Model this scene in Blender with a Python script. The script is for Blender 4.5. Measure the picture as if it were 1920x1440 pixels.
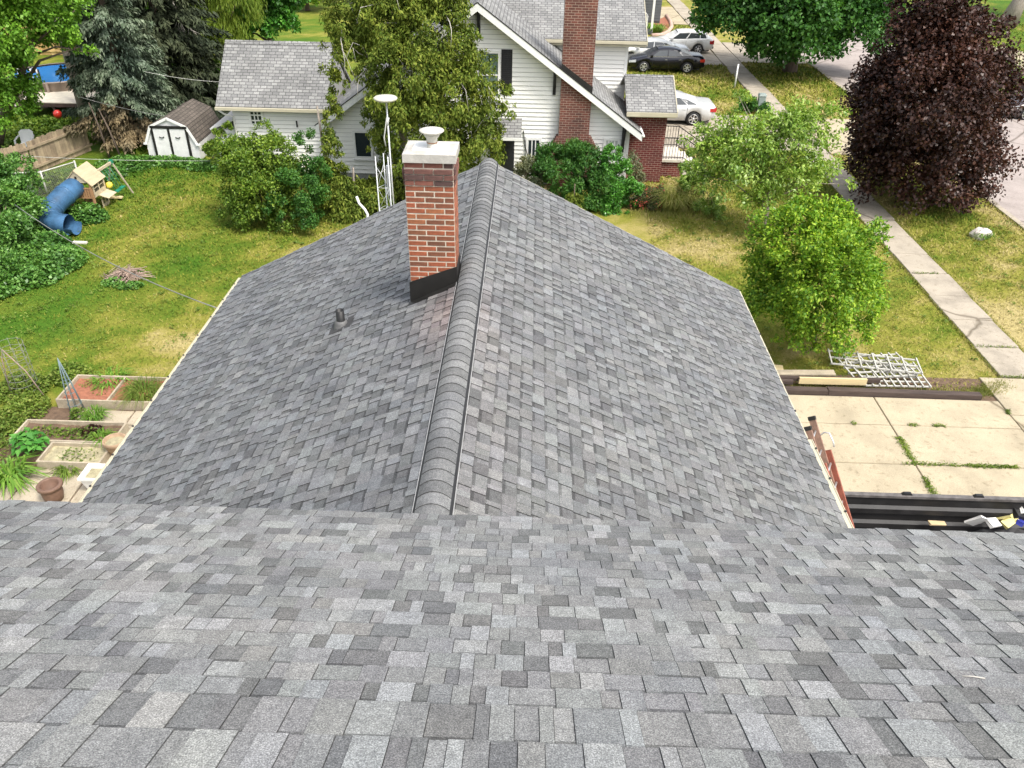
import bpy, math, random
import numpy as np
from mathutils import Vector, Matrix

for _o in list(bpy.data.objects):
    bpy.data.objects.remove(_o)
SC = bpy.context.scene
COL = SC.collection
rad = math.radians

# ------------------------------------------------------------------ camera
CAM_Z = 10.8
RT = np.array([0.9994405, 0.02863045, 0.01729115])
UP = np.array([-0.03029407, 0.55576763, 0.83078554])
FW = np.array([-0.0141759, 0.83084453, -0.55632401])
FPX = 1480.0
cd = bpy.data.cameras.new('camera')
cam = bpy.data.objects.new('camera', cd)
COL.objects.link(cam)
mw = Matrix.Identity(4)
for i in range(3):
    mw[i][0], mw[i][1], mw[i][2] = RT[i], UP[i], -FW[i]
mw[2][3] = CAM_Z
cam.matrix_world = mw
cd.sensor_width = 36.0
cd.lens = FPX / 1920 * 36
cd.clip_start = 0.05
cd.clip_end = 2000
SC.camera = cam

# ------------------------------------------------------------------ world and sun (bright, thin overcast)
SUN_EL, SUN_AZ = 58.0, 132.0            # azimuth clockwise from +Y
W = bpy.data.worlds.new('World')
SC.world = W
W.use_nodes = True
nt = W.node_tree
sky = nt.nodes.new('ShaderNodeTexSky')
sky.sky_type = 'NISHITA'
sky.sun_disc = False
sky.sun_elevation = rad(SUN_EL)
sky.sun_rotation = rad(SUN_AZ)
sky.air_density = 1.0
sky.dust_density = 4.0
sky.ozone_density = 1.0
bg = nt.nodes['Background']
bg.inputs['Strength'].default_value = 0.15
hs = nt.nodes.new('ShaderNodeHueSaturation')      # thin cloud: the sky is paler than a clear one
hs.inputs['Saturation'].default_value = 0.4
nt.links.new(sky.outputs['Color'], hs.inputs['Color'])
nt.links.new(hs.outputs['Color'], bg.inputs['Color'])
sd = bpy.data.lights.new('sun', 'SUN')
sd.energy = 1.5
sd.angle = rad(11)
sd.color = (1.0, 0.95, 0.86)
sun = bpy.data.objects.new('sun', sd)
COL.objects.link(sun)
_d = Vector((math.sin(rad(SUN_AZ)) * math.cos(rad(SUN_EL)), math.cos(rad(SUN_AZ)) * math.cos(rad(SUN_EL)), math.sin(rad(SUN_EL))))
sun.rotation_euler = _d.to_track_quat('Z', 'Y').to_euler()
sun.location = (0, 0, 60)
SC.view_settings.view_transform = 'Standard'
SC.view_settings.look = 'None'
SC.view_settings.exposure = 1.1
SC.view_settings.gamma = 1.0
SC.view_settings.use_curve_mapping = False
SC.cycles.max_bounces = 6
SC.cycles.diffuse_bounces = 3
SC.cycles.transparent_max_bounces = 6

# ------------------------------------------------------------------ photo pixel (1920 x 1440) -> point of the place
def ray(px, py):
    return FW + RT * (px - 960) / FPX - UP * (py - 720) / FPX
def _at(px, py, axis, val):
    d = ray(px, py)
    o = np.array([0, 0, CAM_Z])
    t = (val - o[axis]) / d[axis]
    return o + d * t
def gz(px, py, z=0.0): return _at(px, py, 2, z)
def gy(px, py, Y): return _at(px, py, 1, Y)
def gx(px, py, X): return _at(px, py, 0, X)

# ------------------------------------------------------------------ objects
def tag(o, label=None, cat=None, group=None, kind=None):
    if label: o['label'] = label
    if cat: o['category'] = cat
    if group: o['group'] = group
    if kind: o['kind'] = kind
    return o

def empty(name, loc, label, cat, group=None):
    o = bpy.data.objects.new(name, None)
    COL.objects.link(o)
    o.location = loc
    o.empty_display_size = 0.2
    return tag(o, label, cat, group)

def root_of(p):
    while p.parent is not None:
        p = p.parent
    return p

def link(name, me, mat, parent=None):
    if mat is not None and len(me.materials) == 0:
        me.materials.append(mat)
    o = bpy.data.objects.new(name, me)
    COL.objects.link(o)
    if parent is not None:
        o.parent = parent
        if parent.type == 'EMPTY':
            o.matrix_parent_inverse = Matrix.Translation(-Vector(parent.location))
    return o

def copy_tree(o, parent=None):
    c = o.copy()
    COL.objects.link(c)
    if parent is not None:
        c.parent = parent
    for ch in list(o.children):
        copy_tree(ch, c)
    return c

class MB:
    """Collects polygons; build() links them as one mesh with metric UVs."""
    def __init__(s):
        s.v, s.f, s.col = [], [], []
        s.smooth = []
    def poly(s, pts, col=None, sm=False):
        b = len(s.v)
        s.v.extend([tuple(map(float, p)) for p in pts])
        s.f.append(tuple(range(b, b + len(pts))))
        s.col.append(col)
        s.smooth.append(sm)
        return s
    def mesh_part(s, verts, faces, col=None, sm=False):
        b = len(s.v)
        s.v.extend([tuple(map(float, p)) for p in verts])
        for f in faces:
            s.f.append(tuple(b + i for i in f))
            s.col.append(col)
            s.smooth.append(sm)
        return s
    def hexa(s, p, col=None):
        """p: 8 points, bottom 4 (ccw from above) then top 4"""
        return s.mesh_part(p, [(3, 2, 1, 0), (4, 5, 6, 7), (0, 1, 5, 4), (1, 2, 6, 5), (2, 3, 7, 6), (3, 0, 4, 7)], col)
    def box(s, x0, x1, y0, y1, z0, z1, col=None):
        return s.hexa([(x0, y0, z0), (x1, y0, z0), (x1, y1, z0), (x0, y1, z0), (x0, y0, z1), (x1, y0, z1), (x1, y1, z1), (x0, y1, z1)], col)
    def bar(s, a, b, w, h=None, up=(0, 0, 1), col=None):
        """square bar from a to b, w across, h along up"""
        a, b = Vector(a), Vector(b)
        h = w if h is None else h
        d = (b - a).normalized()
        u = Vector(up)
        if abs(d.dot(u)) > 0.97:
            u = Vector((1, 0, 0))
        r = d.cross(u).normalized()
        n = r.cross(d).normalized()
        r, n = r * w / 2, n * h / 2
        p = [a - r - n, a + r - n, a + r + n, a - r + n, b - r - n, b + r - n, b + r + n, b - r + n]
        return s.mesh_part(p, [(0, 1, 2, 3), (7, 6, 5, 4), (0, 4, 5, 1), (1, 5, 6, 2), (2, 6, 7, 3), (3, 7, 4, 0)], col)
    def tube(s, pts, radii, n=8, caps=True, col=None):
        pts = [Vector(p) for p in pts]
        if not hasattr(radii, '__len__'):
            radii = [radii] * len(pts)
        vs, fs = [], []
        prev = None
        for i, p in enumerate(pts):
            d = (pts[min(i + 1, len(pts) - 1)] - pts[max(i - 1, 0)]).normalized()
            if prev is None:
                u = Vector((0, 0, 1)) if abs(d.z) < 0.9 else Vector((1, 0, 0))
                r = d.cross(u).normalized()
            else:
                r = (prev - d * prev.dot(d)).normalized()
            prev = r
            t = d.cross(r)
            for k in range(n):
                a = 2 * math.pi * k / n
                vs.append(p + (r * math.cos(a) + t * math.sin(a)) * radii[i])
        for i in range(len(pts) - 1):
            for k in range(n):
                k2 = (k + 1) % n
                fs.append((i * n + k, i * n + k2, (i + 1) * n + k2, (i + 1) * n + k))
        if caps:
            fs.append(tuple(range(n - 1, -1, -1)))
            fs.append(tuple(range((len(pts) - 1) * n, len(pts) * n)))
        return s.mesh_part(vs, fs, col, True)
    def lathe(s, prof, c=(0, 0, 0), n=20, col=None, sm=True):
        vs, fs = [], []
        for r, z in prof:
            for k in range(n):
                a = 2 * math.pi * k / n
                vs.append((c[0] + r * math.cos(a), c[1] + r * math.sin(a), c[2] + z))
        for i in range(len(prof) - 1):
            for k in range(n):
                k2 = (k + 1) % n
                fs.append((i * n + k, i * n + k2, (i + 1) * n + k2, (i + 1) * n + k))
        return s.mesh_part(vs, fs, col, sm)
    def mesh(s, name):
        me = bpy.data.meshes.new(name)
        me.from_pydata(s.v, [], s.f)
        uv = me.uv_layers.new(name='UVMap')
        co = np.array(s.v)
        buf = np.zeros((len(me.loops), 2), np.float32)
        li = 0
        for f in s.f:
            p = co[list(f)]
            nn = np.cross(p[1] - p[0], p[2] - p[0]) if len(p) < 4 else np.cross(p[2] - p[0], p[3] - p[1])
            l = np.linalg.norm(nn)
            nn = nn / l if l > 1e-12 else np.array([0, 0, 1.0])
            u = np.array([-nn[1], nn[0], 0])
            lu = np.linalg.norm(u)
            u = u / lu if lu > 0.05 else np.array([1.0, 0, 0])
            v = np.cross(nn, u)
            buf[li:li + len(f), 0] = p @ u
            buf[li:li + len(f), 1] = p @ v
            li += len(f)
        uv.data.foreach_set('uv', buf.ravel())
        if any(c is not None for c in s.col):
            at = me.attributes.new('shade', 'FLOAT_COLOR', 'FACE')
            a = np.ones((len(s.f), 4), np.float32)
            for i, c in enumerate(s.col):
                if c is not None:
                    a[i, :3] = c
            at.data.foreach_set('color', a.ravel())
        if any(s.smooth):
            me.polygons.foreach_set('use_smooth', s.smooth)
        me.update()
        return me
    def build(s, name, mat, parent=None):
        return link(name, s.mesh(name), mat, parent)

# ------------------------------------------------------------------ materials
def newmat(name):
    m = bpy.data.materials.new(name)
    m.use_nodes = True
    t = m.node_tree
    return m, t, t.nodes['Principled BSDF']

def N(t, typ, **kw):
    n = t.nodes.new(typ)
    for k, v in kw.items():
        if k in n.inputs.keys():
            n.inputs[k].default_value = v
        else:
            setattr(n, k, v)
    return n

def mixc(t, fac, a, b, mode='MIX'):
    n = t.nodes.new('ShaderNodeMix')
    n.data_type = 'RGBA'
    n.blend_type = mode
    for sock, val in ((n.inputs[0], fac), (n.inputs[6], a), (n.inputs[7], b)):
        if isinstance(val, bpy.types.NodeSocket):
            t.links.new(val, sock)
        elif hasattr(val, '__len__'):
            sock.default_value = tuple(val) + ((1,) if len(val) == 3 else ())
        else:
            sock.default_value = val
    return n.outputs[2]

def ramp(t, fac, stops):
    n = t.nodes.new('ShaderNodeValToRGB')
    e = n.color_ramp.elements
    while len(e) < len(stops):
        e.new(0.5)
    for i, (p, c) in enumerate(stops):
        e[i].position = p
        e[i].color = tuple(c) + (1,) if hasattr(c, '__len__') else (c, c, c, 1)
    t.links.new(fac, n.inputs[0])
    return n.outputs[0]

def objco(t):
    return t.nodes.new('ShaderNodeTexCoord').outputs['Object']

def noise(t, vec, scale, detail=4, rough=0.55):
    n = N(t, 'ShaderNodeTexNoise', Scale=scale, Detail=detail, Roughness=rough)
    t.links.new(vec, n.inputs['Vector'])
    return n.outputs['Fac']

def bump(t, b, h, strength, dist):
    n = N(t, 'ShaderNodeBump', Strength=strength, Distance=dist)
    t.links.new(h, n.inputs['Height'])
    t.links.new(n.outputs['Normal'], b.inputs['Normal'])

def M(name, col, rough=0.7, var=0.18, scale=6.0, bmp=0.0, metal=0.0, fine=0.0, spec=0.4, stretch=None):
    m, t, b = newmat(name)
    co = objco(t)
    if stretch:
        mp = N(t, 'ShaderNodeMapping')
        mp.inputs['Scale'].default_value = stretch
        t.links.new(co, mp.inputs['Vector'])
        co = mp.outputs['Vector']
    c = np.array(col)
    n1 = noise(t, co, scale)
    out = ramp(t, n1, [(0.3, c * (1 - var)), (0.7, np.minimum(c * (1 + var), 0.95))])
    if fine > 0:
        n2 = noise(t, co, scale * 12, 2)
        out = mixc(t, fine, out, ramp(t, n2, [(0.35, c * 0.45), (0.65, np.minimum(c * 1.5, 0.95))]))
    t.links.new(out, b.inputs['Base Color'])
    b.inputs['Roughness'].default_value = rough
    b.inputs['Metallic'].default_value = metal
    b.inputs['Specular IOR Level'].default_value = spec
    if bmp:
        bump(t, b, noise(t, co, scale * 6, 5), bmp, 0.02)
    return m

def mat_shingle():
    m, t, b = newmat('asphalt_shingle')
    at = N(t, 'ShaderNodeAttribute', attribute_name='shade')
    co = objco(t)
    g = noise(t, co, 170, 2, 0.7)
    g2 = noise(t, co, 60, 3, 0.7)
    g3 = noise(t, co, 1.3, 4)
    g4 = noise(t, co, 16, 4, 0.7)
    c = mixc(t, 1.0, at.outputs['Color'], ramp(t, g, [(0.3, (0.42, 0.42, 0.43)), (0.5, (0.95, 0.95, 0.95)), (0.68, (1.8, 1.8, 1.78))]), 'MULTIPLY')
    c = mixc(t, 1.0, c, ramp(t, g2, [(0.3, (0.84, 0.84, 0.85)), (0.7, (1.14, 1.14, 1.12))]), 'MULTIPLY')
    c = mixc(t, 1.0, c, ramp(t, g4, [(0.3, (0.82, 0.82, 0.82)), (0.7, (1.16, 1.16, 1.16))]), 'MULTIPLY')
    c = mixc(t, 1.0, c, ramp(t, g3, [(0.3, (0.87, 0.88, 0.9)), (0.7, (1.1, 1.09, 1.06))]), 'MULTIPLY')
    t.links.new(c, b.inputs['Base Color'])
    b.inputs['Roughness'].default_value = 0.85
    b.inputs['Specular IOR Level'].default_value = 0.35
    bump(t, b, g, 0.35, 0.004)
    return m

def mat_far_shingle(name, c1, c2, course=0.145, tab=0.26):
    m, t, b = newmat(name)
    uv = t.nodes.new('ShaderNodeTexCoord').outputs['UV']
    br = N(t, 'ShaderNodeTexBrick', Scale=1.0)
    br.inputs['Color1'].default_value = tuple(c1) + (1,)
    br.inputs['Color2'].default_value = tuple(c2) + (1,)
    br.inputs['Mortar'].default_value = tuple(np.array(c2) * 0.45) + (1,)
    br.inputs['Brick Width'].default_value = tab
    br.inputs['Row Height'].default_value = course
    br.inputs['Mortar Size'].default_value = 0.012
    br.inputs['Mortar Smooth'].default_value = 0.2
    br.offset = 0.37
    t.links.new(uv, br.inputs['Vector'])
    n1 = noise(t, uv, 0.7, 5)
    n2 = noise(t, uv, 30, 3)
    c = mixc(t, 1.0, br.outputs['Color'], ramp(t, n1, [(0.3, (0.8, 0.8, 0.8)), (0.7, (1.2, 1.2, 1.2))]), 'MULTIPLY')
    c = mixc(t, 1.0, c, ramp(t, n2, [(0.3, (0.7, 0.7, 0.7)), (0.7, (1.3, 1.3, 1.3))]), 'MULTIPLY')
    t.links.new(c, b.inputs['Base Color'])
    b.inputs['Roughness'].default_value = 0.9
    inv = N(t, 'ShaderNodeMath', operation='MULTIPLY')
    inv.inputs[1].default_value = -1.0
    t.links.new(br.outputs['Fac'], inv.inputs[0])
    bump(t, b, inv.outputs[0], 0.8, 0.02)
    return m

def mat_brickwall(name, c1, c2, mortar):
    m, t, b = newmat(name)
    uv = t.nodes.new('ShaderNodeTexCoord').outputs['UV']
    br = N(t, 'ShaderNodeTexBrick', Scale=1.0)
    br.inputs['Color1'].default_value = tuple(c1) + (1,)
    br.inputs['Color2'].default_value = tuple(c2) + (1,)
    br.inputs['Mortar'].default_value = tuple(mortar) + (1,)
    br.inputs['Brick Width'].default_value = 0.235
    br.inputs['Row Height'].default_value = 0.085
    br.inputs['Mortar Size'].default_value = 0.008
    t.links.new(uv, br.inputs['Vector'])
    n1 = noise(t, uv, 1.4, 5)
    c = mixc(t, 1.0, br.outputs['Color'], ramp(t, n1, [(0.3, (0.7, 0.7, 0.7)), (0.7, (1.25, 1.2, 1.15))]), 'MULTIPLY')
    t.links.new(c, b.inputs['Base Color'])
    b.inputs['Roughness'].default_value = 0.85
    inv = N(t, 'ShaderNodeMath', operation='MULTIPLY')
    inv.inputs[1].default_value = -1.0
    t.links.new(br.outputs['Fac'], inv.inputs[0])
    bump(t, b, inv.outputs[0], 0.7, 0.015)
    return m

def mat_random(name, stops, rough=0.85, fine=0.3, scale=20):
    """colour per object, for pieces copied from one mesh"""
    m, t, b = newmat(name)
    oi = t.nodes.new('ShaderNodeObjectInfo')
    c = ramp(t, oi.outputs['Random'], stops)
    co = objco(t)
    n1 = noise(t, co, scale, 4)
    c = mixc(t, 1.0, c, ramp(t, n1, [(0.3, (1 - fine,) * 3), (0.7, (1 + fine,) * 3)]), 'MULTIPLY')
    t.links.new(c, b.inputs['Base Color'])
    b.inputs['Roughness'].default_value = rough
    bump(t, b, n1, 0.3, 0.01)
    return m

def mat_leaf(name, cols, rough=0.5, trans=0.25, patch=0.9, spec=0.3):
    m, t, b = newmat(name)
    ge = t.nodes.new('ShaderNodeNewGeometry')
    k = len(cols)
    c = ramp(t, ge.outputs['Random Per Island'], [(i / max(k - 1, 1), x) for i, x in enumerate(cols)])
    n1 = noise(t, objco(t), patch, 3)
    c = mixc(t, 1.0, c, ramp(t, n1, [(0.32, (0.72, 0.78, 0.8)), (0.68, (1.25, 1.18, 1.05))]), 'MULTIPLY')
    t.links.new(c, b.inputs['Base Color'])
    b.inputs['Roughness'].default_value = rough
    b.inputs['Specular IOR Level'].default_value = spec
    tr = t.nodes.new('ShaderNodeBsdfTranslucent')
    tc = mixc(t, 1.0, c, (1.25, 1.25, 0.6), 'MULTIPLY')
    t.links.new(tc, tr.inputs['Color'])
    mx = t.nodes.new('ShaderNodeMixShader')
    mx.inputs[0].default_value = trans
    t.links.new(b.outputs[0], mx.inputs[1])
    t.links.new(tr.outputs[0], mx.inputs[2])
    t.links.new(mx.outputs[0], t.nodes['Material Output'].inputs['Surface'])
    return m

GRASS_STOPS = [(0.0, (0.055, 0.13, 0.01)), (0.35, (0.125, 0.165, 0.018)), (0.6, (0.225, 0.22, 0.038)), (0.8, (0.31, 0.265, 0.085)), (1.0, (0.40, 0.33, 0.15))]
def mat_grass(name, blades=False):
    m, t, b = newmat(name)
    at = N(t, 'ShaderNodeAttribute', attribute_name='dry')
    co = objco(t)
    f = at.outputs['Fac']
    if blades:
        ge = t.nodes.new('ShaderNodeNewGeometry')
        ma = N(t, 'ShaderNodeMath', operation='MULTIPLY_ADD')
        t.links.new(ge.outputs['Random Per Island'], ma.inputs[0])
        ma.inputs[1].default_value = 0.6
        ad = N(t, 'ShaderNodeMath', operation='SUBTRACT')
        t.links.new(f, ad.inputs[0])
        ad.inputs[1].default_value = 0.28
        t.links.new(ad.outputs[0], ma.inputs[2])
        f = ma.outputs[0]
    else:
        n0 = noise(t, co, 7, 6, 0.7)
        ma = N(t, 'ShaderNodeMath', operation='MULTIPLY_ADD')
        t.links.new(n0, ma.inputs[0])
        ma.inputs[1].default_value = 0.6
        ad = N(t, 'ShaderNodeMath', operation='SUBTRACT')
        t.links.new(f, ad.inputs[0])
        ad.inputs[1].default_value = 0.3
        t.links.new(ad.outputs[0], ma.inputs[2])
        f = ma.outputs[0]
    c = ramp(t, f, GRASS_STOPS)
    n1 = noise(t, co, 30 if not blades else 3, 5, 0.75)
    c = mixc(t, 1.0, c, ramp(t, n1, [(0.3, (0.7, 0.72, 0.68)), (0.7, (1.22, 1.2, 1.2))]), 'MULTIPLY')
    t.links.new(c, b.inputs['Base Color'])
    b.inputs['Roughness'].default_value = 0.9
    b.inputs['Specular IOR Level'].default_value = 0.15
    if not blades:
        bump(t, b, n1, 0.6, 0.04)
    return m

def mat_concrete(name, col, crack=0.0, stain=0.3):
    m, t, b = newmat(name)
    co = objco(t)
    c0 = np.array(col)
    c = ramp(t, noise(t, co, 1.1, 6, 0.6), [(0.3, c0 * (1 - stain)), (0.5, c0), (0.75, np.minimum(c0 * 1.16, 0.9))])
    c = mixc(t, 1.0, c, ramp(t, noise(t, co, 70, 3), [(0.3, (0.78, 0.78, 0.78)), (0.7, (1.18, 1.18, 1.18))]), 'MULTIPLY')
    c = mixc(t, 1.0, c, ramp(t, noise(t, co, 9, 4), [(0.28, (0.72, 0.7, 0.66)), (0.42, (1, 1, 1))]), 'MULTIPLY')
    if crack:
        v = N(t, 'ShaderNodeTexVoronoi', Scale=crack, feature='DISTANCE_TO_EDGE')
        mp = mixc(t, 0.35, co, N(t, 'ShaderNodeTexNoise', Scale=1.2).outputs['Color'])
        t.links.new(mp, v.inputs['Vector'])
        c = mixc(t, 1.0, c, ramp(t, v.outputs['Distance'], [(0.0, (0.42, 0.40, 0.37)), (crack * 0.04, (1, 1, 1))]), 'MULTIPLY')
    t.links.new(c, b.inputs['Base Color'])
    b.inputs['Roughness'].default_value = 0.9
    b.inputs['Specular IOR Level'].default_value = 0.2
    bump(t, b, noise(t, co, 60, 4), 0.25, 0.01)
    return m

def mat_glossy(name, col, rough=0.25, coat=0.6, metal=0.0):
    m, t, b = newmat(name)
    b.inputs['Base Color'].default_value = tuple(col) + (1,)
    b.inputs['Roughness'].default_value = rough
    b.inputs['Metallic'].default_value = metal
    b.inputs['Coat Weight'].default_value = coat
    b.inputs['Coat Roughness'].default_value = 0.06
    n1 = noise(t, objco(t), 5, 3)
    c = np.array(col)
    t.links.new(ramp(t, n1, [(0.3, c * 0.93), (0.7, np.minimum(c * 1.05, 0.95))]), b.inputs['Base Color'])
    return m

MT = {}
MT['shingle'] = mat_shingle()
MT['deck'] = M('roof_felt', (0.05, 0.05, 0.052), 0.9)
MT['cream'] = M('cream_aluminium', (0.5, 0.46, 0.34), 0.45, 0.06, 3)
MT['white'] = M('white_paint', (0.80, 0.80, 0.77), 0.5, 0.06, 2, fine=0.06)
MT['whitedirty'] = M('weathered_white_paint', (0.74, 0.74, 0.72), 0.7, 0.12, 4, fine=0.12)
MT['siding'] = M('white_siding', (0.84, 0.835, 0.79), 0.5, 0.04, 0.8, fine=0.03)
MT['lapshade'] = M('shaded_lap_gap', (0.3, 0.3, 0.29), 0.8, 0.1, 2)  # grey backing seen between boards paints in the lap shadow lines and dirt
MT['cappainted'] = M('cap_concrete', (0.43, 0.41, 0.37), 0.75, 0.2, 5, 0.2, fine=0.12)
MT['flue'] = M('flue_white_metal', (0.5, 0.48, 0.42), 0.45, 0.14, 12, fine=0.08)
MT['rust'] = M('rust', (0.3, 0.14, 0.07), 0.9, 0.4, 20)
MT['black'] = M('black_metal', (0.018, 0.017, 0.016), 0.45, 0.3, 5)
MT['blackpl'] = M('black_plastic', (0.02, 0.02, 0.021), 0.5, 0.2, 8)
MT['shutter'] = M('black_shutter', (0.022, 0.022, 0.026), 0.5, 0.2, 8)
MT['lead'] = M('dark_lead_boot', (0.12, 0.12, 0.12), 0.6, 0.2, 20)
MT['greyboot'] = M('grey_lead', (0.3, 0.3, 0.3), 0.6, 0.2, 20)
MT['mortar'] = M('mortar', (0.54, 0.48, 0.39), 0.95, 0.15, 14, 0.2)
MT['brick'] = mat_random('red_brick', [(0.0, (0.14, 0.06, 0.035)), (0.25, (0.25, 0.075, 0.035)), (0.6, (0.30, 0.085, 0.04)), (0.85, (0.16, 0.065, 0.035)), (1.0, (0.34, 0.12, 0.05))])
MT['sootbrick'] = mat_random('sooty_brick', [(0.0, (0.08, 0.045, 0.04)), (0.6, (0.15, 0.065, 0.05)), (1.0, (0.22, 0.08, 0.055))])
MT['galv'] = M('galvanised_steel', (0.48, 0.5, 0.5), 0.4, 0.12, 8, metal=0.4)
MT['dish'] = M('white_dish', (0.5, 0.49, 0.4), 0.5, 0.08, 10)
MT['brickwall'] = mat_brickwall('old_brick_wall', (0.16, 0.055, 0.04), (0.095, 0.036, 0.028), (0.33, 0.25, 0.2))
MT['brickwall2'] = mat_brickwall('dark_red_brick_wall', (0.15, 0.028, 0.024), (0.11, 0.022, 0.02), (0.33, 0.24, 0.2))
MT['farshingle'] = mat_far_shingle('grey_far_shingle', (0.27, 0.27, 0.26), (0.17, 0.17, 0.168))
MT['shedroof'] = mat_far_shingle('brown_shed_shingle', (0.15, 0.125, 0.105), (0.1, 0.085, 0.07))
MT['glass'] = mat_glossy('window_glass', (0.03, 0.04, 0.045), 0.06, 0.3)
MT['glassgreen'] = mat_glossy('curtained_glass', (0.12, 0.17, 0.15), 0.1, 0.3)
MT['blind'] = M('blind_behind_glass', (0.5, 0.52, 0.5), 0.4, 0.1, 3)
MT['sidewalk'] = mat_concrete('sidewalk_concrete', (0.37, 0.325, 0.26), 0.3)
MT['drive'] = mat_concrete('driveway_concrete', (0.415, 0.355, 0.25), 0.22, 0.2)
MT['road'] = mat_concrete('road_concrete', (0.34, 0.295, 0.27), 0.22, 0.2)
MT['patio'] = mat_concrete('patio_stone', (0.42, 0.36, 0.27), 0.0, 0.25)
MT['lawn'] = mat_grass('lawn_ground')
MT['blades'] = mat_grass('grass_blades', True)
MT['soil'] = M('soil', (0.13, 0.085, 0.055), 0.95, 0.4, 8, 0.6, fine=0.3)
MT['redsoil'] = M('red_mulch', (0.3, 0.12, 0.07), 0.95, 0.3, 12, 0.6, fine=0.3)
MT['strawsoil'] = M('straw_soil', (0.36, 0.32, 0.2), 0.95, 0.4, 9, 0.6, fine=0.35)
MT['timber'] = M('dark_timber', (0.07, 0.05, 0.042), 0.85, 0.4, 5, 0.4, fine=0.25, stretch=(0.4, 3, 3))
MT['oldwood'] = M('weathered_wood', (0.4, 0.34, 0.25), 0.85, 0.25, 4, 0.3, fine=0.2)
MT['newwood'] = M('pale_lumber', (0.62, 0.5, 0.28), 0.7, 0.12, 3, fine=0.1, stretch=(0.5, 4, 4))
MT['playwood'] = M('cedar_playset', (0.36, 0.2, 0.1), 0.75, 0.25, 4, fine=0.15)
MT['playroof'] = M('tan_roof_panel', (0.46, 0.37, 0.24), 0.7, 0.15, 3, fine=0.15, stretch=(5, 0.6, 1))
MT['tan'] = M('tan_plastic', (0.5, 0.42, 0.29), 0.65, 0.2, 5, fine=0.15)
MT['slide'] = M('blue_slide', (0.04, 0.105, 0.2), 0.45, 0.6, 2.2, fine=0.3, spec=0.4)
MT['yellow'] = M('yellow_plastic', (0.8, 0.66, 0.08), 0.5, 0.08, 4)
MT['greenpl'] = M('green_plastic', (0.02, 0.2, 0.12), 0.45, 0.1, 4)
MT['fence'] = mat_random('cedar_fence', [(0.0, (0.24, 0.18, 0.12)), (0.5, (0.32, 0.25, 0.165)), (1.0, (0.4, 0.31, 0.2))], 0.9, 0.25, 3)
MT['tanfence'] = mat_random('tan_fence', [(0.0, (0.42, 0.27, 0.1)), (1.0, (0.6, 0.42, 0.18))], 0.9, 0.2, 3)
MT['white_lattice'] = M('greyed_white_lattice', (0.47, 0.46, 0.42), 0.7, 0.15, 6)
MT['fiberglass'] = M('red_fibreglass', (0.27, 0.085, 0.055), 0.65, 0.4, 7, fine=0.3)
MT['greyfiber'] = M('scuffed_fly_rail', (0.26, 0.16, 0.12), 0.6, 0.4, 9, fine=0.3)
MT['alu'] = M('aluminium', (0.66, 0.66, 0.66), 0.35, 0.1, 8, metal=0.7)
MT['dumpster'] = M('black_dumpster_steel', (0.02, 0.019, 0.019), 0.5, 0.5, 3, fine=0.25)
MT['dumprim'] = M('worn_rim_steel', (0.12, 0.11, 0.105), 0.55, 0.4, 8)
MT['terracotta'] = M('brown_terracotta', (0.17, 0.1, 0.07), 0.6, 0.2, 8)
MT['terrlight'] = M('sandy_terracotta', (0.36, 0.25, 0.16), 0.75, 0.2, 8)
MT['planterw'] = M('white_planter', (0.8, 0.8, 0.79), 0.5, 0.05, 4)
MT['rock'] = M('pale_boulder', (0.52, 0.47, 0.43), 0.9, 0.25, 3, 0.6, fine=0.2)
MT['twig'] = M('dry_twigs', (0.34, 0.25, 0.2), 0.9, 0.3, 20)
MT['bark'] = M('bark', (0.14, 0.105, 0.08), 0.95, 0.35, 6, 0.8, stretch=(2, 2, 0.4))
MT['greybark'] = M('grey_bark', (0.3, 0.26, 0.22), 0.95, 0.3, 6, 0.8, stretch=(3, 3, 0.5))
MT['deadwood'] = M('bare_grey_branch', (0.5, 0.47, 0.42), 0.9, 0.15, 10)
MT['wire'] = M('grey_wire', (0.2, 0.2, 0.19), 0.6, 0.1, 5)
MT['wirelight'] = M('pale_wire', (0.5, 0.5, 0.46), 0.6, 0.1, 5)
MT['trellis'] = M('blue_grey_trellis', (0.16, 0.22, 0.24), 0.6, 0.1, 10)
MT['iron'] = M('black_iron', (0.03, 0.028, 0.028), 0.5, 0.2, 10)
MT['utility'] = M('grey_green_box', (0.24, 0.29, 0.27), 0.5, 0.08, 5)
MT['darkgrey'] = M('dark_grey_siding', (0.1, 0.11, 0.115), 0.6, 0.08, 3)
MT['pinkedge'] = M('pink_edging', (0.5, 0.34, 0.27), 0.8, 0.15, 10)
MT['poolwater'] = mat_glossy('pool_cover_blue', (0.03, 0.2, 0.55), 0.2, 0.4)
MT['poolwall'] = M('pool_wall', (0.3, 0.24, 0.2), 0.6, 0.25, 4)
MT['redball'] = mat_glossy('red_ball', (0.55, 0.03, 0.02), 0.3, 0.4)
MT['deckboard'] = M('pale_deck', (0.6, 0.55, 0.45), 0.8, 0.12, 4)
MT['deckdark'] = M('dark_brown_rail', (0.06, 0.04, 0.032), 0.7, 0.2, 6)
MT['stonewhite'] = M('pale_limestone', (0.6, 0.56, 0.48), 0.9, 0.15, 6)
MT['tyre'] = M('tyre_rubber', (0.02, 0.02, 0.02), 0.8, 0.2, 20)
MT['rim'] = M('alloy_rim', (0.62, 0.62, 0.62), 0.3, 0.08, 10, metal=0.8)
MT['carblack'] = mat_glossy('black_car_paint', (0.004, 0.004, 0.01), 0.2, 0.35)
MT['carwhite'] = mat_glossy('white_car_paint', (0.78, 0.78, 0.76), 0.25, 0.8)
MT['carpearl'] = mat_glossy('pearl_car_paint', (0.76, 0.76, 0.72), 0.25, 0.6)
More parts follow.
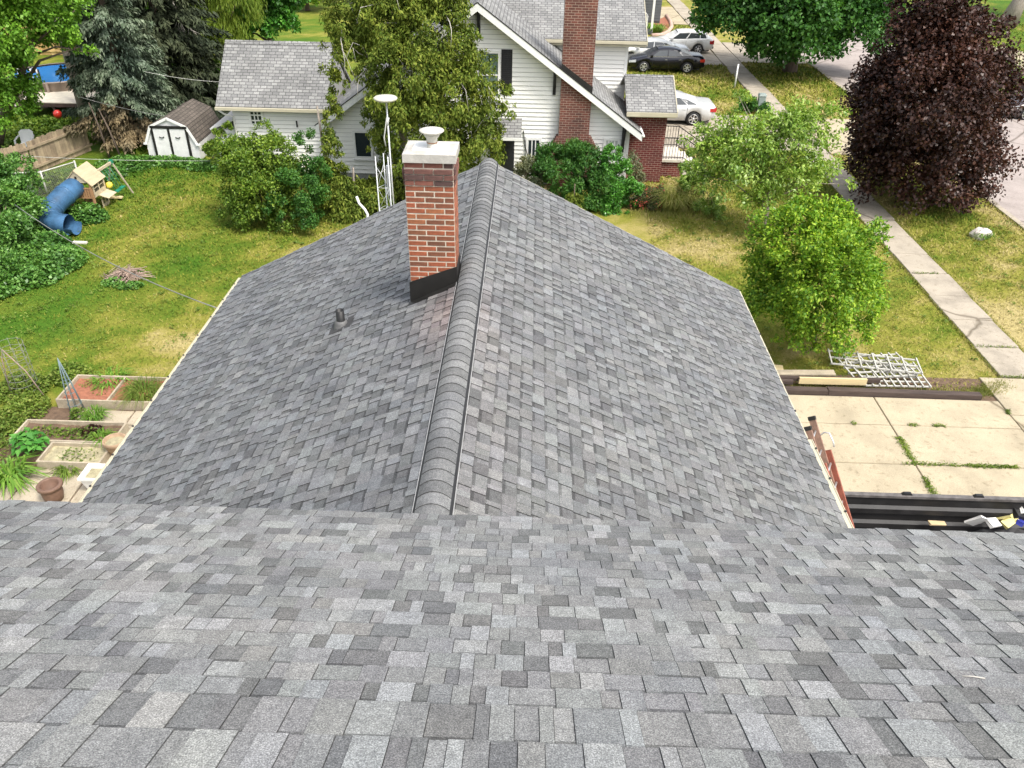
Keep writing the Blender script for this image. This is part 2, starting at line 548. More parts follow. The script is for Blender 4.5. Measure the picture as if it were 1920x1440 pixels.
MT['carsilver'] = mat_glossy('silver_car_paint', (0.62, 0.63, 0.63), 0.3, 0.6, 0.15)
MT['carmaroon'] = mat_glossy('dark_maroon_car_paint', (0.03, 0.012, 0.014), 0.2, 1.0)
MT['carglass'] = mat_glossy('car_glass', (0.05, 0.058, 0.062), 0.05, 0.5)
MT['taillight'] = mat_glossy('red_tail_light', (0.45, 0.012, 0.015), 0.15, 0.8)
MT['headlight'] = mat_glossy('clear_headlight', (0.6, 0.62, 0.64), 0.1, 1.0)
MT['plasticdark'] = M('dark_trim', (0.025, 0.025, 0.026), 0.6, 0.1, 8)
MT['cardboard'] = M('cardboard', (0.5, 0.38, 0.22), 0.85, 0.12, 5)
MT['scrapwhite'] = M('white_scrap', (0.78, 0.76, 0.72), 0.7, 0.08, 5)
MT['scrapyellow'] = M('yellow_scrap', (0.7, 0.62, 0.25), 0.7, 0.1, 5)
MT['scrapblue'] = M('blue_wrapper', (0.04, 0.05, 0.3), 0.4, 0.2, 5)
L = {}
L['maple'] = mat_leaf('green_maple_leaf', [(0.03, 0.10, 0.018), (0.05, 0.15, 0.025), (0.08, 0.2, 0.035)], patch=0.5)
L['brightmaple'] = mat_leaf('bright_leaf', [(0.09, 0.22, 0.02), (0.15, 0.32, 0.03), (0.22, 0.4, 0.05)], patch=0.5)
L['purple'] = mat_leaf('purple_leaf', [(0.022, 0.009, 0.007), (0.045, 0.017, 0.012), (0.095, 0.045, 0.032)], 0.42, 0.12, 0.6, 0.35)
L['bush'] = mat_leaf('yellow_green_leaf', [(0.06, 0.17, 0.01), (0.16, 0.31, 0.018), (0.34, 0.47, 0.045)], patch=0.6)
L['sapling'] = mat_leaf('sapling_leaf', [(0.11, 0.23, 0.025), (0.24, 0.38, 0.06), (0.4, 0.52, 0.14)], 0.4, 0.3, patch=0.6, spec=0.5)
L['cedar'] = mat_leaf('cedar_spray', [(0.06, 0.105, 0.014), (0.125, 0.175, 0.024), (0.23, 0.27, 0.05)], 0.7, 0.15, 0.8, 0.15)
L['spruce'] = mat_leaf('blue_spruce_needles', [(0.055, 0.085, 0.05), (0.11, 0.15, 0.1), (0.22, 0.265, 0.2)], 0.7, 0.05, 0.5, 0.15)
L['darkspruce'] = mat_leaf('dark_spruce_needles', [(0.025, 0.035, 0.02), (0.045, 0.058, 0.032), (0.07, 0.085, 0.05)], 0.7, 0.05, 0.5, 0.15)
L['deadspruce'] = mat_leaf('brown_dead_needles', [(0.11, 0.085, 0.05), (0.19, 0.15, 0.09), (0.27, 0.22, 0.14)], 0.8, 0.05, 0.5, 0.1)
L['willow'] = mat_leaf('willow_leaf', [(0.1, 0.17, 0.02), (0.16, 0.24, 0.03), (0.22, 0.3, 0.05)], patch=0.4)
L['wood'] = mat_leaf('woodland_leaf', [(0.035, 0.09, 0.012), (0.06, 0.15, 0.02), (0.1, 0.22, 0.03)], patch=0.4)
L['fern'] = mat_leaf('ferny_leaf', [(0.035, 0.12, 0.02), (0.06, 0.17, 0.03), (0.1, 0.21, 0.04)], patch=0.8)
L['lilac'] = mat_leaf('glossy_bright_leaf', [(0.04, 0.17, 0.02), (0.08, 0.26, 0.03), (0.16, 0.36, 0.07)], 0.35, 0.2, 0.8, 0.5)
L['grey'] = mat_leaf('grey_green_leaf', [(0.12, 0.15, 0.08), (0.2, 0.22, 0.12), (0.28, 0.28, 0.17)], patch=0.8)
L['ivy'] = mat_leaf('ivy_leaf', [(0.04, 0.12, 0.02), (0.09, 0.22, 0.035), (0.18, 0.34, 0.08)], 0.4, 0.2, 0.7, 0.4)
L['shrub'] = mat_leaf('shrub_leaf', [(0.06, 0.13, 0.015), (0.12, 0.21, 0.022), (0.24, 0.34, 0.05)], patch=0.8)
L['hosta'] = mat_leaf('broad_green_leaf', [(0.05, 0.2, 0.03), (0.09, 0.28, 0.05), (0.15, 0.38, 0.08)], 0.4)
L['blade'] = mat_leaf('daylily_blade', [(0.08, 0.19, 0.02), (0.14, 0.28, 0.03), (0.25, 0.38, 0.07)], 0.5)
L['rosered'] = mat_leaf('rose_petals', [(0.4, 0.08, 0.06), (0.5, 0.16, 0.12)], 0.5)
L['rosefoliage'] = mat_leaf('dark_reddish_leaf', [(0.06, 0.08, 0.03), (0.11, 0.09, 0.05), (0.06, 0.13, 0.04)], 0.5)
L['meadow'] = mat_leaf('tall_grass_blade', [(0.16, 0.22, 0.03), (0.28, 0.3, 0.07), (0.4, 0.36, 0.14)], 0.7)
L['weed'] = mat_leaf('weed_leaf', [(0.09, 0.16, 0.02), (0.14, 0.22, 0.03), (0.22, 0.26, 0.06)], 0.6)
L['petal'] = mat_leaf('white_petals', [(0.6, 0.6, 0.5), (0.75, 0.75, 0.68)], 0.6)

# ------------------------------------------------------------------ fast quad meshes for foliage
def quads(name, V, mat, parent=None, dry=None):
    V = np.asarray(V, np.float32)
    n = len(V)
    me = bpy.data.meshes.new(name)
    me.vertices.add(n * 4)
    me.vertices.foreach_set('co', V.reshape(-1))
    me.loops.add(n * 4)
    me.loops.foreach_set('vertex_index', np.arange(n * 4, dtype=np.int32))
    me.polygons.add(n)
    me.polygons.foreach_set('loop_start', np.arange(0, n * 4, 4, dtype=np.int32))
    try:
        me.polygons.foreach_set('loop_total', np.full(n, 4, np.int32))
    except Exception:
        pass
    me.update(calc_edges=True)
    if dry is not None:
        at = me.attributes.new('dry', 'FLOAT', 'POINT')
        at.data.foreach_set('value', np.repeat(np.asarray(dry, np.float32), 4))
    return link(name, me, mat, parent)

def unit(a):
    return a / np.maximum(np.linalg.norm(a, axis=-1, keepdims=True), 1e-9)

def leaf_quads(P, A, Nn, Ln, Wd, fold=0.25, tipw=0.5):
    """P base/centre, A axis, Nn approx normal, per-leaf length and width -> (n,4,3) kites"""
    A = unit(A)
    B = unit(np.cross(A, Nn))
    Nn = np.cross(B, A)
    Ln = Ln[:, None]
    Wd = Wd[:, None]
    c = P + A * Ln * (tipw - 0.5)
    v0 = P - A * Ln * 0.5
    v1 = c + B * Wd * 0.5 + Nn * Wd * fold
    v2 = P + A * Ln * 0.5 - Nn * Ln * 0.12
    v3 = c - B * Wd * 0.5 + Nn * Wd * fold
    return np.stack([v0, v1, v2, v3], 1)

def crown_quads(blobs, n, leaf, seed, dens=1.0, rc=0.33, droop=0.0, shell=(0.5, 1.0), jit=0.35, upn=0.5, axis_out=0.5, flat=1.0):
    r = np.random.default_rng(seed)
    B = np.array(blobs, float)
    if B.shape[1] == 4:
        B = np.concatenate([B, B[:, 3:4], B[:, 3:4]], 1)
    area = (B[:, 3] * B[:, 4] + B[:, 3] * B[:, 5] + B[:, 4] * B[:, 5])
    C, RC, O = [], [], []
    for b, a in zip(B, area):
        k = max(7, int(a * 9 * dens))
        d = unit(r.normal(size=(k, 3)))
        d[:, 2] = np.where((d[:, 2] < -0.55), -d[:, 2], d[:, 2])
        q = r.uniform(shell[0], shell[1], size=(k, 1)) ** 0.7
        R = b[3:6]
        C.append(b[:3] + d * q * R)
        RC.append(rc * np.full(k, R.mean() ** 0.6) * r.uniform(0.6, 1.3, k))
        O.append(d)
    C, RC, O = np.concatenate(C), np.concatenate(RC), np.concatenate(O)
    w = RC ** 2
    idx = r.choice(len(C), n, p=w / w.sum())
    off = unit(r.normal(size=(n, 3))) * (r.uniform(0, 1, (n, 1)) ** 0.5)
    off[:, 2] *= flat
    P = C[idx] + off * RC[idx][:, None]
    out = unit(O[idx] + off * 0.8)
    A = out * axis_out + r.normal(size=(n, 3)) * jit + np.array([0, 0, -droop])
    Nn = out * 0.5 + r.normal(size=(n, 3)) * 0.45 + np.array([0, 0, upn])
    Ln = leaf[0] * r.uniform(0.65, 1.3, n)
    Wd = leaf[1] * r.uniform(0.65, 1.3, n)
    return leaf_quads(P, A, Nn, Ln, Wd)

def trunk_mb(base, top, r0, r1, limbs=(), seed=0, n=8):
    """tapered trunk with limbs to the given points"""
    rr = random.Random(seed)
    mb = MB()
    b, t = Vector(base), Vector(top)
    k = 5
    pts, rs = [], []
    for i in range(k + 1):
        f = i / k
        p = b.lerp(t, f) + Vector((rr.uniform(-1, 1), rr.uniform(-1, 1), 0)) * (0.04 * (t - b).length * f * (1 - f) * 2)
        pts.append(p)
        rs.append(r0 * (1 - f) + r1 * f + (0.35 * r0 if i == 0 else 0))
    mb.tube(pts, rs, n)
    for q in limbs:
        q = Vector(q)
        f = rr.uniform(0.35, 0.95)
        s = b.lerp(t, f)
        rl = (r0 * (1 - f) + r1 * f) * 0.6
        m = s.lerp(q, 0.5) + Vector((0, 0, 0.12 * (q - s).length))
        mb.tube([s, m, q], [rl, rl * 0.6, rl * 0.2], 6)
    return mb

def tree(name, label, cat, base, blobs, n, leaf, lmat, trunk=(0.18, 0.05), bark='bark', seed=1, group=None, top=None, nl=8, **kw):
    root = empty(name, base, label, cat, group)
    B = np.array(blobs, float)
    t = top if top is not None else (B[:, 0].mean(), B[:, 1].mean(), B[:, 2].mean() + 0.3)
    rr = random.Random(seed)
    idx = list(range(len(B)))
    rr.shuffle(idx)
    trunk_mb(base, t, trunk[0], trunk[1], [tuple(B[i, :3]) for i in idx[:nl]], seed).build('trunk', MT[bark], root)
    quads('crown', crown_quads(blobs, n, leaf, seed, **kw), lmat, root)
    return root

def pblob(px, py, Y, rpx, sy=1.0, sz=1.0):
    """a clump of a crown centred on what the photo shows at (px, py), Y metres out, rpx wide there"""
    c = gy(px, py, Y)
    d = float((c - np.array([0, 0, CAM_Z])) @ FW)
    r = rpx * d / FPX
    return (c[0], c[1], c[2], r, r * sy, r * sz)

# ------------------------------------------------------------------ ground
def vnoise(x, y, s, seed):
    x, y = np.asarray(x) * s, np.asarray(y) * s
    xi, yi = np.floor(x).astype(np.int64), np.floor(y).astype(np.int64)
    fx, fy = x - xi, y - yi
    fx, fy = fx * fx * (3 - 2 * fx), fy * fy * (3 - 2 * fy)
    def h(a, b):
        k = (a * 374761393 + b * 668265263 + seed * 974711) & 0x7fffffff
        k = ((k ^ (k >> 13)) * 1274126177) & 0x7fffffff
        return ((k ^ (k >> 16)) & 0xffff) / 65535.0
    return (h(xi, yi) * (1 - fx) + h(xi + 1, yi) * fx) * (1 - fy) + (h(xi, yi + 1) * (1 - fx) + h(xi + 1, yi + 1) * fx) * fy

def fbm(x, y, s, seed):
    return sum(vnoise(x, y, s * 2 ** i, seed + i) * a for i, a in enumerate((0.5, 0.28, 0.14, 0.08)))

def sst(a, b, x):
    t = np.clip((x - a) / (b - a), 0, 1)
    return t * t * (3 - 2 * t)

def dryness(x, y):
    x, y = np.asarray(x, float), np.asarray(y, float)
    n = fbm(x, y, 0.45, 3) - 0.5
    n2 = fbm(x, y, 1.6, 11) - 0.5
    left = 0.30 + 0.22 * sst(-11.5, -7.5, x) * sst(15, 18, y) * sst(28, 24, y) + 0.12 * sst(20, 15, y) - 0.08 * sst(-11, -15, x)
    right = 0.57 + 0.0 * x
    right = right + 0.22 * sst(7.5, 4.5, x) * sst(21, 24, y)
    right = right + 0.2 * np.exp(-((x - 11.0) ** 2) / 1.6 - ((y - 17.2) ** 2) / 1.5)
    park = 0.58 + 0.22 * sst(16.4, 17.6, x) + 0.16 * sst(14.2, 13.4, x) + 0.12 * sst(25, 19, y)
    park = park - 0.12 * np.exp(-((x - 15.5) ** 2) / 5 - ((y - 30.5) ** 2) / 8)
    far = 0.62 + 0.16 * np.exp(-((y - 42.8) ** 2) / 1.5) - 0.2 * np.exp(-((x - 15.5) ** 2) / 20 - ((y - 50.5) ** 2) / 10)
    d = np.where(x < 0, left, np.where(x < 12.7, right, park))
    d = np.where((x >= 0) & (x < 18.2), np.where(y > 41, far, d), d)
    d = np.where(x > 25, 0.22, d)
    d = np.where((x < 0) & (y > 40), 0.36, d)
    n3 = fbm(x, y, 4.0, 17) - 0.5
    return np.clip(d + n * 0.9 + n2 * 0.7 + n3 * 0.5, 0, 1)

def build_ground():
    xs = np.concatenate([[-400, -200, -100, -60], np.arange(-45, 45.01, 0.45), [60, 100, 200, 400]])
    ys = np.concatenate([[-200, -60, -20], np.arange(-8, 100.01, 0.45), [130, 200, 400, 700]])
    X, Y = np.meshgrid(xs, ys)
    Z = 0.03 * (fbm(X, Y, 0.3, 21) - 0.5) - 0.02
    v = np.stack([X, Y, Z], -1).reshape(-1, 3)
    nx, ny = len(xs), len(ys)
    i = np.arange(nx * ny).reshape(ny, nx)
    f = np.stack([i[:-1, :-1], i[:-1, 1:], i[1:, 1:], i[1:, :-1]], -1).reshape(-1, 4)
    me = bpy.data.meshes.new('ground')
    me.from_pydata(v.tolist(), [], f.tolist())
    at = me.attributes.new('dry', 'FLOAT', 'POINT')
    at.data.foreach_set('value', dryness(X, Y).astype(np.float32).ravel())
    me.polygons.foreach_set('use_smooth', [True] * len(f))
    tag(link('ground', me, MT['lawn']), kind='structure')
build_ground()

PAVED = []          # x0, x1, y0, y1 rectangles without grass
def slab_run(parent, rects, z, mat, name='paving_slab', gap=0.012, jitter=0.006, seed=0):
    rr = random.Random(seed)
    for (x0, x1, y0, y1) in rects:
        PAVED.append((x0, x1, y0, y1))
        mb = MB()
        dz = rr.uniform(-jitter, jitter)
        b = 0.012
        x0, x1, y0, y1 = x0 + gap, x1 - gap, y0 + gap, y1 - gap
        lo = [(x0, y0, z - 0.12), (x1, y0, z - 0.12), (x1, y1, z - 0.12), (x0, y1, z - 0.12)]
        mi = [(x0, y0, z - b), (x1, y0, z - b), (x1, y1, z - b), (x0, y1, z - b)]
        hi = [(x0 + b, y0 + b, z + dz), (x1 - b, y0 + b, z + dz + rr.uniform(-jitter, jitter)), (x1 - b, y1 - b, z - dz), (x0 + b, y1 - b, z + dz)]
        mb.mesh_part(lo + mi + hi, [(8, 9, 10, 11)] + [(a + k, a + (k + 1) % 4, a + 4 + (k + 1) % 4, a + 4 + k) for a in (0, 4) for k in range(4)])
        mb.build(name, mat, parent)

def structure(name, mb, mat):
    return tag(mb.build(name, mat), kind='structure')

def bed_sheet(x0, x1, y0, y1, z):
    return MB().poly([(x0, y0, z), (x1, y0, z), (x1, y1, z), (x0, y1, z)])

# sidewalk: dark bed with single slabs
sw = structure('sidewalk', bed_sheet(12.1, 13.32, 16.9, 90, 0.004), MT['soil'])
ys = [17.05]
rr = random.Random(4)
while ys[-1] < 88:
    ys.append(ys[-1] + (1.5 if ys[-1] < 34 else 1.55))
slab_run(sw, [(12.1 + rr.uniform(-0.03, 0.03), 13.32 + rr.uniform(-0.03, 0.03), a, b) for a, b in zip(ys, ys[1:])], 0.05, MT['sidewalk'], 'sidewalk_slab', 0.014, 0.012, 5)
# own driveway with big slabs
dv = structure('driveway', bed_sheet(3.9, 13.7, -3, 17.0, 0.004), MT['soil'])
rects = []
yy = [-3, 2.0, 6.0, 10.2, 11.9, 13.42, 14.85, 15.98]
for a, b in zip(yy, yy[1:]):
    rects += [(4.0, 8.5, a, b), (8.5, 11.5, a, b)]
for a, b in ((-3, 3), (3, 8), (8, 11.5), (11.5, 13.5), (13.5, 15.4), (15.4, 17.02)):
    rects.append((11.5, 13.5, a, b))
slab_run(dv, rects, 0.045, MT['drive'], 'driveway_slab', 0.011, 0.006, 6)
# neighbour's driveway, apron and far driveways
nd = structure('neighbour_driveway', bed_sheet(2.0, 12.05, 35.6, 41.2, 0.006), MT['soil'])
slab_run(nd, [(a, b, c, d) for a, b in ((2, 5.3), (5.3, 8.7), (8.7, 12.05)) for c, d in ((35.6, 38.4), (38.4, 41.2))], 0.04, MT['sidewalk'], 'driveway_slab', 0.012, 0.006, 7)
ap = structure('driveway_apron', bed_sheet(13.36, 17.7, 35.2, 41.0, 0.006), MT['soil'])
slab_run(ap, [(13.36, 17.7, 35.2, 38.1), (13.36, 17.7, 38.1, 41.0)], 0.04, MT['drive'], 'apron_slab', 0.012, 0.004, 8)
fd = structure('far_driveway', bed_sheet(-6, 12.05, 53.0, 58.6, 0.006), MT['soil'])
slab_run(fd, [(-6, 3, 53.0, 58.6), (3, 7.5, 53, 58.6), (7.5, 12.05, 53, 58.6)], 0.04, MT['sidewalk'], 'driveway_slab', 0.012, 0.004, 9)
fa = structure('far_apron', bed_sheet(13.36, 17.7, 54, 60.5, 0.006), MT['soil'])
slab_run(fa, [(13.36, 17.7, 54, 57.2), (13.36, 17.7, 57.2, 60.5)], 0.035, MT['sidewalk'], 'apron_slab', 0.012, 0.004, 10)
fd2 = structure('farther_driveway', bed_sheet(9.95, 12.05, 67.5, 76, 0.006), MT['soil'])
slab_run(fd2, [(9.95, 12.05, 67.5, 71.7), (9.95, 12.05, 71.7, 76)], 0.04, MT['drive'], 'driveway_slab', 0.012, 0.004, 11)
# street with low kerbs
mb = MB()
mb.box(17.95, 25.3, -60, 140, -0.2, 0.008)
structure('street', mb, MT['road'])
PAVED.append((17.7, 25.6, -60, 140))
for x0, nm in ((17.72, 'near_kerb'), (25.3, 'far_kerb')):
    kb = structure(nm, MB().box(x0 + 0.01, x0 + 0.21, -60, 140, -0.2, 0.012), MT['sidewalk'])
    for k in range(34):
        y0 = 16 + 1.9 * k
        mb = MB()
        mb.box(x0, x0 + 0.22, y0 + 0.01, y0 + 1.89, -0.1, 0.05 + 0.01 * math.sin(k * 2.1))
        mb.build('kerb_stone', MT['sidewalk'], kb)
# walk in the park across the street
pts = [gz(*p) for p in ((1872, 88), (1895, 98), (1925, 118), (1960, 140))]
mb = MB()
for (a, b) in zip(pts, pts[1:]):
    d = np.array([b[1] - a[1], -(b[0] - a[0]), 0])
    d = d / np.linalg.norm(d) * 0.9
    mb.poly([tuple(a - d + [0, 0, 0.02]), tuple(a + d + [0, 0, 0.02]), tuple(b + d + [0, 0, 0.02]), tuple(b - d + [0, 0, 0.02])])
structure('park_path', mb, MT['drive'])

def grass_blades():
    r = np.random.default_rng(12)
    areas = [(-17.5, -3.5, 12.2, 35, 190), (4.2, 12.15, 16.3, 35.4, 230), (13.2, 17.75, 15, 35.2, 230), (13.2, 17.75, 41, 54, 90), (4, 12.1, 41.2, 53, 80), (2, 12, 58.7, 67, 40), (-24, -15, 34, 42, 40), (25.6, 40, 40, 75, 14)]
    P = []
    for x0, x1, y0, y1, d in areas:
        n = int((x1 - x0) * (y1 - y0) * d)
        P.append(np.stack([r.uniform(x0, x1, n), r.uniform(y0, y1, n)], 1))
    P = np.concatenate(P)
    keep = np.ones(len(P), bool)
    for x0, x1, y0, y1 in PAVED:
        keep &= ~((P[:, 0] > x0 + 0.05) & (P[:, 0] < x1 - 0.05) & (P[:, 1] > y0 + 0.04) & (P[:, 1] < y1 - 0.04))
    keep &= ~((P[:, 0] < -8.2) & (P[:, 1] < 16.6) & (P[:, 0] > -11.2) & (P[:, 1] < 16.0))
    P = P[keep]
    n = len(P)
    dr = dryness(P[:, 0], P[:, 1])
    far = np.clip(P[:, 1] / 25, 0.75, 2.2)
    a = r.uniform(0, 2 * np.pi, n)
    lean = np.stack([np.cos(a), np.sin(a)], 1)
    h = r.uniform(0.03, 0.095, n) * far * (1.15 - 0.45 * dr)
    w = r.uniform(0.012, 0.022, n) * far
    p3 = np.concatenate([P, np.zeros((n, 1))], 1)
    A = np.concatenate([lean * 0.9, np.full((n, 1), 0.75)], 1)
    side = np.stack([-lean[:, 1], lean[:, 0], np.zeros(n)], 1)
    A = unit(A)
    tip = p3 + A * h[:, None] * 1.25
    v = np.stack([p3 - side * w[:, None], p3 + side * w[:, None], tip + side * w[:, None] * 0.3, tip - side * w[:, None] * 0.3], 1)
    tag(quads('grass', v, MT['blades'], None, dr), kind='stuff')
grass_blades()

# ------------------------------------------------------------------ shingles laid one by one
TONES = {'l': (0.252, 0.258, 0.257), 'm': (0.194, 0.197, 0.197), 'd': (0.128, 0.130, 0.131)}
def shingle_tabs(org, u, up, nrm, width, courses, rr, contrast=1.0, tint=None, wide=1.0, lift=0.0055, bandw=0.014):
    """org: eave corner; u along the eave, up the slope; courses: exposures from eave upward.
    -> list of (MB-ready verts, faces, colours, centre, size)"""
    org, u, up, nrm = (np.array(a, float) for a in (org, u, up, nrm))
    out = []
    s = 0.0
    for k, e in enumerate(courses):
        x = -rr.uniform(0, 0.2)
        high = rr.random() < 0.5
        while x < width:
            w = rr.choice((0.08, 0.10, 0.125, 0.15, 0.175, 0.2, 0.24)) * rr.uniform(0.92, 1.08) * wide
            x0, x1 = max(x, 0), min(x + w, width)
            x += w
            high = not high if rr.random() < 0.85 else high
            if x1 - x0 < 0.02:
                continue
            p = rr.random()
            if high:
                key = 'l' if p < 0.42 else ('m' if p < 0.95 else 'd')
            else:
                key = 'd' if p < 0.34 else ('m' if p < 0.86 else 'l')
            c = np.array(TONES[key])
            c = 0.195 + (c - 0.195) * contrast
            c = c * rr.uniform(0.9, 1.1) * np.array([1 + rr.uniform(-0.02, 0.03), 1, 1 + rr.uniform(-0.03, 0.03)])
            q = org + u * (x0 + x1) / 2 + up * (s + e / 2)
            if tint is not None:
                c = c * tint(q)
            lay = lift if high else 0.0
            hb, ht = 0.0068 + lay, 0.0005 + lay
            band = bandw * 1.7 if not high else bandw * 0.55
            g = 0.0012
            a0, a1 = x0 + g, x1 - g
            P = lambda xx, ss, h: org + u * xx + up * ss + nrm * h
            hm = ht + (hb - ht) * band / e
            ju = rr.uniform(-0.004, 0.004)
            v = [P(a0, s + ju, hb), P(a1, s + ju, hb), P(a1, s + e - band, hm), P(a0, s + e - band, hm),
                 P(a0, s + e + 0.004, ht), P(a1, s + e + 0.004, ht),
                 P(a0, s + ju, -0.004), P(a1, s + ju, -0.004), P(a0, s + e + 0.004, -0.004), P(a1, s + e + 0.004, -0.004)]
            f = [(0, 1, 2, 3), (3, 2, 5, 4), (6, 7, 1, 0), (6, 0, 3, 4, 8), (1, 7, 9, 5, 2)]
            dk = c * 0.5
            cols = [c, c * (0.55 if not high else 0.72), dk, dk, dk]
            out.append((v, f, cols, q, (x1 - x0) * e))
        s += e
    return out

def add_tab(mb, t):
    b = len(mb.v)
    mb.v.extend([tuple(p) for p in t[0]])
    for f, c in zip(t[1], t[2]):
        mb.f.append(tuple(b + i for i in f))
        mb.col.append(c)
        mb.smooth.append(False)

H = 4.3
RX, RZ = -0.69, 6.5
house = empty('house', (-0.7, 3.7, 0), 'grey shingled house with brick chimney, roofs filling the lower half', 'house')
S5 = math.sqrt(1.25)
# upper roof: 6 in 12, falls away from the camera to its eave
mb = MB()
EY, EZ = 4.2, 6.825
def uz(y): return EZ + (EY - y) * 0.5
for a, b in ((-3.4, EY),):
    mb.hexa([(-6.4, a, uz(a) - 0.2), (6.4, a, uz(a) - 0.2), (6.4, b, uz(b) - 0.2), (-6.4, b, uz(b) - 0.2), (-6.4, a, uz(a) - 0.012), (6.4, a, uz(a) - 0.012), (6.4, b, uz(b) - 0.012), (-6.4, b, uz(b) - 0.012)])
mb.hexa([(-6.4, -10, uz(-3.4) - 3.5), (6.4, -10, uz(-3.4) - 3.5), (6.4, -3.4, uz(-3.4) - 0.2), (-6.4, -3.4, uz(-3.4) - 0.2), (-6.4, -10, uz(-3.4) - 3.3), (6.4, -10, uz(-3.4) - 3.3), (6.4, -3.4, uz(-3.4) - 0.012), (-6.4, -3.4, uz(-3.4) - 0.012)])
upper = mb.build('upper_roof', MT['deck'], house)
rr = random.Random(21)
courses = [0.143] * 18 + [0.25, 0.255, 0.22] + [0.17] * 3
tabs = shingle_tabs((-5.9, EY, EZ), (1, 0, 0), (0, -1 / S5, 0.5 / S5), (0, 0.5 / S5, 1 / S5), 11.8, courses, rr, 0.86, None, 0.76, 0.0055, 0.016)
def seen_size(t):
    q = t[3] - np.array([0, 0, CAM_Z])
    d = q @ FW
    if d < 0.3: return 0
    x, y = 960 + FPX * (q @ RT) / d, 720 - FPX * (q @ UP) / d
    if not (-40 < x < 1960 and -40 < y < 1475): return 0
    ca = abs(q @ np.array([0, 0.5 / S5, 1 / S5])) / np.linalg.norm(q)
    return t[4] * ca / (q @ q)
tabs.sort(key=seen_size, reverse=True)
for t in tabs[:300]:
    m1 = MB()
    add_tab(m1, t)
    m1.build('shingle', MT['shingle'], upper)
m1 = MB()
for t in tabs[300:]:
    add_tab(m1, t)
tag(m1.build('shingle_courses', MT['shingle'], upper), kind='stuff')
m1 = MB()
m1.box(-6.4, 6.4, EY - 0.03, EY + 0.012, EZ - 0.2, EZ - 0.014)
m1.build('eave_board', MT['cream'], upper)
# walls of the house and of the wing
mb = MB()
mb.box(-6.0, 6.0, -9, 3.75, 0, 6.6)
mb.build('wall', MT['siding'], house)
mb = MB()
mb.box(-4.85, 3.5, 3.76, 12.85, 0, 4.1)
mb.poly([(-4.85, 12.85, 4.1), (3.5, 12.85, 4.1), (RX, 12.85, 6.3)][::-1])
mb.build('wing_wall', MT['siding'], house)
# lower roof of the wing
Y0, Y1 = 3.5, 13.2
XL, XR = -5.29, 3.93
mb = MB()
for xa in (XL, XR):
    ze = RZ - abs(xa - RX) * 0.5
    lo = 0.16
    mb.hexa([(min(xa, RX), Y0, (ze if xa < RX else RZ) - lo), (max(xa, RX), Y0, (RZ if xa < RX else ze) - lo), (max(xa, RX), Y1 - 0.02, (RZ if xa < RX else ze) - lo), (min(xa, RX), Y1 - 0.02, (ze if xa < RX else RZ) - lo),
             (min(xa, RX), Y0, (ze if xa < RX else RZ) - 0.012), (max(xa, RX), Y0, (RZ if xa < RX else ze) - 0.012), (max(xa, RX), Y1 - 0.02, (RZ if xa < RX else ze) - 0.012), (min(xa, RX), Y1 - 0.02, (ze if xa < RX else RZ) - 0.012)])
lower = mb.build('lower_roof', MT['deck'], house)
def wing_shade_dust(q):  # pink brick dust, plus wing shade painted in as darker, cooler tabs
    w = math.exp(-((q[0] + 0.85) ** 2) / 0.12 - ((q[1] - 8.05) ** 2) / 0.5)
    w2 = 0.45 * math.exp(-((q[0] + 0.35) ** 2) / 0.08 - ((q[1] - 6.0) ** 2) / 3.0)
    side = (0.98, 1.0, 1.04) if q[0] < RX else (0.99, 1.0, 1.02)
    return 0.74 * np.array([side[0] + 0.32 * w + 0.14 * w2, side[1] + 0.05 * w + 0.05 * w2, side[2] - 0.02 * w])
rr = random.Random(33)
m1 = MB()
cl = [0.143] * 36
tl = shingle_tabs((XL, Y1, RZ - (RX - XL) * 0.5), (0, -1, 0), (1 / S5, 0, 0.5 / S5), (-0.5 / S5, 0, 1 / S5), Y1 - Y0, cl, rr, 0.8, wing_shade_dust, 0.7, 0.008, 0.022)
tr = shingle_tabs((XR, Y0, RZ - (XR - RX) * 0.5), (0, 1, 0), (-1 / S5, 0, 0.5 / S5), (0.5 / S5, 0, 1 / S5), Y1 - Y0, cl, rr, 0.8, wing_shade_dust, 0.7, 0.008, 0.022)
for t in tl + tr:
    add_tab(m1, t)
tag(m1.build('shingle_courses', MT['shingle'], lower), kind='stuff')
# ridge vent with its caps
mb = MB()
for s in (-1, 1):
    xa, xb = RX + s * 0.04, RX + s * 0.156
    za, zb = RZ - 0.004, RZ - 0.156 * 0.5 + 0.004
    lo = [(xa, Y0, RZ - 0.02), (xb, Y0, zb - 0.02), (xb, Y1, zb - 0.02), (xa, Y1, RZ - 0.02)]
    hi = [(xa, Y0, za + 0.03), (xb, Y0, zb + 0.026), (xb, Y1, zb + 0.026), (xa, Y1, za + 0.03)]
    if s < 0:
        lo, hi = lo[::-1], hi[::-1]
    mb.hexa(lo + hi)
vent = mb.build('ridge_vent', MT['blackpl'], lower)
mb = MB()
for s in (-1, 1):
    x = RX + s * 0.164
    mb.bar((x, Y0, RZ - 0.082 + 0.018), (x, Y1, RZ - 0.082 + 0.018), 0.008, 0.008)
mb.build('vent_edge_strip', MT['greyboot'], lower)
rr = random.Random(8)
y = Y1 + 0.01
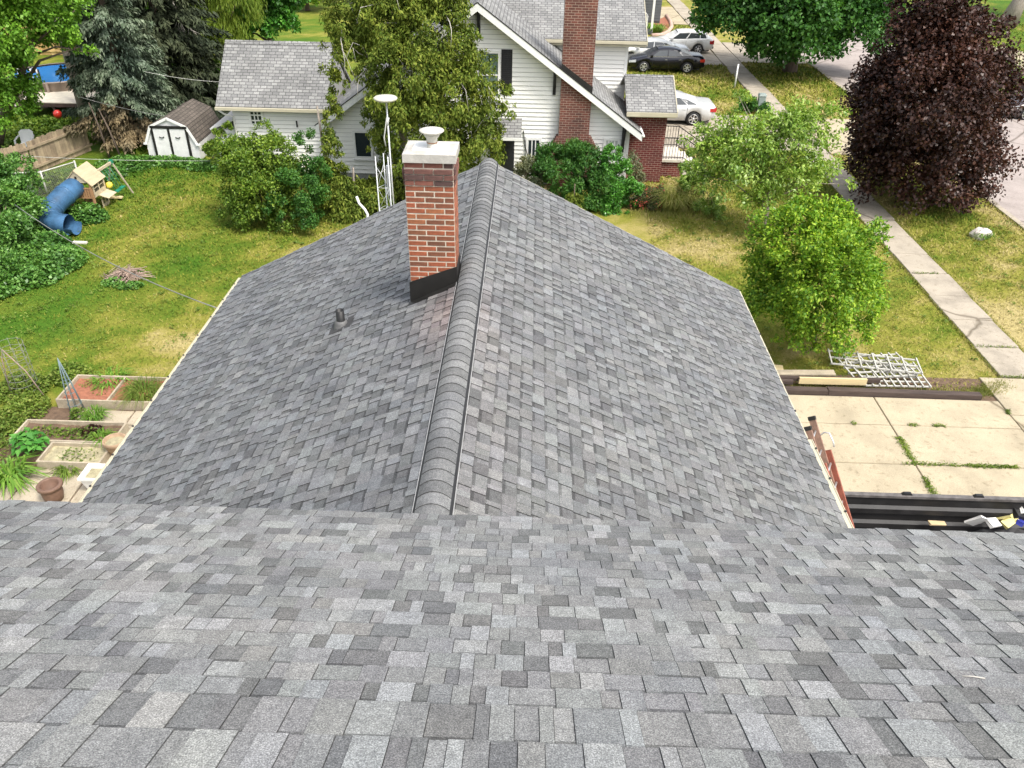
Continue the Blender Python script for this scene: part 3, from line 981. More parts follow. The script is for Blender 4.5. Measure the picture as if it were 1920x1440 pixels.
while y > Y0:
    m1 = MB()
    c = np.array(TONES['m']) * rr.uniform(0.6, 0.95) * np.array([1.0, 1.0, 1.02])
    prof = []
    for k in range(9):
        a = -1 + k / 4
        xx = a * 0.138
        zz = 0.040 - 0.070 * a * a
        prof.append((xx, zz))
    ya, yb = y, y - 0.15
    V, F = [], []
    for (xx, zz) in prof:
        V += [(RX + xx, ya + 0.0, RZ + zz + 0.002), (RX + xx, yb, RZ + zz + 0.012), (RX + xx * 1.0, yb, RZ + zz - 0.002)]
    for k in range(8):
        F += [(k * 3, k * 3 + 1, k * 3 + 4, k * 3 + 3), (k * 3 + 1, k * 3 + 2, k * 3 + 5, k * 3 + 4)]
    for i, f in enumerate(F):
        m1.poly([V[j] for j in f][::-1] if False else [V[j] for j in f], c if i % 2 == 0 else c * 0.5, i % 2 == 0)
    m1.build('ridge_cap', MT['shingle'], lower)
    y -= 0.143
# gutters
def gutter(xe, s, ya, yb, w, drop):
    ze = RZ - abs(xe - RX) * 0.5
    mb = MB()
    x1, x2 = xe + s * 0.004, xe + s * w
    z0, z1 = ze - 0.10, ze - drop
    prof = [(x1, z1), (x1, z0), (x2 - s * 0.02, z0), (x2, z1), (x2 - s * 0.012, z1 + 0.004), (x2 - s * 0.03, z0 + 0.01), (x1 + s * 0.006, z0 + 0.01)]
    for (a, b) in zip(prof, prof[1:]):
        mb.poly([(a[0], ya, a[1]), (b[0], ya, b[1]), (b[0], yb, b[1]), (a[0], yb, a[1])])
    mb.poly([(x1, ya, z1 - 0.004), (x2 - s * 0.012, ya, z1 - 0.006), (x2 - s * 0.012, yb, z1 - 0.006), (x1, yb, z1 - 0.004)])
    for yy in (ya, yb):
        mb.poly([(x1, yy, z1), (x1, yy, z0), (x2 - s * 0.02, yy, z0), (x2, yy, z1)])
    g = mb.build('gutter', MT['cream'], lower)
    y = ya + 0.4
    while y < yb:
        m1 = MB()
        m1.lathe([(0.001, 0.016), (0.015, 0.012), (0.015, 0.0)], (x2 - s * 0.012, y, z1 + 0.003), 8)
        m1.build('gutter_hanger', MT['iron'], g)
        y += 0.62
gutter(XL, -1, 3.8, Y1 - 0.05, 0.065, 0.012)
gutter(XR, 1, 3.8, 8.75, 0.085, 0.016)
mb = MB()
zr = RZ - (XR - RX) * 0.5
mb.box(XR + 0.002, XR + 0.03, 8.77, Y1, zr - 0.16, zr - 0.008)
for yy, s in ((Y1 + 0.004, 1),):
    for xa, xb in ((XL, RX), (RX, XR)):
        za, zb = RZ - abs(xa - RX) * 0.5, RZ - abs(xb - RX) * 0.5
        mb.hexa([(xa, yy, za - 0.16), (xb, yy, zb - 0.16), (xb, yy + 0.02, zb - 0.16), (xa, yy + 0.02, za - 0.16), (xa, yy, za - 0.002), (xb, yy, zb - 0.002), (xb, yy + 0.02, zb - 0.002), (xa, yy + 0.02, za - 0.002)])
mb.build('drip_edge', MT['cream'], lower)
for yy in (9.4, 11.6):
    m1 = MB()
    m1.lathe([(0.001, 0.02), (0.016, 0.018), (0.016, 0)], (XR + 0.018, yy, zr - 0.008), 8)
    m1.build('drip_edge_screw', MT['iron'], lower)

# chimney of the wing: real bricks in mortar
CX0, CX1, CYF, CYB = -1.425, -0.86, 8.74, 9.20
def rz(x): return RZ - abs(x - RX) * 0.5
zt = 7.91
mb = MB()
mb.hexa([(CX0 + 0.003, CYF + 0.003, rz(CX0) - 0.1), (CX1 - 0.003, CYF + 0.003, rz(CX0) - 0.1), (CX1 - 0.003, CYB - 0.012, rz(CX0) - 0.1), (CX0 + 0.003, CYB - 0.012, rz(CX0) - 0.1),
         (CX0 + 0.003, CYF + 0.003, zt), (CX1 - 0.003, CYF + 0.003, zt), (CX1 - 0.003, CYB - 0.012, zt), (CX0 + 0.003, CYB - 0.012, zt)])
chim = mb.build('chimney', MT['mortar'], house)
brick_me = {}
def brick_mesh(l, soot):
    k = (round(l, 3), soot)
    if k not in brick_me:
        m1 = MB()
        h, d, b = 0.0525, 0.095, 0.003
        lo = [(-l / 2, 0, -h / 2), (l / 2, 0, -h / 2), (l / 2, d, -h / 2), (-l / 2, d, -h / 2), (-l / 2, 0, h / 2), (l / 2, 0, h / 2), (l / 2, d, h / 2), (-l / 2, d, h / 2)]
        fr = [(-l / 2 + b, -b, -h / 2 + b), (l / 2 - b, -b, -h / 2 + b), (l / 2 - b, -b, h / 2 - b), (-l / 2 + b, -b, h / 2 - b)]
        m1.mesh_part(lo + fr, [(8, 9, 10, 11), (0, 1, 9, 8), (1, 5, 10, 9), (5, 4, 11, 10), (4, 0, 8, 11), (4, 5, 6, 7), (0, 3, 2, 1), (1, 2, 6, 5), (0, 4, 7, 3)])
        me = m1.mesh('brick')
        me.materials.append(MT['sootbrick'] if soot else MT['brick'])
        brick_me[k] = me
    return brick_me[k]
rr = random.Random(5)
CH = 0.0675
def brick_side(p0, p1, z0fun, out=0.0, zlist=None):
    """bricks along the face from p0 to p1 (outside to the right of p0->p1)"""
    p0, p1 = np.array(p0), np.array(p1)
    Ln = np.linalg.norm(p1 - p0)
    d = (p1 - p0) / Ln
    nx = np.array([d[1], -d[0]])
    ang = math.atan2(d[1], d[0])
    for k, z in zlist:
        proj = 0.022 if k in (1, 2) else (0.012 if k == 3 else 0)
        mod = 0.2245
        x = -mod / 2 if k % 2 else 0.0
        while x < Ln - 0.01:
            a, b = max(x, 0), min(x + mod, Ln)
            x += mod
            if b - a < 0.045:
                continue
            q = p0 + d * (a + b) / 2 + nx * (proj - 0.002)
            if z - 0.03 < z0fun(q[0]) - 0.03:
                continue
            o = bpy.data.objects.new('brick', brick_mesh(b - a - 0.014, k <= 3))
            COL.objects.link(o)
            o.parent = chim
            o.location = (q[0], q[1], z)
            o.rotation_euler = (rr.uniform(-0.012, 0.012), rr.uniform(-0.006, 0.006), ang + rr.uniform(-0.012, 0.012))
zl = [(k, zt - 0.036 - k * CH) for k in range(28)]
brick_side((CX0, CYF), (CX1, CYF), lambda x: rz(CX0), 0, zl)
brick_side((CX1, CYF), (CX1, CYB), lambda x: rz(CX1), 0, zl)
brick_side((CX0, CYB), (CX0, CYF), lambda x: rz(CX0), 0, zl)
mb = MB()
x0, x1, y0, y1 = CX0 - 0.005, CX1 + 0.03, CYF - 0.035, CYB + 0.02
mb.box(x0, x1, y0, y1, 7.915, 8.01)
mb.mesh_part([(x0, y0, 8.01), (x1, y0, 8.01), (x1, y1, 8.01), (x0, y1, 8.01), (x0 + 0.03, y0 + 0.03, 8.02), (x1 - 0.03, y0 + 0.03, 8.02), (x1 - 0.03, y1 - 0.03, 8.02), (x0 + 0.03, y1 - 0.03, 8.02)], [(4, 5, 6, 7), (0, 1, 5, 4), (1, 2, 6, 5), (2, 3, 7, 6), (3, 0, 4, 7)])
cap = mb.build('chimney_cap', MT['cappainted'], chim)
mb = MB()
mb.box(x0 + 0.10, x1 - 0.1, y0 + 0.1, y1 - 0.1, 8.021, 8.032)
mb.build('cap_plate', MT['whitedirty'], chim)
FC = (-1.115, 8.93, 8.03)
mb = MB()
mb.lathe([(0.062, 0), (0.062, 0.02), (0.058, 0.02), (0.058, 0.075), (0.062, 0.08), (0.062, 0.105), (0.075, 0.115), (0.095, 0.145), (0.095, 0.15)], FC, 20)
mb.build('flue_pipe', MT['flue'], chim)
mb = MB()
mb.lathe([(0.09, 0.148), (0.136, 0.178), (0.142, 0.186), (0.138, 0.192), (0.09, 0.205), (0.03, 0.212), (0.001, 0.213)], FC, 24)
mb.build('flue_rain_cap', MT['flue'], chim)
mb = MB()
mb.lathe([(0.0635, 0.052), (0.0635, 0.062)], FC, 20)
mb.build('flue_band', MT['rust'], chim)
# flashing
mb = MB()
f0, f1 = CYF - 0.014, CYF - 0.002
mb.hexa([(CX0 - 0.012, f0, rz(CX0) + 0.008), (CX1 + 0.01, f0, rz(CX1) + 0.012), (CX1 + 0.01, f1, rz(CX1) + 0.012), (CX0 - 0.012, f1, rz(CX0) + 0.008),
         (CX0 - 0.012, f0, 6.415), (CX1 + 0.01, f0, 6.64), (CX1 + 0.01, f1, 6.64), (CX0 - 0.012, f1, 6.415)])
mb.hexa([(CX0 - 0.03, f0 - 0.09, rz(CX0 - 0.03) + 0.016), (CX1 + 0.03, f0 - 0.09, rz(CX1 + 0.03) + 0.016), (CX1 + 0.03, f0, rz(CX1 + 0.03) + 0.018), (CX0 - 0.03, f0, rz(CX0 - 0.03) + 0.018),
         (CX0 - 0.03, f0 - 0.09, rz(CX0 - 0.03) + 0.019), (CX1 + 0.03, f0 - 0.09, rz(CX1 + 0.03) + 0.019), (CX1 + 0.03, f0, rz(CX1 + 0.03) + 0.022), (CX0 - 0.03, f0, rz(CX0 - 0.03) + 0.022)])
mb.build('apron_flashing', MT['black'], chim)
mb = MB()
mb.box(CX1 + 0.002, CX1 + 0.012, CYF - 0.01, CYB + 0.03, rz(CX1) - 0.03, rz(CX1) + 0.2)
mb.box(CX0 - 0.012, CX0 - 0.002, CYF - 0.01, CYB + 0.03, rz(CX0) - 0.03, rz(CX0) + 0.16)
mb.build('side_flashing', MT['black'], chim)
# plumbing vent
vx, vy = -2.40, 8.94
vz = rz(vx)
mb = MB()
mb.lathe([(0.055, -0.05), (0.055, 0.235), (0.046, 0.235), (0.046, 0.15), (0.001, 0.15)], (vx, vy, vz), 16)
vp = mb.build('vent_pipe', MT['blackpl'], lower)
mb = MB()
mb.lathe([(0.105, -0.03), (0.085, 0.05), (0.066, 0.085), (0.058, 0.088)], (vx, vy, vz), 16)
mb.build('vent_boot', MT['lead'], vp)
mb = MB()
q = 0.15
mb.hexa([(vx - q, vy - q, rz(vx - q) + 0.011), (vx + q, vy - q, rz(vx + q) + 0.011), (vx + q, vy + q, rz(vx + q) + 0.011), (vx - q, vy + q, rz(vx - q) + 0.011),
         (vx - q, vy - q, rz(vx - q) + 0.0155), (vx + q, vy - q, rz(vx + q) + 0.0155), (vx + q, vy + q, rz(vx + q) + 0.0155), (vx - q, vy + q, rz(vx - q) + 0.0155)])
mb.build('vent_flange', MT['deck'], vp)

# antenna tower standing behind the wing
tw = empty('antenna_tower', (-2.62, 14.0, 0), 'white lattice antenna tower with round dish on thin mast behind the wing roof', 'antenna')
cx, cy = -2.66, 14.0
leg = [(cx + 0.13 * math.cos(a), cy + 0.13 * math.sin(a)) for a in (rad(-150), rad(-30), rad(90))]
for (lx, ly) in leg:
    m1 = MB()
    m1.tube([(lx, ly, 0), (lx, ly, 6.28)], 0.011, 6)
    m1.build('leg', MT['galv'], tw)
mb = MB()
for i in range(3):
    a, b = leg[i], leg[(i + 1) % 3]
    z = 0.1
    fl = False
    while z < 6.0:
        p, q = (a, b) if fl else (b, a)
        mb.tube([(p[0], p[1], z), (q[0], q[1], z + 0.4)], 0.0055, 5)
        mb.tube([(a[0], a[1], z), (b[0], b[1], z)], 0.005, 5)
        z += 0.4
        fl = not fl
mb.build('lattice', MT['galv'], tw)
m1 = MB()
m1.tube([(-2.51, 14.02, 3.5), (-2.52, 14.02, 7.24)], 0.014, 8)
m1.build('mast', MT['alu'], tw)
m1 = MB()
m1.box(-2.60, -2.54, 13.96, 14.03, 5.55, 6.1)
m1.build('mast_bracket', MT['galv'], tw)
m1 = MB()
m1.lathe([(0.001, -0.045), (0.1, -0.045), (0.175, -0.03), (0.205, -0.005), (0.207, 0.01), (0.19, 0.026), (0.1, 0.036), (0.001, 0.038)], (-2.53, 14.02, 7.27), 28)
m1.build('dish', MT['dish'], tw)
m1 = MB()
m1.tube([(-2.58, 14.0, 6.45), (-2.60, 14.0, 6.6), (-2.56, 14.02, 6.8), (-2.53, 14.02, 6.95)], 0.012, 6)
m1.tube([(-2.53, 14.02, 6.75), (-2.49, 14.0, 6.95)], 0.01, 6)
m1.build('cable', MT['wirelight'], tw)
hook = empty('service_pipe', (-2.9, 13.35, 4), 'short white bent pipe at the far edge of the wing roof', 'pipe')
m1 = MB()
m1.tube([(-2.88, 13.36, 4.2), (-2.88, 13.36, 5.42), (-2.92, 13.37, 5.5), (-3.02, 13.4, 5.6), (-3.06, 13.42, 5.72)], 0.024, 8)
m1.build('bent_pipe', MT['white'], hook)

# ------------------------------------------------------------------ neighbour's white house
nh = empty('white_house', (-2, 34, 0), 'white clapboard house with tall outside brick chimney and grey roofs', 'house')
AX, AZ, SL = -1.98, 6.55, 0.706       # apex, slope
YW, YR = 30.4, 29.9
XE1, XE2 = AX - 6.16, AX + 6.16
WX0, WX1 = -7.7, 3.75
def gl(x): return AZ - abs(x - AX) * SL
mb = MB()
mb.poly([(WX0, YW + 0.02, 0), (WX1, YW + 0.02, 0), (WX1, YW + 0.02, gl(WX1) - 0.1), (AX, YW + 0.02, AZ - 0.1), (WX0, YW + 0.02, gl(WX0) - 0.1)])
mb.box(WX0 + 0.01, WX1 - 0.01, YW + 0.05, 41, 0, gl(WX1) - 0.15)
wall = mb.build('gable_wall', MT['lapshade'], nh)
def clap(mb, x0, x1, y, z0, h, xtop0=None, xtop1=None, t=0.034):
    """one lapped board facing -Y"""
    a0, a1 = (x0 if xtop0 is None else xtop0), (x1 if xtop1 is None else xtop1)
    g = 0.017
    z0, h = z0 + g, h - g
    mb.mesh_part([(x0, y - t, z0), (x1, y - t, z0), (a1, y - 0.003, z0 + h), (a0, y - 0.003, z0 + h), (x0, y, z0), (x1, y, z0)],
                 [(0, 1, 2, 3), (4, 5, 1, 0), (0, 3, 4), (1, 5, 2)])
z, bh = 0.25, 0.158
while z < AZ - 0.2:
    hw0 = min((AZ - 0.12 - z) / SL, 20)
    hw1 = min((AZ - 0.12 - z - bh) / SL, 20)
    x0, x1 = max(WX0, AX - hw0), min(WX1, AX + hw0)
    t0, t1 = max(WX0, AX - hw1), min(WX1, AX + hw1)
    if t1 > t0:
        m1 = MB()
        clap(m1, x0, x1, YW, z, bh, t0, t1)
        m1.build('siding_board', MT['siding'], wall)
    z += bh
m1 = MB()
m1.box(WX1 - 0.09, WX1 + 0.02, YW - 0.035, YW + 0.1, 0, gl(WX1) - 0.12)
m1.box(WX0 - 0.02, WX0 + 0.09, YW - 0.035, YW + 0.1, 0, gl(WX0) - 0.12)
m1.build('corner_board', MT['white'], nh)
# gable roof: two slabs (the back part of the right one is cut by the cross wing)
def slab(mb, p, th=0.14):
    p = [np.array(q, float) for q in p]
    n = np.cross(p[1] - p[0], p[3] - p[0])
    n = n / np.linalg.norm(n)
    lo = [q - n * th for q in p]
    return mb.hexa([tuple(q) for q in lo] + [tuple(q) for q in p])
YB = 33.75
mb = MB()
slab(mb, [(AX, YR, AZ), (XE2, YR, gl(XE2)), (XE2, YB, gl(XE2)), (AX, YB, AZ)])
slab(mb, [(XE1, YR, gl(XE1)), (AX, YR, AZ), (AX, 41, AZ), (XE1, 41, gl(XE1))])
groof = mb.build('gable_roof', MT['farshingle'], nh)
mb = MB()
for xe in (XE1, XE2):
    a, b = (AX, AZ), (xe, gl(xe))
    s = 1 if xe > AX else -1
    p = [(a[0], YR - 0.03, a[1] - 0.26), (b[0], YR - 0.03, b[1] - 0.26), (b[0], YR - 0.003, b[1] - 0.26), (a[0], YR - 0.003, a[1] - 0.26),
         (a[0], YR - 0.03, a[1] + 0.0), (b[0], YR - 0.03, b[1] + 0.0), (b[0], YR - 0.003, b[1] + 0.0), (a[0], YR - 0.003, a[1] + 0.0)]
    if s < 0:
        p = [p[i] for i in (1, 0, 3, 2, 5, 4, 7, 6)]
    mb.hexa(p)
    # soffit
    mb.poly([(a[0], YR, a[1] - 0.2), (b[0], YR, b[1] - 0.2), (b[0], YW, b[1] - 0.2), (a[0], YW, a[1] - 0.2)])
mb.build('rake_board', MT['white'], groof)
mb = MB()
for xe in (XE1, XE2):
    mb.bar((AX, YR - 0.012, AZ + 0.02), (xe, YR - 0.012, gl(xe) + 0.02), 0.06, 0.03)
mb.build('rake_edge_metal', MT['black'], groof)
mb = MB()
mb.tube([(XE2 + 0.04, YR - 0.05, gl(XE2) - 0.06), (XE2 + 0.04, YB, gl(XE2) - 0.06)], 0.055, 8)
mb.build('eave_gutter', MT['white'], groof)
# ridge caps
mb = MB()
for k in range(26):
    y = YR + 0.42 * k
    mb.hexa([(AX - 0.14, y, AZ - 0.09), (AX, y, AZ + 0.006), (AX, y + 0.4, AZ + 0.002), (AX - 0.14, y + 0.4, AZ - 0.095), (AX - 0.14, y, AZ - 0.07), (AX, y, AZ + 0.026), (AX, y + 0.4, AZ + 0.02), (AX - 0.14, y + 0.4, AZ - 0.08)])
    mb.hexa([(AX, y, AZ + 0.006), (AX + 0.14, y, AZ - 0.09), (AX + 0.14, y + 0.4, AZ - 0.095), (AX, y + 0.4, AZ + 0.002), (AX, y, AZ + 0.026), (AX + 0.14, y, AZ - 0.07), (AX + 0.14, y + 0.4, AZ - 0.08), (AX, y + 0.4, AZ + 0.02)])
mb.build('ridge_caps', MT['farshingle'], groof)
# cross wing
CX_0, CX_1 = -1.0, 3.78
CZ = 4.62
mb = MB()
mb.box(CX_0, CX_1, YB, 40.2, 0.0, CZ + 0.15)
mb.poly([(CX_1, YB, CZ + 0.15), (CX_1, 40.2, CZ + 0.15), (CX_1, 36.97, CZ + 1.6)])
cw = mb.build('cross_wing_wall', MT['lapshade'], nh)
z = 1.5
while z < CZ - 0.02:
    m1 = MB()
    clap(m1, CX_0, CX_1, YB, z, bh)
    m1.build('siding_board', MT['siding'], cw)
    z += bh
m1 = MB()
m1.box(CX_1 - 0.1, CX_1 + 0.02, YB - 0.035, YB + 0.08, 1.2, CZ)
m1.box(CX_0, CX_1 + 0.02, YB - 0.04, YB - 0.005, CZ, CZ + 0.14)
m1.build('trim_board', MT['white'], cw)
mb = MB()
ye, ze = 33.3, 4.86
rl = 3.65
slab(mb, [(-2.2, ye, ze), (4.45, ye, ze), (4.45, ye + rl, ze + rl * 0.5), (-2.2, ye + rl, ze + rl * 0.5)])
slab(mb, [(4.45, ye + 2 * rl, ze), (-2.2, ye + 2 * rl, ze), (-2.2, ye + rl, ze + rl * 0.5), (4.45, ye + rl, ze + rl * 0.5)])
cr = mb.build('cross_wing_roof', MT['farshingle'], nh)
m1 = MB()
m1.box(0.45, 4.46, ye - 0.10, ye - 0.003, ze - 0.13, ze - 0.03)
m1.box(0.45, 4.44, ye, YB, ze - 0.24, ze - 0.17)
for s in (0, 1):
    pass
m1.hexa([(4.452, ye - 0.02, ze - 0.2), (4.475, ye - 0.02, ze - 0.2), (4.475, ye + rl, ze + rl * 0.5 - 0.2), (4.452, ye + rl, ze + rl * 0.5 - 0.2), (4.452, ye - 0.02, ze + 0.01), (4.475, ye - 0.02, ze + 0.01), (4.475, ye + rl, ze + rl * 0.5 + 0.01), (4.452, ye + rl, ze + rl * 0.5 + 0.01)])
m1.build('eave_board', MT['cream'], cr)
# tall outside chimney
def chimney2():
    mb = MB()
    yf = 30.03
    zs0, zs1 = 2.0, 1.38
    x0, x1 = 1.05, 2.19
    f0, f1 = 0.72, 2.56
    sect = [(f0, f1, 0), (f0, f1, zs1), (x0, x1, zs0), (x0, x1, 8.3)]
    for (a0, a1, z0), (b0, b1, z1) in zip(sect, sect[1:]):
        lo = [(a0, yf, z0), (a1, yf, z0), (a1, YW + 0.25, z0), (a0, YW + 0.25, z0)]
        hi = [(b0, yf, z1), (b1, yf, z1), (b1, YW + 0.25, z1), (b0, YW + 0.25, z1)]
        mb.mesh_part(lo + hi, [(0, 1, 5, 4), (1, 2, 6, 5), (3, 0, 4, 7), (2, 3, 7, 6)])
    mb.poly([(x0, yf, 8.3), (x1, yf, 8.3), (x1, YW + 0.25, 8.3), (x0, YW + 0.25, 8.3)])
    ch = mb.build('tall_chimney', MT['brickwall'], nh)
    rr = random.Random(3)
    for s, xa, xb in ((-1, x0, f0), (1, x1, f1)):
        m1 = MB()
        for k in range(8):
            t = (k + 0.5) / 8
            z = zs0 + (zs1 - zs0) * t
            xx = xa + (xb - xa) * t
            m1.box(xx - 0.07, xx + 0.07, yf - 0.012, YW + 0.1, z - 0.035, z + 0.04)
        m1.build('shoulder_bricks', MT['brickwall'], ch)
    m1 = MB()
    for (xx, s) in ((x0 - 0.012, -1),):
        pass
    m1.hexa([(x0 - 0.02, yf - 0.016, gl(x0) - 0.02), (x1 + 0.02, yf - 0.016, gl(x1) - 0.02), (x1 + 0.02, yf - 0.002, gl(x1) - 0.02), (x0 - 0.02, yf - 0.002, gl(x0) - 0.02),
             (x0 - 0.02, yf - 0.016, gl(x0) + 0.22), (x1 + 0.02, yf - 0.016, gl(x1) + 0.22), (x1 + 0.02, yf - 0.002, gl(x1) + 0.22), (x0 - 0.02, yf - 0.002, gl(x0) + 0.22)])
    m1.box(x1 + 0.002, x1 + 0.02, yf, YW + 0.3, gl(x1), gl(x1) + 0.2)
    m1.build('chimney_flashing', MT['black'], ch)
chimney2()
# brackets under the rake
for bx, bl in ((AX + 0.02, 0.95), (0.82, 0.9), (3.53, 1.05)):
    m1 = MB()
    zt2 = gl(bx) - 0.22
    m1.box(bx - 0.055, bx + 0.055, YW - 0.10, YW - 0.022, zt2 - bl, zt2)
    m1.bar((bx, YW - 0.06, zt2 - bl + 0.1), (bx, YR + 0.05, zt2 - 0.05), 0.09)
    m1.build('rake_bracket', MT['shutter'], nh)
# windows
def window(parent, x0, x1, z0, z1, y, glass, bars_v=0, bars_h=1, fr='white', fw=0.09):
    mb = MB()
    for a in ((x0, x1, z0, z0 + fw), (x0, x1, z1 - fw, z1), (x0, x0 + fw, z0 + fw, z1 - fw), (x1 - fw, x1, z0 + fw, z1 - fw)):
        mb.box(a[0], a[1], y - 0.07, y - 0.02, a[2], a[3])
    f = mb.build('window', MT[fr], parent)
    m1 = MB()
    m1.box(x0 + fw + 0.002, x1 - fw - 0.002, y - 0.035, y - 0.025, z0 + fw + 0.002, z1 - fw - 0.002)
    m1.build('pane', MT[glass], f)
    m1 = MB()
    for k in range(bars_h):
        z = z0 + (z1 - z0) * (k + 1) / (bars_h + 1)
        m1.box(x0 + fw, x1 - fw, y - 0.058, y - 0.038, z - 0.025, z + 0.025)
    for k in range(bars_v):
        x = x0 + fw + (x1 - x0 - 2 * fw) * (k + 1) / (bars_v + 1)
        m1.box(x - 0.02, x + 0.02, y - 0.060, y - 0.040, z0 + fw, z1 - fw)
    if bars_h or bars_v:
        m1.build('glazing_bar', MT['white'], f)
    m1 = MB()
    m1.box(x0 - 0.04, x1 + 0.04, y - 0.1, y - 0.02, z0 - 0.05, z0 - 0.003)
    m1.build('sill', MT['white'], f)
    return f
window(nh, -2.05, -1.18, 3.25, 4.93, YW, 'glassgreen', 0, 1)
for xa in (-1.15, -2.5):
    m1 = MB()
    m1.box(xa, xa + 0.40, YW - 0.06, YW - 0.023, 3.42, 4.98)
    for k in range(20):
        z = 3.5 + k * 0.073
        m1.box(xa + 0.05, xa + 0.35, YW - 0.068, YW - 0.061, z, z + 0.04)
    m1.build('shutter', MT['shutter'], nh)
window(nh, -0.17, 0.42, 1.0, 1.84, YW, 'glass', 2, 0)
window(nh, 2.79, 3.42, 1.0, 1.9, YW, 'blind', 3, 0)
window(nh, -6.85, -6.1, 0.85, 1.95, YW, 'glass', 0, 0)
# little lean-to roof over the cellar door
mb = MB()
slab(mb, [(-1.7, 29.55, 2.05), (-0.35, 29.55, 2.05), (-0.35, 30.38, 2.55), (-1.7, 30.38, 2.55)], 0.05)
aw = mb.build('door_hood', MT['farshingle'], nh)
m1 = MB()
m1.box(-1.7, -0.33, 29.52, 29.548, 1.95, 2.06)
m1.build('hood_fascia', MT['white'], aw)
m1 = MB()
m1.box(-1.55, -0.62, YW - 0.06, YW - 0.02, 0.1, 1.9)
m1.build('cellar_door', MT['shutter'], nh)
m1 = MB()
m1.tube([(-0.28, YW - 0.05, 2.1), (-0.2, YW - 0.06, 1.5), (0.1, YW - 0.4, 0.6), (0.2, YW - 0.6, 0.0)], 0.018, 6)
m1.build('cable_conduit', MT['black'], nh)
# brick porch
mb = MB()
mb.box(3.80, 5.22, 31.0, 33.6, 0, 2.63)
po = mb.build('brick_porch', MT['brickwall2'], nh)
m1 = MB()
py0, py1 = 30.6, 32.55
slab(m1, [(3.6, py0, 2.84), (5.5, py0, 2.84), (5.5, py1, 3.74), (3.6, py1, 3.74)], 0.1)
slab(m1, [(5.5, py1 * 2 - py0, 2.84), (3.6, py1 * 2 - py0, 2.84), (3.6, py1, 3.74), (5.5, py1, 3.74)], 0.1)
pr = m1.build('porch_roof', MT['farshingle'], nh)
m1 = MB()
m1.box(3.6, 5.52, py0 - 0.06, py0 - 0.004, 2.68, 2.83)
m1.box(3.62, 5.46, py0, 31.0, 2.64, 2.7)
m1.hexa([(5.502, py0, 2.7), (5.53, py0, 2.7), (5.53, py1, 3.6), (5.502, py1, 3.6), (5.502, py0, 2.86), (5.53, py0, 2.86), (5.53, py1, 3.76), (5.502, py1, 3.76)])
m1.poly([(5.45, 31.0, 2.65), (5.45, 33.9, 2.65), (5.45, py1, 3.62)])
m1.build('porch_fascia', MT['cream'], pr)
m1 = MB()
for k in range(9):
    x = 3.62 + 0.21 * k
    m1.hexa([(x, py1 - 0.13, 3.69), (x + 0.2, py1 - 0.13, 3.68), (x + 0.2, py1, 3.745), (x, py1, 3.75), (x, py1 - 0.13, 3.71), (x + 0.2, py1 - 0.13, 3.70), (x + 0.2, py1, 3.765), (x, py1, 3.775)])
m1.build('porch_ridge_caps', MT['farshingle'], pr)
# side steps and railing
m1 = MB()
m1.box(5.24, 6.12, 31.7, 33.5, 0, 0.62)
st = m1.build('stoop', MT['brickwall2'], nh)
m1 = MB()
m1.box(5.23, 6.2, 31.62, 33.55, 0.622, 0.72)
m1.build('stoop_cap', MT['stonewhite'], st)
for k in range(3):
    m1 = MB()
    m1.box(6.22 + 0.3 * k, 6.52 + 0.3 * k, 31.8, 33.4, 0, 0.54 - 0.18 * k)
    m1.build('step', MT['stonewhite'], st)
def railing(ya):
    mb = MB()
    zb = 0.72
    mb.bar((5.26, ya, zb + 0.85), (6.16, ya, zb + 0.85), 0.035)
    mb.bar((5.26, ya, zb + 0.08), (6.16, ya, zb + 0.08), 0.025)
    mb.bar((6.16, ya, zb + 0.85), (7.1, ya, zb + 0.25), 0.035)
    mb.bar((6.16, ya, zb + 0.08), (7.1, ya, zb - 0.55), 0.025)
    for k in range(9):
        x = 5.26 + 0.9 * k / 8
        mb.bar((x, ya, zb), (x, ya, zb + 0.85), 0.03 if k in (0, 8) else 0.016)
    for k in range(1, 8):
        x = 6.16 + 0.94 * k / 7
        z = zb + 0.85 - 0.6 * k / 7
        mb.bar((x, ya, z - 0.8), (x, ya, z), 0.03 if k == 7 else 0.016)
    mb.build('railing', MT['iron'], st)
railing(31.72)
railing(33.4)

# ------------------------------------------------------------------ garage beside the white house
ga = empty('garage', (-10.2, 34, 0), 'low white garage with a wide grey shingle roof and small window', 'garage')
gx0, gx1 = -12.2, -8.1
gyf, gyr = 32.0, 34.35
mb = MB()
mb.box(gx0 + 0.1, gx1 - 0.1, 32.38, 36.4, 0, 2.25)
mb.poly([(gx0 + 0.1, 32.38, 2.25), (gx0 + 0.1, 34.35, 4.1), (gx0 + 0.1, 36.4, 2.25)])
mb.poly([(gx1 - 0.1, 32.38, 2.25), (gx1 - 0.1, 36.4, 2.25), (gx1 - 0.1, 34.35, 4.1)])
gw = mb.build('wall', MT['lapshade'], ga)
z = 0.1
while z < 2.15:
    m1 = MB()
    clap(m1, gx0 + 0.1, gx1 - 0.1, 32.36, z, bh)
    m1.build('siding_board', MT['siding'], gw)
    z += bh
mb = MB()
slab(mb, [(gx0 - 0.42, gyf, 2.27), (gx1, gyf, 2.27), (gx1 - 0.1, gyr, 4.31), (gx0 - 0.42, gyr, 4.31)], 0.1)
slab(mb, [(gx1, 36.75, 2.27), (gx0 - 0.42, 36.75, 2.27), (gx0 - 0.42, gyr, 4.31), (gx1 - 0.1, gyr, 4.31)], 0.1)
gr = mb.build('roof', MT['farshingle'], ga)
m1 = MB()
m1.box(gx0 - 0.42, gx1, gyf - 0.12, gyf - 0.004, 2.15, 2.26)
m1.build('gutter', MT['cream'], gr)
m1 = MB()
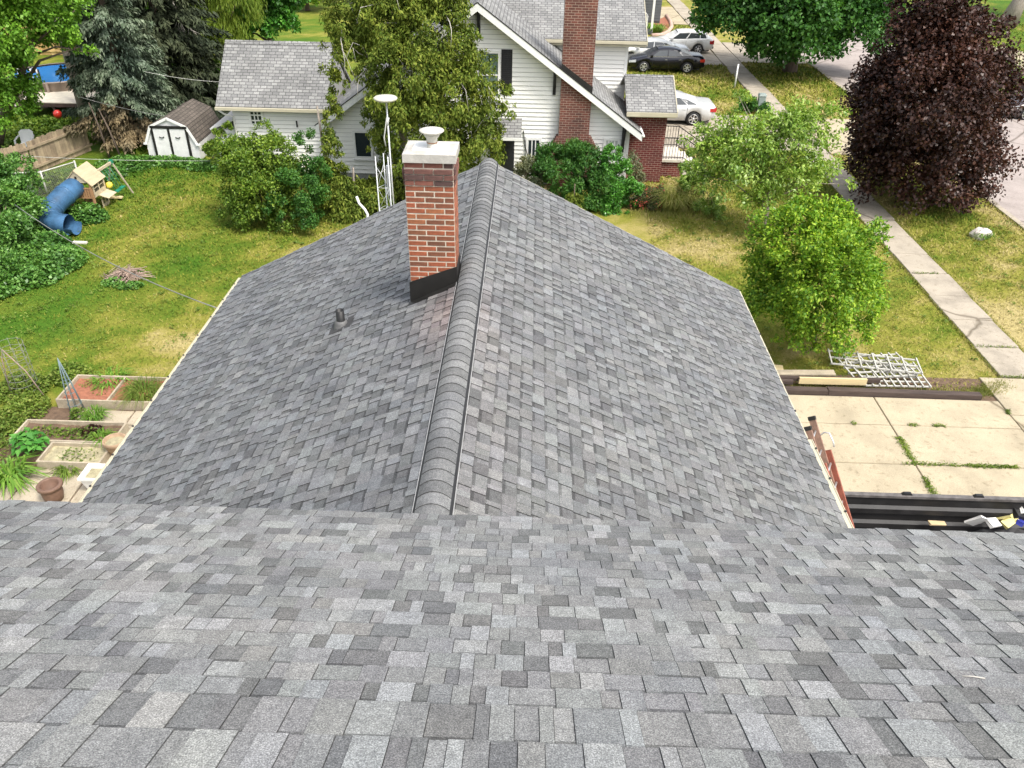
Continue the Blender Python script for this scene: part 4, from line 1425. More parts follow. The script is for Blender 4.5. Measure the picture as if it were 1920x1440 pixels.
for k in range(22):
    x = gx0 - 0.42 + 0.2 * k
    m1.hexa([(x, gyr - 0.13, 4.2), (x + 0.19, gyr - 0.13, 4.19), (x + 0.19, gyr, 4.31), (x, gyr, 4.315), (x, gyr - 0.13, 4.225), (x + 0.19, gyr - 0.13, 4.21), (x + 0.19, gyr, 4.33), (x, gyr, 4.34)])
m1.build('ridge_caps', MT['farshingle'], gr)
m1 = MB()
m1.tube([(gx0 - 0.3, gyf - 0.06, 2.15), (gx0 - 0.15, gyf + 0.1, 1.95), (gx0 + 0.12, 32.3, 1.8), (gx0 + 0.12, 32.3, 0.1)], 0.04, 8)
m1.build('downspout', MT['white'], ga)
window(ga, -11.45, -10.85, 1.45, 2.1, 32.36, 'glass', 2, 2)
m1 = MB()
m1.box(-9.55, -9.5, 32.28, 32.34, 1.45, 1.7)
m1.build('wall_hook', MT['black'], ga)
# lean-to on its side
m1 = MB()
m1.box(gx0 - 0.9, gx0 + 0.08, 32.7, 35.5, 0, 1.15)
le = m1.build('lean_to', MT['whitedirty'], ga)
m1 = MB()
slab(m1, [(gx0 - 1.05, 35.6, 1.15), (gx0 - 1.05, 32.6, 1.15), (gx0 + 0.09, 32.6, 1.6), (gx0 + 0.09, 35.6, 1.6)][::-1], 0.06)
m1.build('lean_to_roof', MT['whitedirty'], le)

# ------------------------------------------------------------------ gambrel shed
sh = empty('shed', (-14.8, 33.5, 0), 'small white barn shed with brown gambrel roof and black trimmed double doors', 'shed')
sy0, sy1 = 32.2, 35.1
prof = [(-15.86, 0), (-15.86, 0.68), (-15.53, 1.38), (-14.79, 1.72), (-14.05, 1.38), (-13.72, 0.68), (-13.72, 0)]
mb = MB()
mb.poly([(x, sy0, z) for x, z in prof][::-1])
mb.poly([(x, sy1, z) for x, z in prof])
for (a, b) in ((prof[0], prof[1]), (prof[5], prof[6])):
    mb.poly([(a[0], sy0, a[1]), (b[0], sy0, b[1]), (b[0], sy1, b[1]), (a[0], sy1, a[1])])
mb.build('wall', MT['whitedirty'], sh)
mb = MB()
for (a, b) in zip(prof[1:5], prof[2:6]):
    q = [(a[0], sy0 - 0.05, a[1] + 0.03), (a[0], sy1 + 0.05, a[1] + 0.03), (b[0], sy1 + 0.05, b[1] + 0.03), (b[0], sy0 - 0.05, b[1] + 0.03)]
    slab(mb, q[::-1], 0.03)
mb.build('roof', MT['shedroof'], sh)
mb = MB()
for (a, b) in zip(prof[1:5], prof[2:6]):
    mb.bar((a[0], sy0 - 0.06, a[1] - 0.02), (b[0], sy0 - 0.06, b[1] - 0.02), 0.03, 0.1, (0, 0, 1))
mb.bar((-15.95, sy0 - 0.05, 0.66), (-15.8, sy0 - 0.05, 0.66), 0.07)
mb.bar((-13.78, sy0 - 0.05, 0.66), (-13.6, sy0 - 0.05, 0.66), 0.07)
mb.build('trim', MT['white'], sh)
for a, b in ((-15.45, -14.82), (-14.80, -14.13)):
    m1 = MB()
    m1.box(a, b, sy0 - 0.05, sy0 - 0.01, 0.05, 1.28)
    d = m1.build('door', MT['whitedirty'], sh)
    m1 = MB()
    c = (a + b) / 2
    m1.tube([(c - 0.1, sy0 - 0.07, 0.96), (c - 0.05, sy0 - 0.08, 0.93), (c + 0.05, sy0 - 0.08, 0.93), (c + 0.1, sy0 - 0.07, 0.97)], 0.018, 5)
    m1.build('strap_hinge', MT['black'], d)
m1 = MB()
for x in (-15.5, -14.81, -14.08):
    m1.box(x - 0.045, x + 0.045, sy0 - 0.07, sy0 - 0.012, 0.03, 1.36)
m1.box(-15.55, -14.03, sy0 - 0.075, sy0 - 0.013, 1.3, 1.4)
m1.build('door_frame', MT['black'], sh)

# ------------------------------------------------------------------ far dark grey house with porch
gh = empty('grey_house', (6, 70, 0), 'dark grey clapboard house with white porch post far up the street', 'house')
mb = MB()
mb.box(0, 9.85, 67.6, 78, 0, 6)
g2 = mb.build('wall', MT['darkgrey'], gh)
z = 0.2
while z < 5.8:
    m1 = MB()
    clap(m1, 0, 9.85, 67.58, z, 0.2)
    m1.build('siding_board', MT['darkgrey'], g2)
    z += 0.2
mb = MB()
slab(mb, [(-0.4, 67, 6), (10.3, 67, 6), (10.3, 72.8, 9), (-0.4, 72.8, 9)])
slab(mb, [(10.3, 78.6, 6), (-0.4, 78.6, 6), (-0.4, 72.8, 9), (10.3, 72.8, 9)])
mb.build('roof', MT['farshingle'], gh)
mb = MB()
mb.box(0, 8.9, 63.0, 67.5, 2.55, 2.8)
mb.build('porch_roof', MT['white'], gh)
for x in (2.5, 8.65):
    m1 = MB()
    m1.box(x - 0.08, x + 0.08, 63.05, 63.21, 0, 2.54)
    m1.build('porch_post', MT['white'], gh)
m1 = MB()
for k in range(9):
    m1.bar((8.3, 63.2 + 0.45 * k, 0.4), (8.3, 63.2 + 0.45 * k, 1.2), 0.05)
m1.bar((8.3, 63.2, 1.2), (8.3, 67.3, 1.2), 0.06)
m1.build('porch_railing', MT['white'], gh)
m1 = MB()
m1.box(0, 8.7, 63.0, 67.5, 0, 0.35)
m1.build('porch_floor', MT['darkgrey'], gh)
# mulch bed with pink edging in front of it
ring = [gz(*p) for p in ((1222, 69), (1240, 68), (1252, 62), (1259, 53), (1257, 43), (1249, 32))]
mb = MB()
mb.poly([tuple(p + [0, 0, 0.05]) for p in ring] + [(8.9, 67.5, 0.05), (8.9, 63, 0.05)])
structure('mulch_bed', mb, MT['redsoil'])
mb = MB()
mb.tube([tuple(p + [0, 0, 0.08]) for p in ring], 0.16, 6)
tag(mb.build('bed_edging', MT['pinkedge']), 'curved pink brick edging around the mulch bed by the grey house', 'edging')

# ------------------------------------------------------------------ cars (front towards -X)
def make_car(name, label, paint, loc, rot=0.0, hatch=False, Lc=4.95, Hc=1.45, group='cars parked along the street', rimr=0.24, chrome=False, sc=0.95):
    root = empty(name, (0, 0, 0), label, 'car', group)
    hl = Lc / 2
    w = 0.91
    wr = 0.335
    fx, rx = -hl + 0.98, hl - 1.13
    if hatch:
        top = [(-hl, 0.62), (-hl + 0.12, 0.76), (-1.15, 0.98), (-0.2, 1.0), (1.0, 1.04), (hl - 0.35, 1.08), (hl - 0.05, 1.0), (hl, 0.85)]
    else:
        top = [(-hl, 0.60), (-hl + 0.15, 0.74), (-1.3, 0.95), (-0.2, 0.97), (1.0, 1.0), (1.6, 1.03), (hl - 0.12, 1.0), (hl, 0.86)]
    def zt_(x): return float(np.interp(x, [p[0] for p in top], [p[1] for p in top]))
    xs = sorted(set(list(np.linspace(-hl, hl, 30)) + [fx + s * k for k in (0.4, 0.36, 0.25, 0.1) for s in (-1, 1)] + [rx + s * k for k in (0.4, 0.36, 0.25, 0.1) for s in (-1, 1)]))
    V, F = [], []
    for x in xs:
        e = min(1, (hl - abs(x)) / 0.55)
        ww = w * (0.80 + 0.2 * math.sin(e * math.pi / 2))
        zb = 0.24 + 0.1 * (1 - e)
        for cx_ in (fx, rx):
            d = abs(x - cx_)
            if d < 0.405:
                zb = max(zb, wr + math.sqrt(max(0.0, 0.405 ** 2 - d * d)) - 0.02)
        z = zt_(x)
        zm = max(0.62, zb + 0.02)
        zm = min(zm, z - 0.06)
        ring = [(ww * 0.94, zb), (ww, zm), (ww * 0.985, z - 0.05), (ww * 0.93, z), (ww * 0.5, z + 0.03)]
        ring = [(-y, zz) for y, zz in ring] + [(y, zz) for y, zz in ring[::-1]]
        for y, zz in ring:
            V.append((x, y, zz))
    k = 10
    for i in range(len(xs) - 1):
        for j in range(k):
            j2 = (j + 1) % k
            F.append((i * k + j, (i + 1) * k + j, (i + 1) * k + j2, i * k + j2))
    F.append(tuple(range(k)))
    F.append(tuple(range((len(xs) - 1) * k, len(xs) * k))[::-1])
    mb = MB()
    mb.mesh_part(V, F, None, True)
    # cabin
    if hatch:
        bel = (-1.32, hl - 0.42); roof = (-0.5, hl - 0.62)
    else:
        bel = (-1.42, 1.75); roof = (-0.62, 0.88)
    zr_ = Hc
    CV = []
    st = [(bel[0], zt_(bel[0]) - 0.02, 0.84), (roof[0], zr_ - 0.06, 0.64), ((roof[0] + roof[1]) / 2 - 0.2, zr_, 0.65), (roof[1], zr_ - 0.05, 0.62), (bel[1], zt_(bel[1]) - 0.01, 0.80)]
    # shell: roof skin, side skins
    def yb_(x): return 0.845
    roofx = np.linspace(roof[0], roof[1], 7)
    mb2 = MB()
    RV, RF = [], []
    for x in roofx:
        t = (x - roof[0]) / (roof[1] - roof[0])
        zz = zr_ - 0.09 * (2 * t - 0.85) ** 2
        for y, dz in ((-0.64, -0.05), (-0.56, 0), (0, 0.025), (0.56, 0), (0.64, -0.05)):
            RV.append((x, y, zz + dz))
    for i in range(6):
        for j in range(4):
            RF.append((i * 5 + j, (i + 1) * 5 + j, (i + 1) * 5 + j + 1, i * 5 + j + 1))
    mb.mesh_part(RV, RF, None, True)
    A = lambda x, s: (x, s * 0.845, zt_(x) - 0.015)
    def R(i, s): return RV[i * 5 + (0 if s < 0 else 4)]
    nside = 6
    glassm = MB()
    for s in (-1, 1):
        bx = np.linspace(bel[0], bel[1], 7)
        for i in range(6):
            p = [A(bx[i], s), A(bx[i + 1], s), R(i + 1, s), R(i, s)]
            mb.poly(p if s < 0 else p[::-1])
    # windscreen and rear glass panels as body first
    mb.poly([A(bel[0], -1), RV[0], RV[4], A(bel[0], 1)][::-1])
    mb.poly([A(bel[1], -1), RV[30], RV[34], A(bel[1], 1)])
    body = mb.build('body', MT[paint], root)
    def inset(p, f, out):
        c = sum((Vector(q) for q in p), Vector()) / len(p)
        n = (Vector(p[1]) - Vector(p[0])).cross(Vector(p[-1]) - Vector(p[0])).normalized() * out
        return [tuple(c + (Vector(q) - c) * f + n) for q in p]
    m1 = MB()
    m1.poly(inset([A(bel[0], -1), A(bel[0], 1), RV[4], RV[0]], 0.93, -0.012 if False else 0.012))
    m1.build('windscreen', MT['carglass'], root)
    m1 = MB()
    m1.poly(inset([A(bel[1], 1), A(bel[1], -1), RV[30], RV[34]], 0.9, 0.012))
    m1.build('rear_window', MT['carglass'], root)
    for s in (-1, 1):
        spans = [(0.12, 0.44), (0.47, 0.76), (0.78, 0.93)] if not hatch else [(0.12, 0.45), (0.48, 0.78), (0.80, 0.95)]
        for (a, b) in spans:
            def low(t): return Vector(A(bel[0] + (bel[1] - bel[0]) * t, s))
            def hi(t):
                i = min(int(t * 6), 5)
                return Vector(R(i, s)).lerp(Vector(R(i + 1, s)), t * 6 - i)
            def pt(t, v): return low(t).lerp(hi(t), v)
            p = [pt(a, 0.08), pt(b, 0.08), pt(b, 0.86), pt(a, 0.86)]
            o = Vector((0, s * 0.008, 0.002))
            m1 = MB()
            m1.poly([tuple(q + o) for q in (p if s < 0 else p[::-1])])
            m1.build('side_window', MT['carglass'], root)
    for x in (fx, rx):
        for s in (-1, 1):
            m1 = MB()
            y0 = s * (w - 0.06)
            prof_ = [(0.21, -0.1), (wr - 0.03, -0.1), (wr, -0.07), (wr, 0.07), (wr - 0.03, 0.1), (0.21, 0.1)]
            vs, fs = [], []
            n = 22
            for r_, t_ in prof_:
                for kk in range(n):
                    a = 2 * math.pi * kk / n
                    vs.append((x + r_ * math.cos(a), y0 + t_ - s * 0.02, wr + r_ * math.sin(a)))
            for i in range(len(prof_) - 1):
                for kk in range(n):
                    k2 = (kk + 1) % n
                    fs.append((i * n + kk, i * n + k2, (i + 1) * n + k2, (i + 1) * n + kk))
            m1.mesh_part(vs, fs, None, True)
            wh = m1.build('wheel', MT['tyre'], root)
            m1 = MB()
            yo = y0 + s * 0.055
            for kk in range(6):
                a = 2 * math.pi * kk / 6 + 0.3
                c_, s_ = math.cos(a), math.sin(a)
                m1.bar((x + 0.03 * c_, yo, wr + 0.03 * s_), (x + 0.22 * c_, yo + s * 0.015, wr + 0.22 * s_), 0.062, 0.03, (0, 1, 0))
            m1.tube([(x + 0.225 * math.cos(a), yo + s * 0.02, wr + 0.225 * math.sin(a)) for a in np.linspace(0, 2 * math.pi, 21)], 0.016, 5, False)
            m1.tube([(x, yo, wr), (x, yo + s * 0.03, wr)], 0.05, 8)
            m1.build('rim', MT['rim'], wh)
            m1 = MB()
            m1.tube([(x, y0 - s * 0.3, wr), (x, y0 + s * 0.0, wr)], 0.22, 14)
            m1.build('hub', MT['plasticdark'], wh)
    m1 = MB()
    for x in (fx, rx):
        m1.tube([(x, -w + 0.14, wr + 0.02), (x, w - 0.14, wr + 0.02)], 0.40, 18)
    m1.box(-hl + 0.3, hl - 0.3, -w + 0.12, w - 0.12, 0.2, 0.5)
    m1.build('underbody', MT['plasticdark'], root)
    for s in (-1, 1):
        m1 = MB()
        z = zt_(hl) - 0.02
        hgt = 0.2 if not hatch else 0.27
        y0, y1 = sorted((s * 0.50, s * 0.80))
        m1.box(hl - 0.1, hl + 0.006, y0, y1, z - 0.17, z - 0.17 + hgt)
        ya, yb = sorted((s * 0.78, s * 0.868))
        m1.box(hl - 0.34, hl - 0.07, ya, yb, z - 0.15, z - 0.19 + hgt)
        m1.build('tail_light', MT['taillight'], root)
        m1 = MB()
        y0, y1 = sorted((s * 0.45, s * 0.79))
        m1.hexa([(-hl - 0.002, y0, 0.56), (-hl + 0.42, y0, 0.60), (-hl + 0.42, y1, 0.60), (-hl + 0.12, y1, 0.58), (-hl + 0.02, y0, 0.66), (-hl + 0.44, y0, 0.765), (-hl + 0.44, y1, 0.755), (-hl + 0.14, y1, 0.69)])
        m1.hexa([(-hl + 0.1, s * 0.80 - 0.05, 0.58), (-hl + 0.45, s * 0.86 - 0.05, 0.6), (-hl + 0.45, s * 0.86 + 0.05, 0.6), (-hl + 0.1, s * 0.80 + 0.05, 0.58), (-hl + 0.12, s * 0.80 - 0.05, 0.7), (-hl + 0.45, s * 0.86 - 0.05, 0.77), (-hl + 0.45, s * 0.86 + 0.05, 0.77), (-hl + 0.12, s * 0.80 + 0.05, 0.7)])
        m1.build('headlight', MT['headlight'], root)
        m1 = MB()
        m1.box(bel[0] + 0.32, bel[0] + 0.48, min(s * 0.88, s * 1.03), max(s * 0.88, s * 1.03), 0.96, 1.08)
        m1.build('mirror', MT[paint], root)
        for x in (-0.15, 0.75):
            m1 = MB()
            m1.box(x, x + 0.16, min(s * 0.905, s * 0.925), max(s * 0.905, s * 0.925), 0.79, 0.815)
            m1.build('door_handle', MT['rim' if chrome else paint], root)
        m1 = MB()
        m1.box(bel[0] + 0.15, bel[1] - 0.1, min(s * 0.848, s * 0.858), max(s * 0.848, s * 0.858), zt_(0) - 0.012, zt_(0) + 0.012)
        m1.build('belt_trim', MT['rim' if chrome else 'plasticdark'], root)
        m1 = MB()
        for x in (-0.95, 0.12, 0.98):
            m1.box(x, x + 0.012, min(s * 0.9, s * 0.914), max(s * 0.9, s * 0.914), 0.36, 0.9)
        m1.build('door_seam', MT['plasticdark'], root)
    m1 = MB()
    m1.box(hl - 0.12, hl + 0.02, -0.72, 0.72, 0.36, 0.5)
    m1.box(-hl - 0.02, -hl + 0.12, -0.72, 0.72, 0.34, 0.48)
    m1.build('bumper_trim', MT['plasticdark' if hatch else paint], root)
    m1 = MB()
    m1.box(hl + 0.002, hl + 0.012, -0.26, 0.26, 0.62, 0.76)
    m1.build('licence_plate', MT['white'], root)
    root.location = loc
    root.rotation_euler = (0, 0, rot)
    root.scale = (sc, sc, sc)
    return root
make_car('black_sedan', 'black sedan parked on the grass nose towards the house', 'carblack', (8.05, 51.25, 0.04), 0.0, chrome=True, sc=0.92)
make_car('white_sedan', 'pearl white sedan half hidden behind the black sedan', 'carpearl', (7.5, 53.7, 0.04), 0.0, sc=0.93)
make_car('white_hatchback', 'white hatchback with red tail light beside the sidewalk', 'carwhite', (9.95, 57.0, 0.04), 0.0, True, 4.4, 1.5, sc=0.9)
make_car('silver_sedan', 'silver sedan in the driveway behind the brick porch', 'carsilver', (6.55, 39.95, 0.04), 0.0, rimr=0.26)
make_car('dark_maroon_sedan', 'dark maroon sedan parked at the far kerb beyond the purple tree', 'carmaroon', (26.6, 42.7, -0.03), rad(2), chrome=True)

# ------------------------------------------------------------------ street side bits
p = gz(1377, 165)
m1 = MB()
m1.tube([(p[0], p[1], 0), (p[0], p[1], 1.25)], 0.045, 8)
m1.lathe([(0.05, 0), (0.05, 0.03), (0.001, 0.05)], (p[0], p[1], 1.25), 8)
o = empty('marker_post', (p[0], p[1], 0), 'thin white post standing in the dry grass beside the sidewalk', 'post')
m1.build('post', MT['white'], o)
p = gz(1424, 209)
o = empty('utility_box', (p[0], p[1], 0), 'grey green utility pedestal beside the far sidewalk', 'utility box')
m1 = MB()
m1.box(p[0] - 0.17, p[0] + 0.17, p[1] - 0.15, p[1] + 0.15, 0, 0.8)
m1.build('cabinet', MT['utility'], o)
m1 = MB()
m1.mesh_part([(p[0] - 0.2, p[1] - 0.18, 0.8), (p[0] + 0.2, p[1] - 0.18, 0.8), (p[0] + 0.2, p[1] + 0.18, 0.8), (p[0] - 0.2, p[1] + 0.18, 0.8), (p[0] - 0.15, p[1] - 0.13, 0.9), (p[0] + 0.15, p[1] - 0.13, 0.9), (p[0] + 0.15, p[1] + 0.13, 0.9), (p[0] - 0.15, p[1] + 0.13, 0.9)],
             [(4, 5, 6, 7), (0, 1, 5, 4), (1, 2, 6, 5), (2, 3, 7, 6), (3, 0, 4, 7), (3, 2, 1, 0)])
m1.build('lid', MT['utility'], o)
# rock
p = gz(1837, 445)
r = np.random.default_rng(2)
mb = MB()
V, F = [], []
nu, nv = 12, 7
for j in range(nv):
    for i in range(nu):
        a, b = 2 * math.pi * i / nu, math.pi * j / (nv - 1)
        k = 1 + 0.2 * math.sin(3 * a + 1) * math.sin(b) + r.uniform(-0.1, 0.1)
        V.append((p[0] + 0.36 * k * math.sin(b) * math.cos(a), p[1] + 0.22 * k * math.sin(b) * math.sin(a), 0.1 + 0.24 * math.cos(b) * k))
for j in range(nv - 1):
    for i in range(nu):
        i2 = (i + 1) % nu
        F.append((j * nu + i, (j + 1) * nu + i, (j + 1) * nu + i2, j * nu + i2))
mb.mesh_part(V, F)
tag(mb.build('boulder', MT['rock']), 'pale boulder lying in the dry grass between sidewalk and street', 'boulder')

# timber edging, lumber and lattice beside the driveway
o = empty('timber_edging', (7.5, 16.1, 0), 'long dark landscape timber edging the driveway', 'timber')
for a, b in ((3.9, 7.4), (7.42, 11.1)):
    m1 = MB()
    m1.hexa([(a, 16.0, 0.0), (b, 16.0, 0.0), (b, 16.2, 0.0), (a, 16.2, 0.0), (a, 16.02, 0.16), (b, 16.0, 0.15), (b, 16.18, 0.15), (a, 16.2, 0.16)])
    m1.build('timber', MT['timber'], o)
def plank(label, a, b, w, h, mat, name='plank', cat='lumber', group='lumber lying beside the driveway'):
    m1 = MB()
    m1.bar(a, b, w, h)
    tag(m1.build(name, MT[mat]), label, cat, group)
plank('pale new board lying in front of the lattice pile', (6.75, 16.32, 0.24), (8.4, 16.34, 0.24), 0.06, 0.17, 'newwood')
plank('dark board stacked on edge beside the pale new board', (4.2, 16.42, 0.22), (8.75, 16.42, 0.24), 0.10, 0.09, 'timber')
plank('long weathered board lying behind the dark board', (4.3, 16.75, 0.1), (7.7, 16.62, 0.3), 0.22, 0.03, 'oldwood')
plank('cream board tip lying in the grass next to the roof', (4.6, 17.35, 0.05), (6.6, 17.1, 0.06), 0.3, 0.04, 'newwood')
plank('block of dark wood under the boards', (5.9, 16.3, 0.2), (6.6, 16.3, 0.2), 0.1, 0.1, 'timber')
def lattice_panel(label, org, ang, Lw, Wd, z, nx, ny, tilt=0.0, miss=()):
    o = empty('lattice_panel', org, label, 'lattice panel', 'lattice panels piled by the driveway')
    ca, sa = math.cos(ang), math.sin(ang)
    def P(u, v, dz=0.0): return (org[0] + ca * u - sa * v, org[1] + sa * u + ca * v, z + dz + tilt * v)
    for k in range(ny):
        v = Wd * k / (ny - 1)
        m1 = MB()
        m1.bar(P(-0.03, v), P(Lw + 0.03, v), 0.038, 0.03)
        m1.build('rail', MT['white_lattice'], o)
    for k in range(nx):
        if k in miss: continue
        u = Lw * k / (nx - 1)
        m1 = MB()
        m1.bar(P(u, -0.05, 0.03), P(u, Wd + 0.05, 0.03), 0.032, 0.025)
        m1.build('slat', MT['white_lattice'], o)
    return o
lattice_panel('lowest lattice panel of the white pile', (8.42, 16.36, 0), rad(1), 1.58, 1.0, 0.12, 10, 6, 0.02)
lattice_panel('middle lattice panel of the white pile, turned askew', (8.15, 16.5, 0), rad(9), 1.65, 0.95, 0.22, 9, 5, 0.02, (2,))
lattice_panel('topmost lattice panel of the white pile with overhanging end', (7.75, 17.05, 0), rad(-9), 2.15, 0.6, 0.30, 7, 3, 0.03)

# ladder leaning past the eave
o = empty('ladder', (5.5, 7.1, 0), 'red fibreglass extension ladder leaning at the eave above the driveway', 'ladder')
T_ = Vector(gx(1527, 792, 4.48))
D_ = (Vector(gx(1585, 985, 4.98)) - T_).normalized()
Wv = Vector((0.46, 0.89, 0.0)).normalized()
Nn_ = D_.cross(Wv).normalized()
def lad(s, w, h=0.0): return T_ + D_ * s + Wv * w + Nn_ * h
for w in (-0.19, 0.19):
    m1 = MB()
    m1.bar(lad(0.55, w), lad(4.75, w), 0.04, 0.115, tuple(Nn_))
    m1.build('base_rail', MT['fiberglass'], o)
    m1 = MB()
    m1.bar(lad(0.0, w * 0.8, -0.07), lad(4.1, w * 0.8, -0.07), 0.035, 0.10, tuple(Nn_))
    m1.build('fly_rail', MT['greyfiber'], o)
    m1 = MB()
    m1.bar(lad(4.7, w), lad(4.85, w), 0.06, 0.1, tuple(Nn_))
    m1.build('foot', MT['blackpl'], o)
    m1 = MB()
    m1.bar(lad(-0.03, w * 0.8, -0.07), lad(0.03, w * 0.8, -0.07), 0.05, 0.11, tuple(Nn_))
    m1.build('end_cap', MT['blackpl'], o)
for k in range(14):
    m1 = MB()
    m1.tube([lad(0.75 + 0.305 * k, -0.19), lad(0.75 + 0.305 * k, 0.19)], 0.017, 6)
    m1.build('rung', MT['alu'], o)
for k in range(13):
    m1 = MB()
    m1.tube([lad(0.2 + 0.305 * k, -0.15, -0.07), lad(0.2 + 0.305 * k, 0.15, -0.07)], 0.016, 6)
    m1.build('rung', MT['alu'], o)
for s, w, hb in ((0.3, 0.15, -0.07), (0.62, -0.19, 0.0)):
    m1 = MB()
    sg = 1 if w > 0 else -1
    m1.tube([lad(s, w, hb), lad(s - 0.05, w, hb + sg * 0.12), lad(s - 0.02, w, hb + sg * 0.19), lad(s + 0.12, w, hb + sg * 0.21), lad(s + 0.2, w, hb + sg * 0.2)], 0.013, 6)
    m1.build('rung_lock', MT['alu'], o)

# dumpster
DX0, DX1, DY0, DY1, DH = 5.35, 11.6, 8.5, 10.72, 1.5
o = empty('dumpster', ((DX0 + DX1) / 2, 9.6, 0), 'black ribbed roll-off dumpster standing in the driveway', 'dumpster')
mb = MB()
mb.box(DX0, DX1, DY1, DY1 + 0.02, 0.15, DH - 0.05)
for z in (0.35, 0.7, 1.05):
    mb.mesh_part([(DX0 + 0.03, DY1 - 0.005, z), (DX1 - 0.03, DY1 - 0.005, z), (DX1 - 0.03, DY1 - 0.055, z + 0.05), (DX0 + 0.03, DY1 - 0.055, z + 0.05), (DX0 + 0.03, DY1 - 0.055, z + 0.16), (DX1 - 0.03, DY1 - 0.055, z + 0.16), (DX1 - 0.03, DY1 - 0.005, z + 0.21), (DX0 + 0.03, DY1 - 0.005, z + 0.21)],
                 [(0, 1, 2, 3), (3, 2, 5, 4), (4, 5, 6, 7)])
mb.build('back_wall', MT['dumpster'], o)
m1 = MB()
m1.box(DX0, DX1, DY0 - 0.02, DY0, 0.15, DH - 0.05)
m1.build('front_wall', MT['dumpster'], o)
for x in (DX0, DX1):
    m1 = MB()
    m1.box(x - 0.02, x, DY0, DY1, 0.15, DH - 0.05)
    m1.build('end_wall', MT['dumpster'], o)
m1 = MB()
m1.box(DX0 - 0.02, DX1, DY0 - 0.02, DY1 + 0.02, 0.1, 0.148)
m1.build('floor', MT['dumpster'], o)
for a in ((DX0 - 0.05, DX1 + 0.03, DY1 - 0.03, DY1 + 0.06), (DX0 - 0.05, DX1 + 0.03, DY0 - 0.06, DY0 + 0.03), (DX0 - 0.05, DX0 + 0.03, DY0 + 0.032, DY1 - 0.032), (DX1 - 0.05, DX1 + 0.03, DY0 + 0.032, DY1 - 0.032)):
    m1 = MB()
    m1.box(a[0], a[1], a[2], a[3], DH - 0.05, DH)
    m1.build('rim', MT['dumprim'], o)
for px_ in (1698, 1829):
    q = gz(px_, 923, DH)
    m1 = MB()
    m1.hexa([(q[0] - 0.09, DY1 + 0.0, DH), (q[0] + 0.09, DY1 + 0.0, DH), (q[0] + 0.09, DY1 + 0.07, DH), (q[0] - 0.09, DY1 + 0.07, DH), (q[0] - 0.06, DY1 + 0.0, DH + 0.05), (q[0] + 0.06, DY1 + 0.0, DH + 0.05), (q[0] + 0.06, DY1 + 0.05, DH + 0.05), (q[0] - 0.06, DY1 + 0.05, DH + 0.05)])
    m1.build('tarp_hook', MT['blackpl'], o)
for k in range(7):
    x = DX0 + 0.4 + k * 0.9
    m1 = MB()
    m1.box(x, x + 0.12, DY1 + 0.021, DY1 + 0.1, 0.15, DH - 0.052)
    m1.build('outer_rib', MT['dumpster'], o)
# debris heaped inside
r = np.random.default_rng(7)
mb = MB()
xs_, ys_ = np.linspace(DX0 + 0.02, DX1 - 0.04, 30), np.linspace(DY0 + 0.02, DY1 - 0.06, 12)
X_, Y_ = np.meshgrid(xs_, ys_)
Z_ = 0.3 + 0.55 * sst(6.6, 9.0, X_) + 0.28 * (fbm(X_, Y_, 1.5, 9) - 0.5) + 0.15 * (fbm(X_, Y_, 5, 4) - 0.5)
mb.mesh_part(np.stack([X_, Y_, Z_], -1).reshape(-1, 3), [(j * 30 + i, j * 30 + i + 1, (j + 1) * 30 + i + 1, (j + 1) * 30 + i) for j in range(11) for i in range(29)])
tag(mb.build('debris', MT['deck'], None), kind='stuff')
def scrap(name, label, px_, py_, z, size, rot, mat, cat='scrap'):
    z += 0.27
    q = gz(px_, py_ - 7, z)
    m1 = MB()
    a, b, c = size
    m1.hexa([(-a, -b, -c), (a, -b * 0.9, -c), (a * 0.9, b, -c), (-a * 0.95, b * 0.9, -c), (-a * 0.9, -b, c), (a * 0.95, -b, c), (a, b * 0.9, c * 0.8), (-a, b, c)])
    ob = m1.build(name, MT[mat])
    ob.location = q
    ob.rotation_euler = rot
    return tag(ob, label, cat, 'scraps in the dumpster')
scrap('white_board_scrap', 'triangular white board scrap standing up in the dumpster', 1832, 983, 0.85, (0.14, 0.02, 0.16), (0.5, 0.5, 0.3), 'scrapwhite')
scrap('white_bag', 'flat white scrap lying in the middle of the dumpster load', 1862, 987, 0.85, (0.13, 0.09, 0.03), (0.3, 0.2, 0.4), 'scrapwhite')
scrap('yellow_carton', 'yellow carton lying among the dumpster scraps', 1893, 984, 0.85, (0.15, 0.08, 0.03), (0.4, -0.3, 0.5), 'scrapyellow', 'carton')
scrap('cardboard_flap', 'thin yellow strip leaning among the dumpster scraps', 1882, 978, 0.9, (0.03, 0.02, 0.14), (0.6, 0.5, 0.2), 'scrapyellow')
scrap('blue_wrapper', 'blue wrapper at the edge of the dumpster load', 1912, 986, 0.85, (0.08, 0.06, 0.04), (0.2, 0.3, 1.0), 'scrapblue', 'wrapper')
scrap('white_scrap', 'white panel leaning on the dumpster wall above the scraps', 1918, 957, 1.0, (0.12, 0.1, 0.02), (0.9, 0.3, 0.7), 'scrapwhite')
scrap('cardboard_sheet', 'pale cardboard sheet lying low on the dumpster load', 1757, 988, 0.75, (0.16, 0.05, 0.015), (0.1, 0.1, 0.1), 'cardboard', 'cardboard')
scrap('black_bag', 'crumpled black bag on the dumpster scraps', 1905, 970, 0.9, (0.12, 0.12, 0.08), (0.3, 0.4, 0.2), 'blackpl', 'bag')

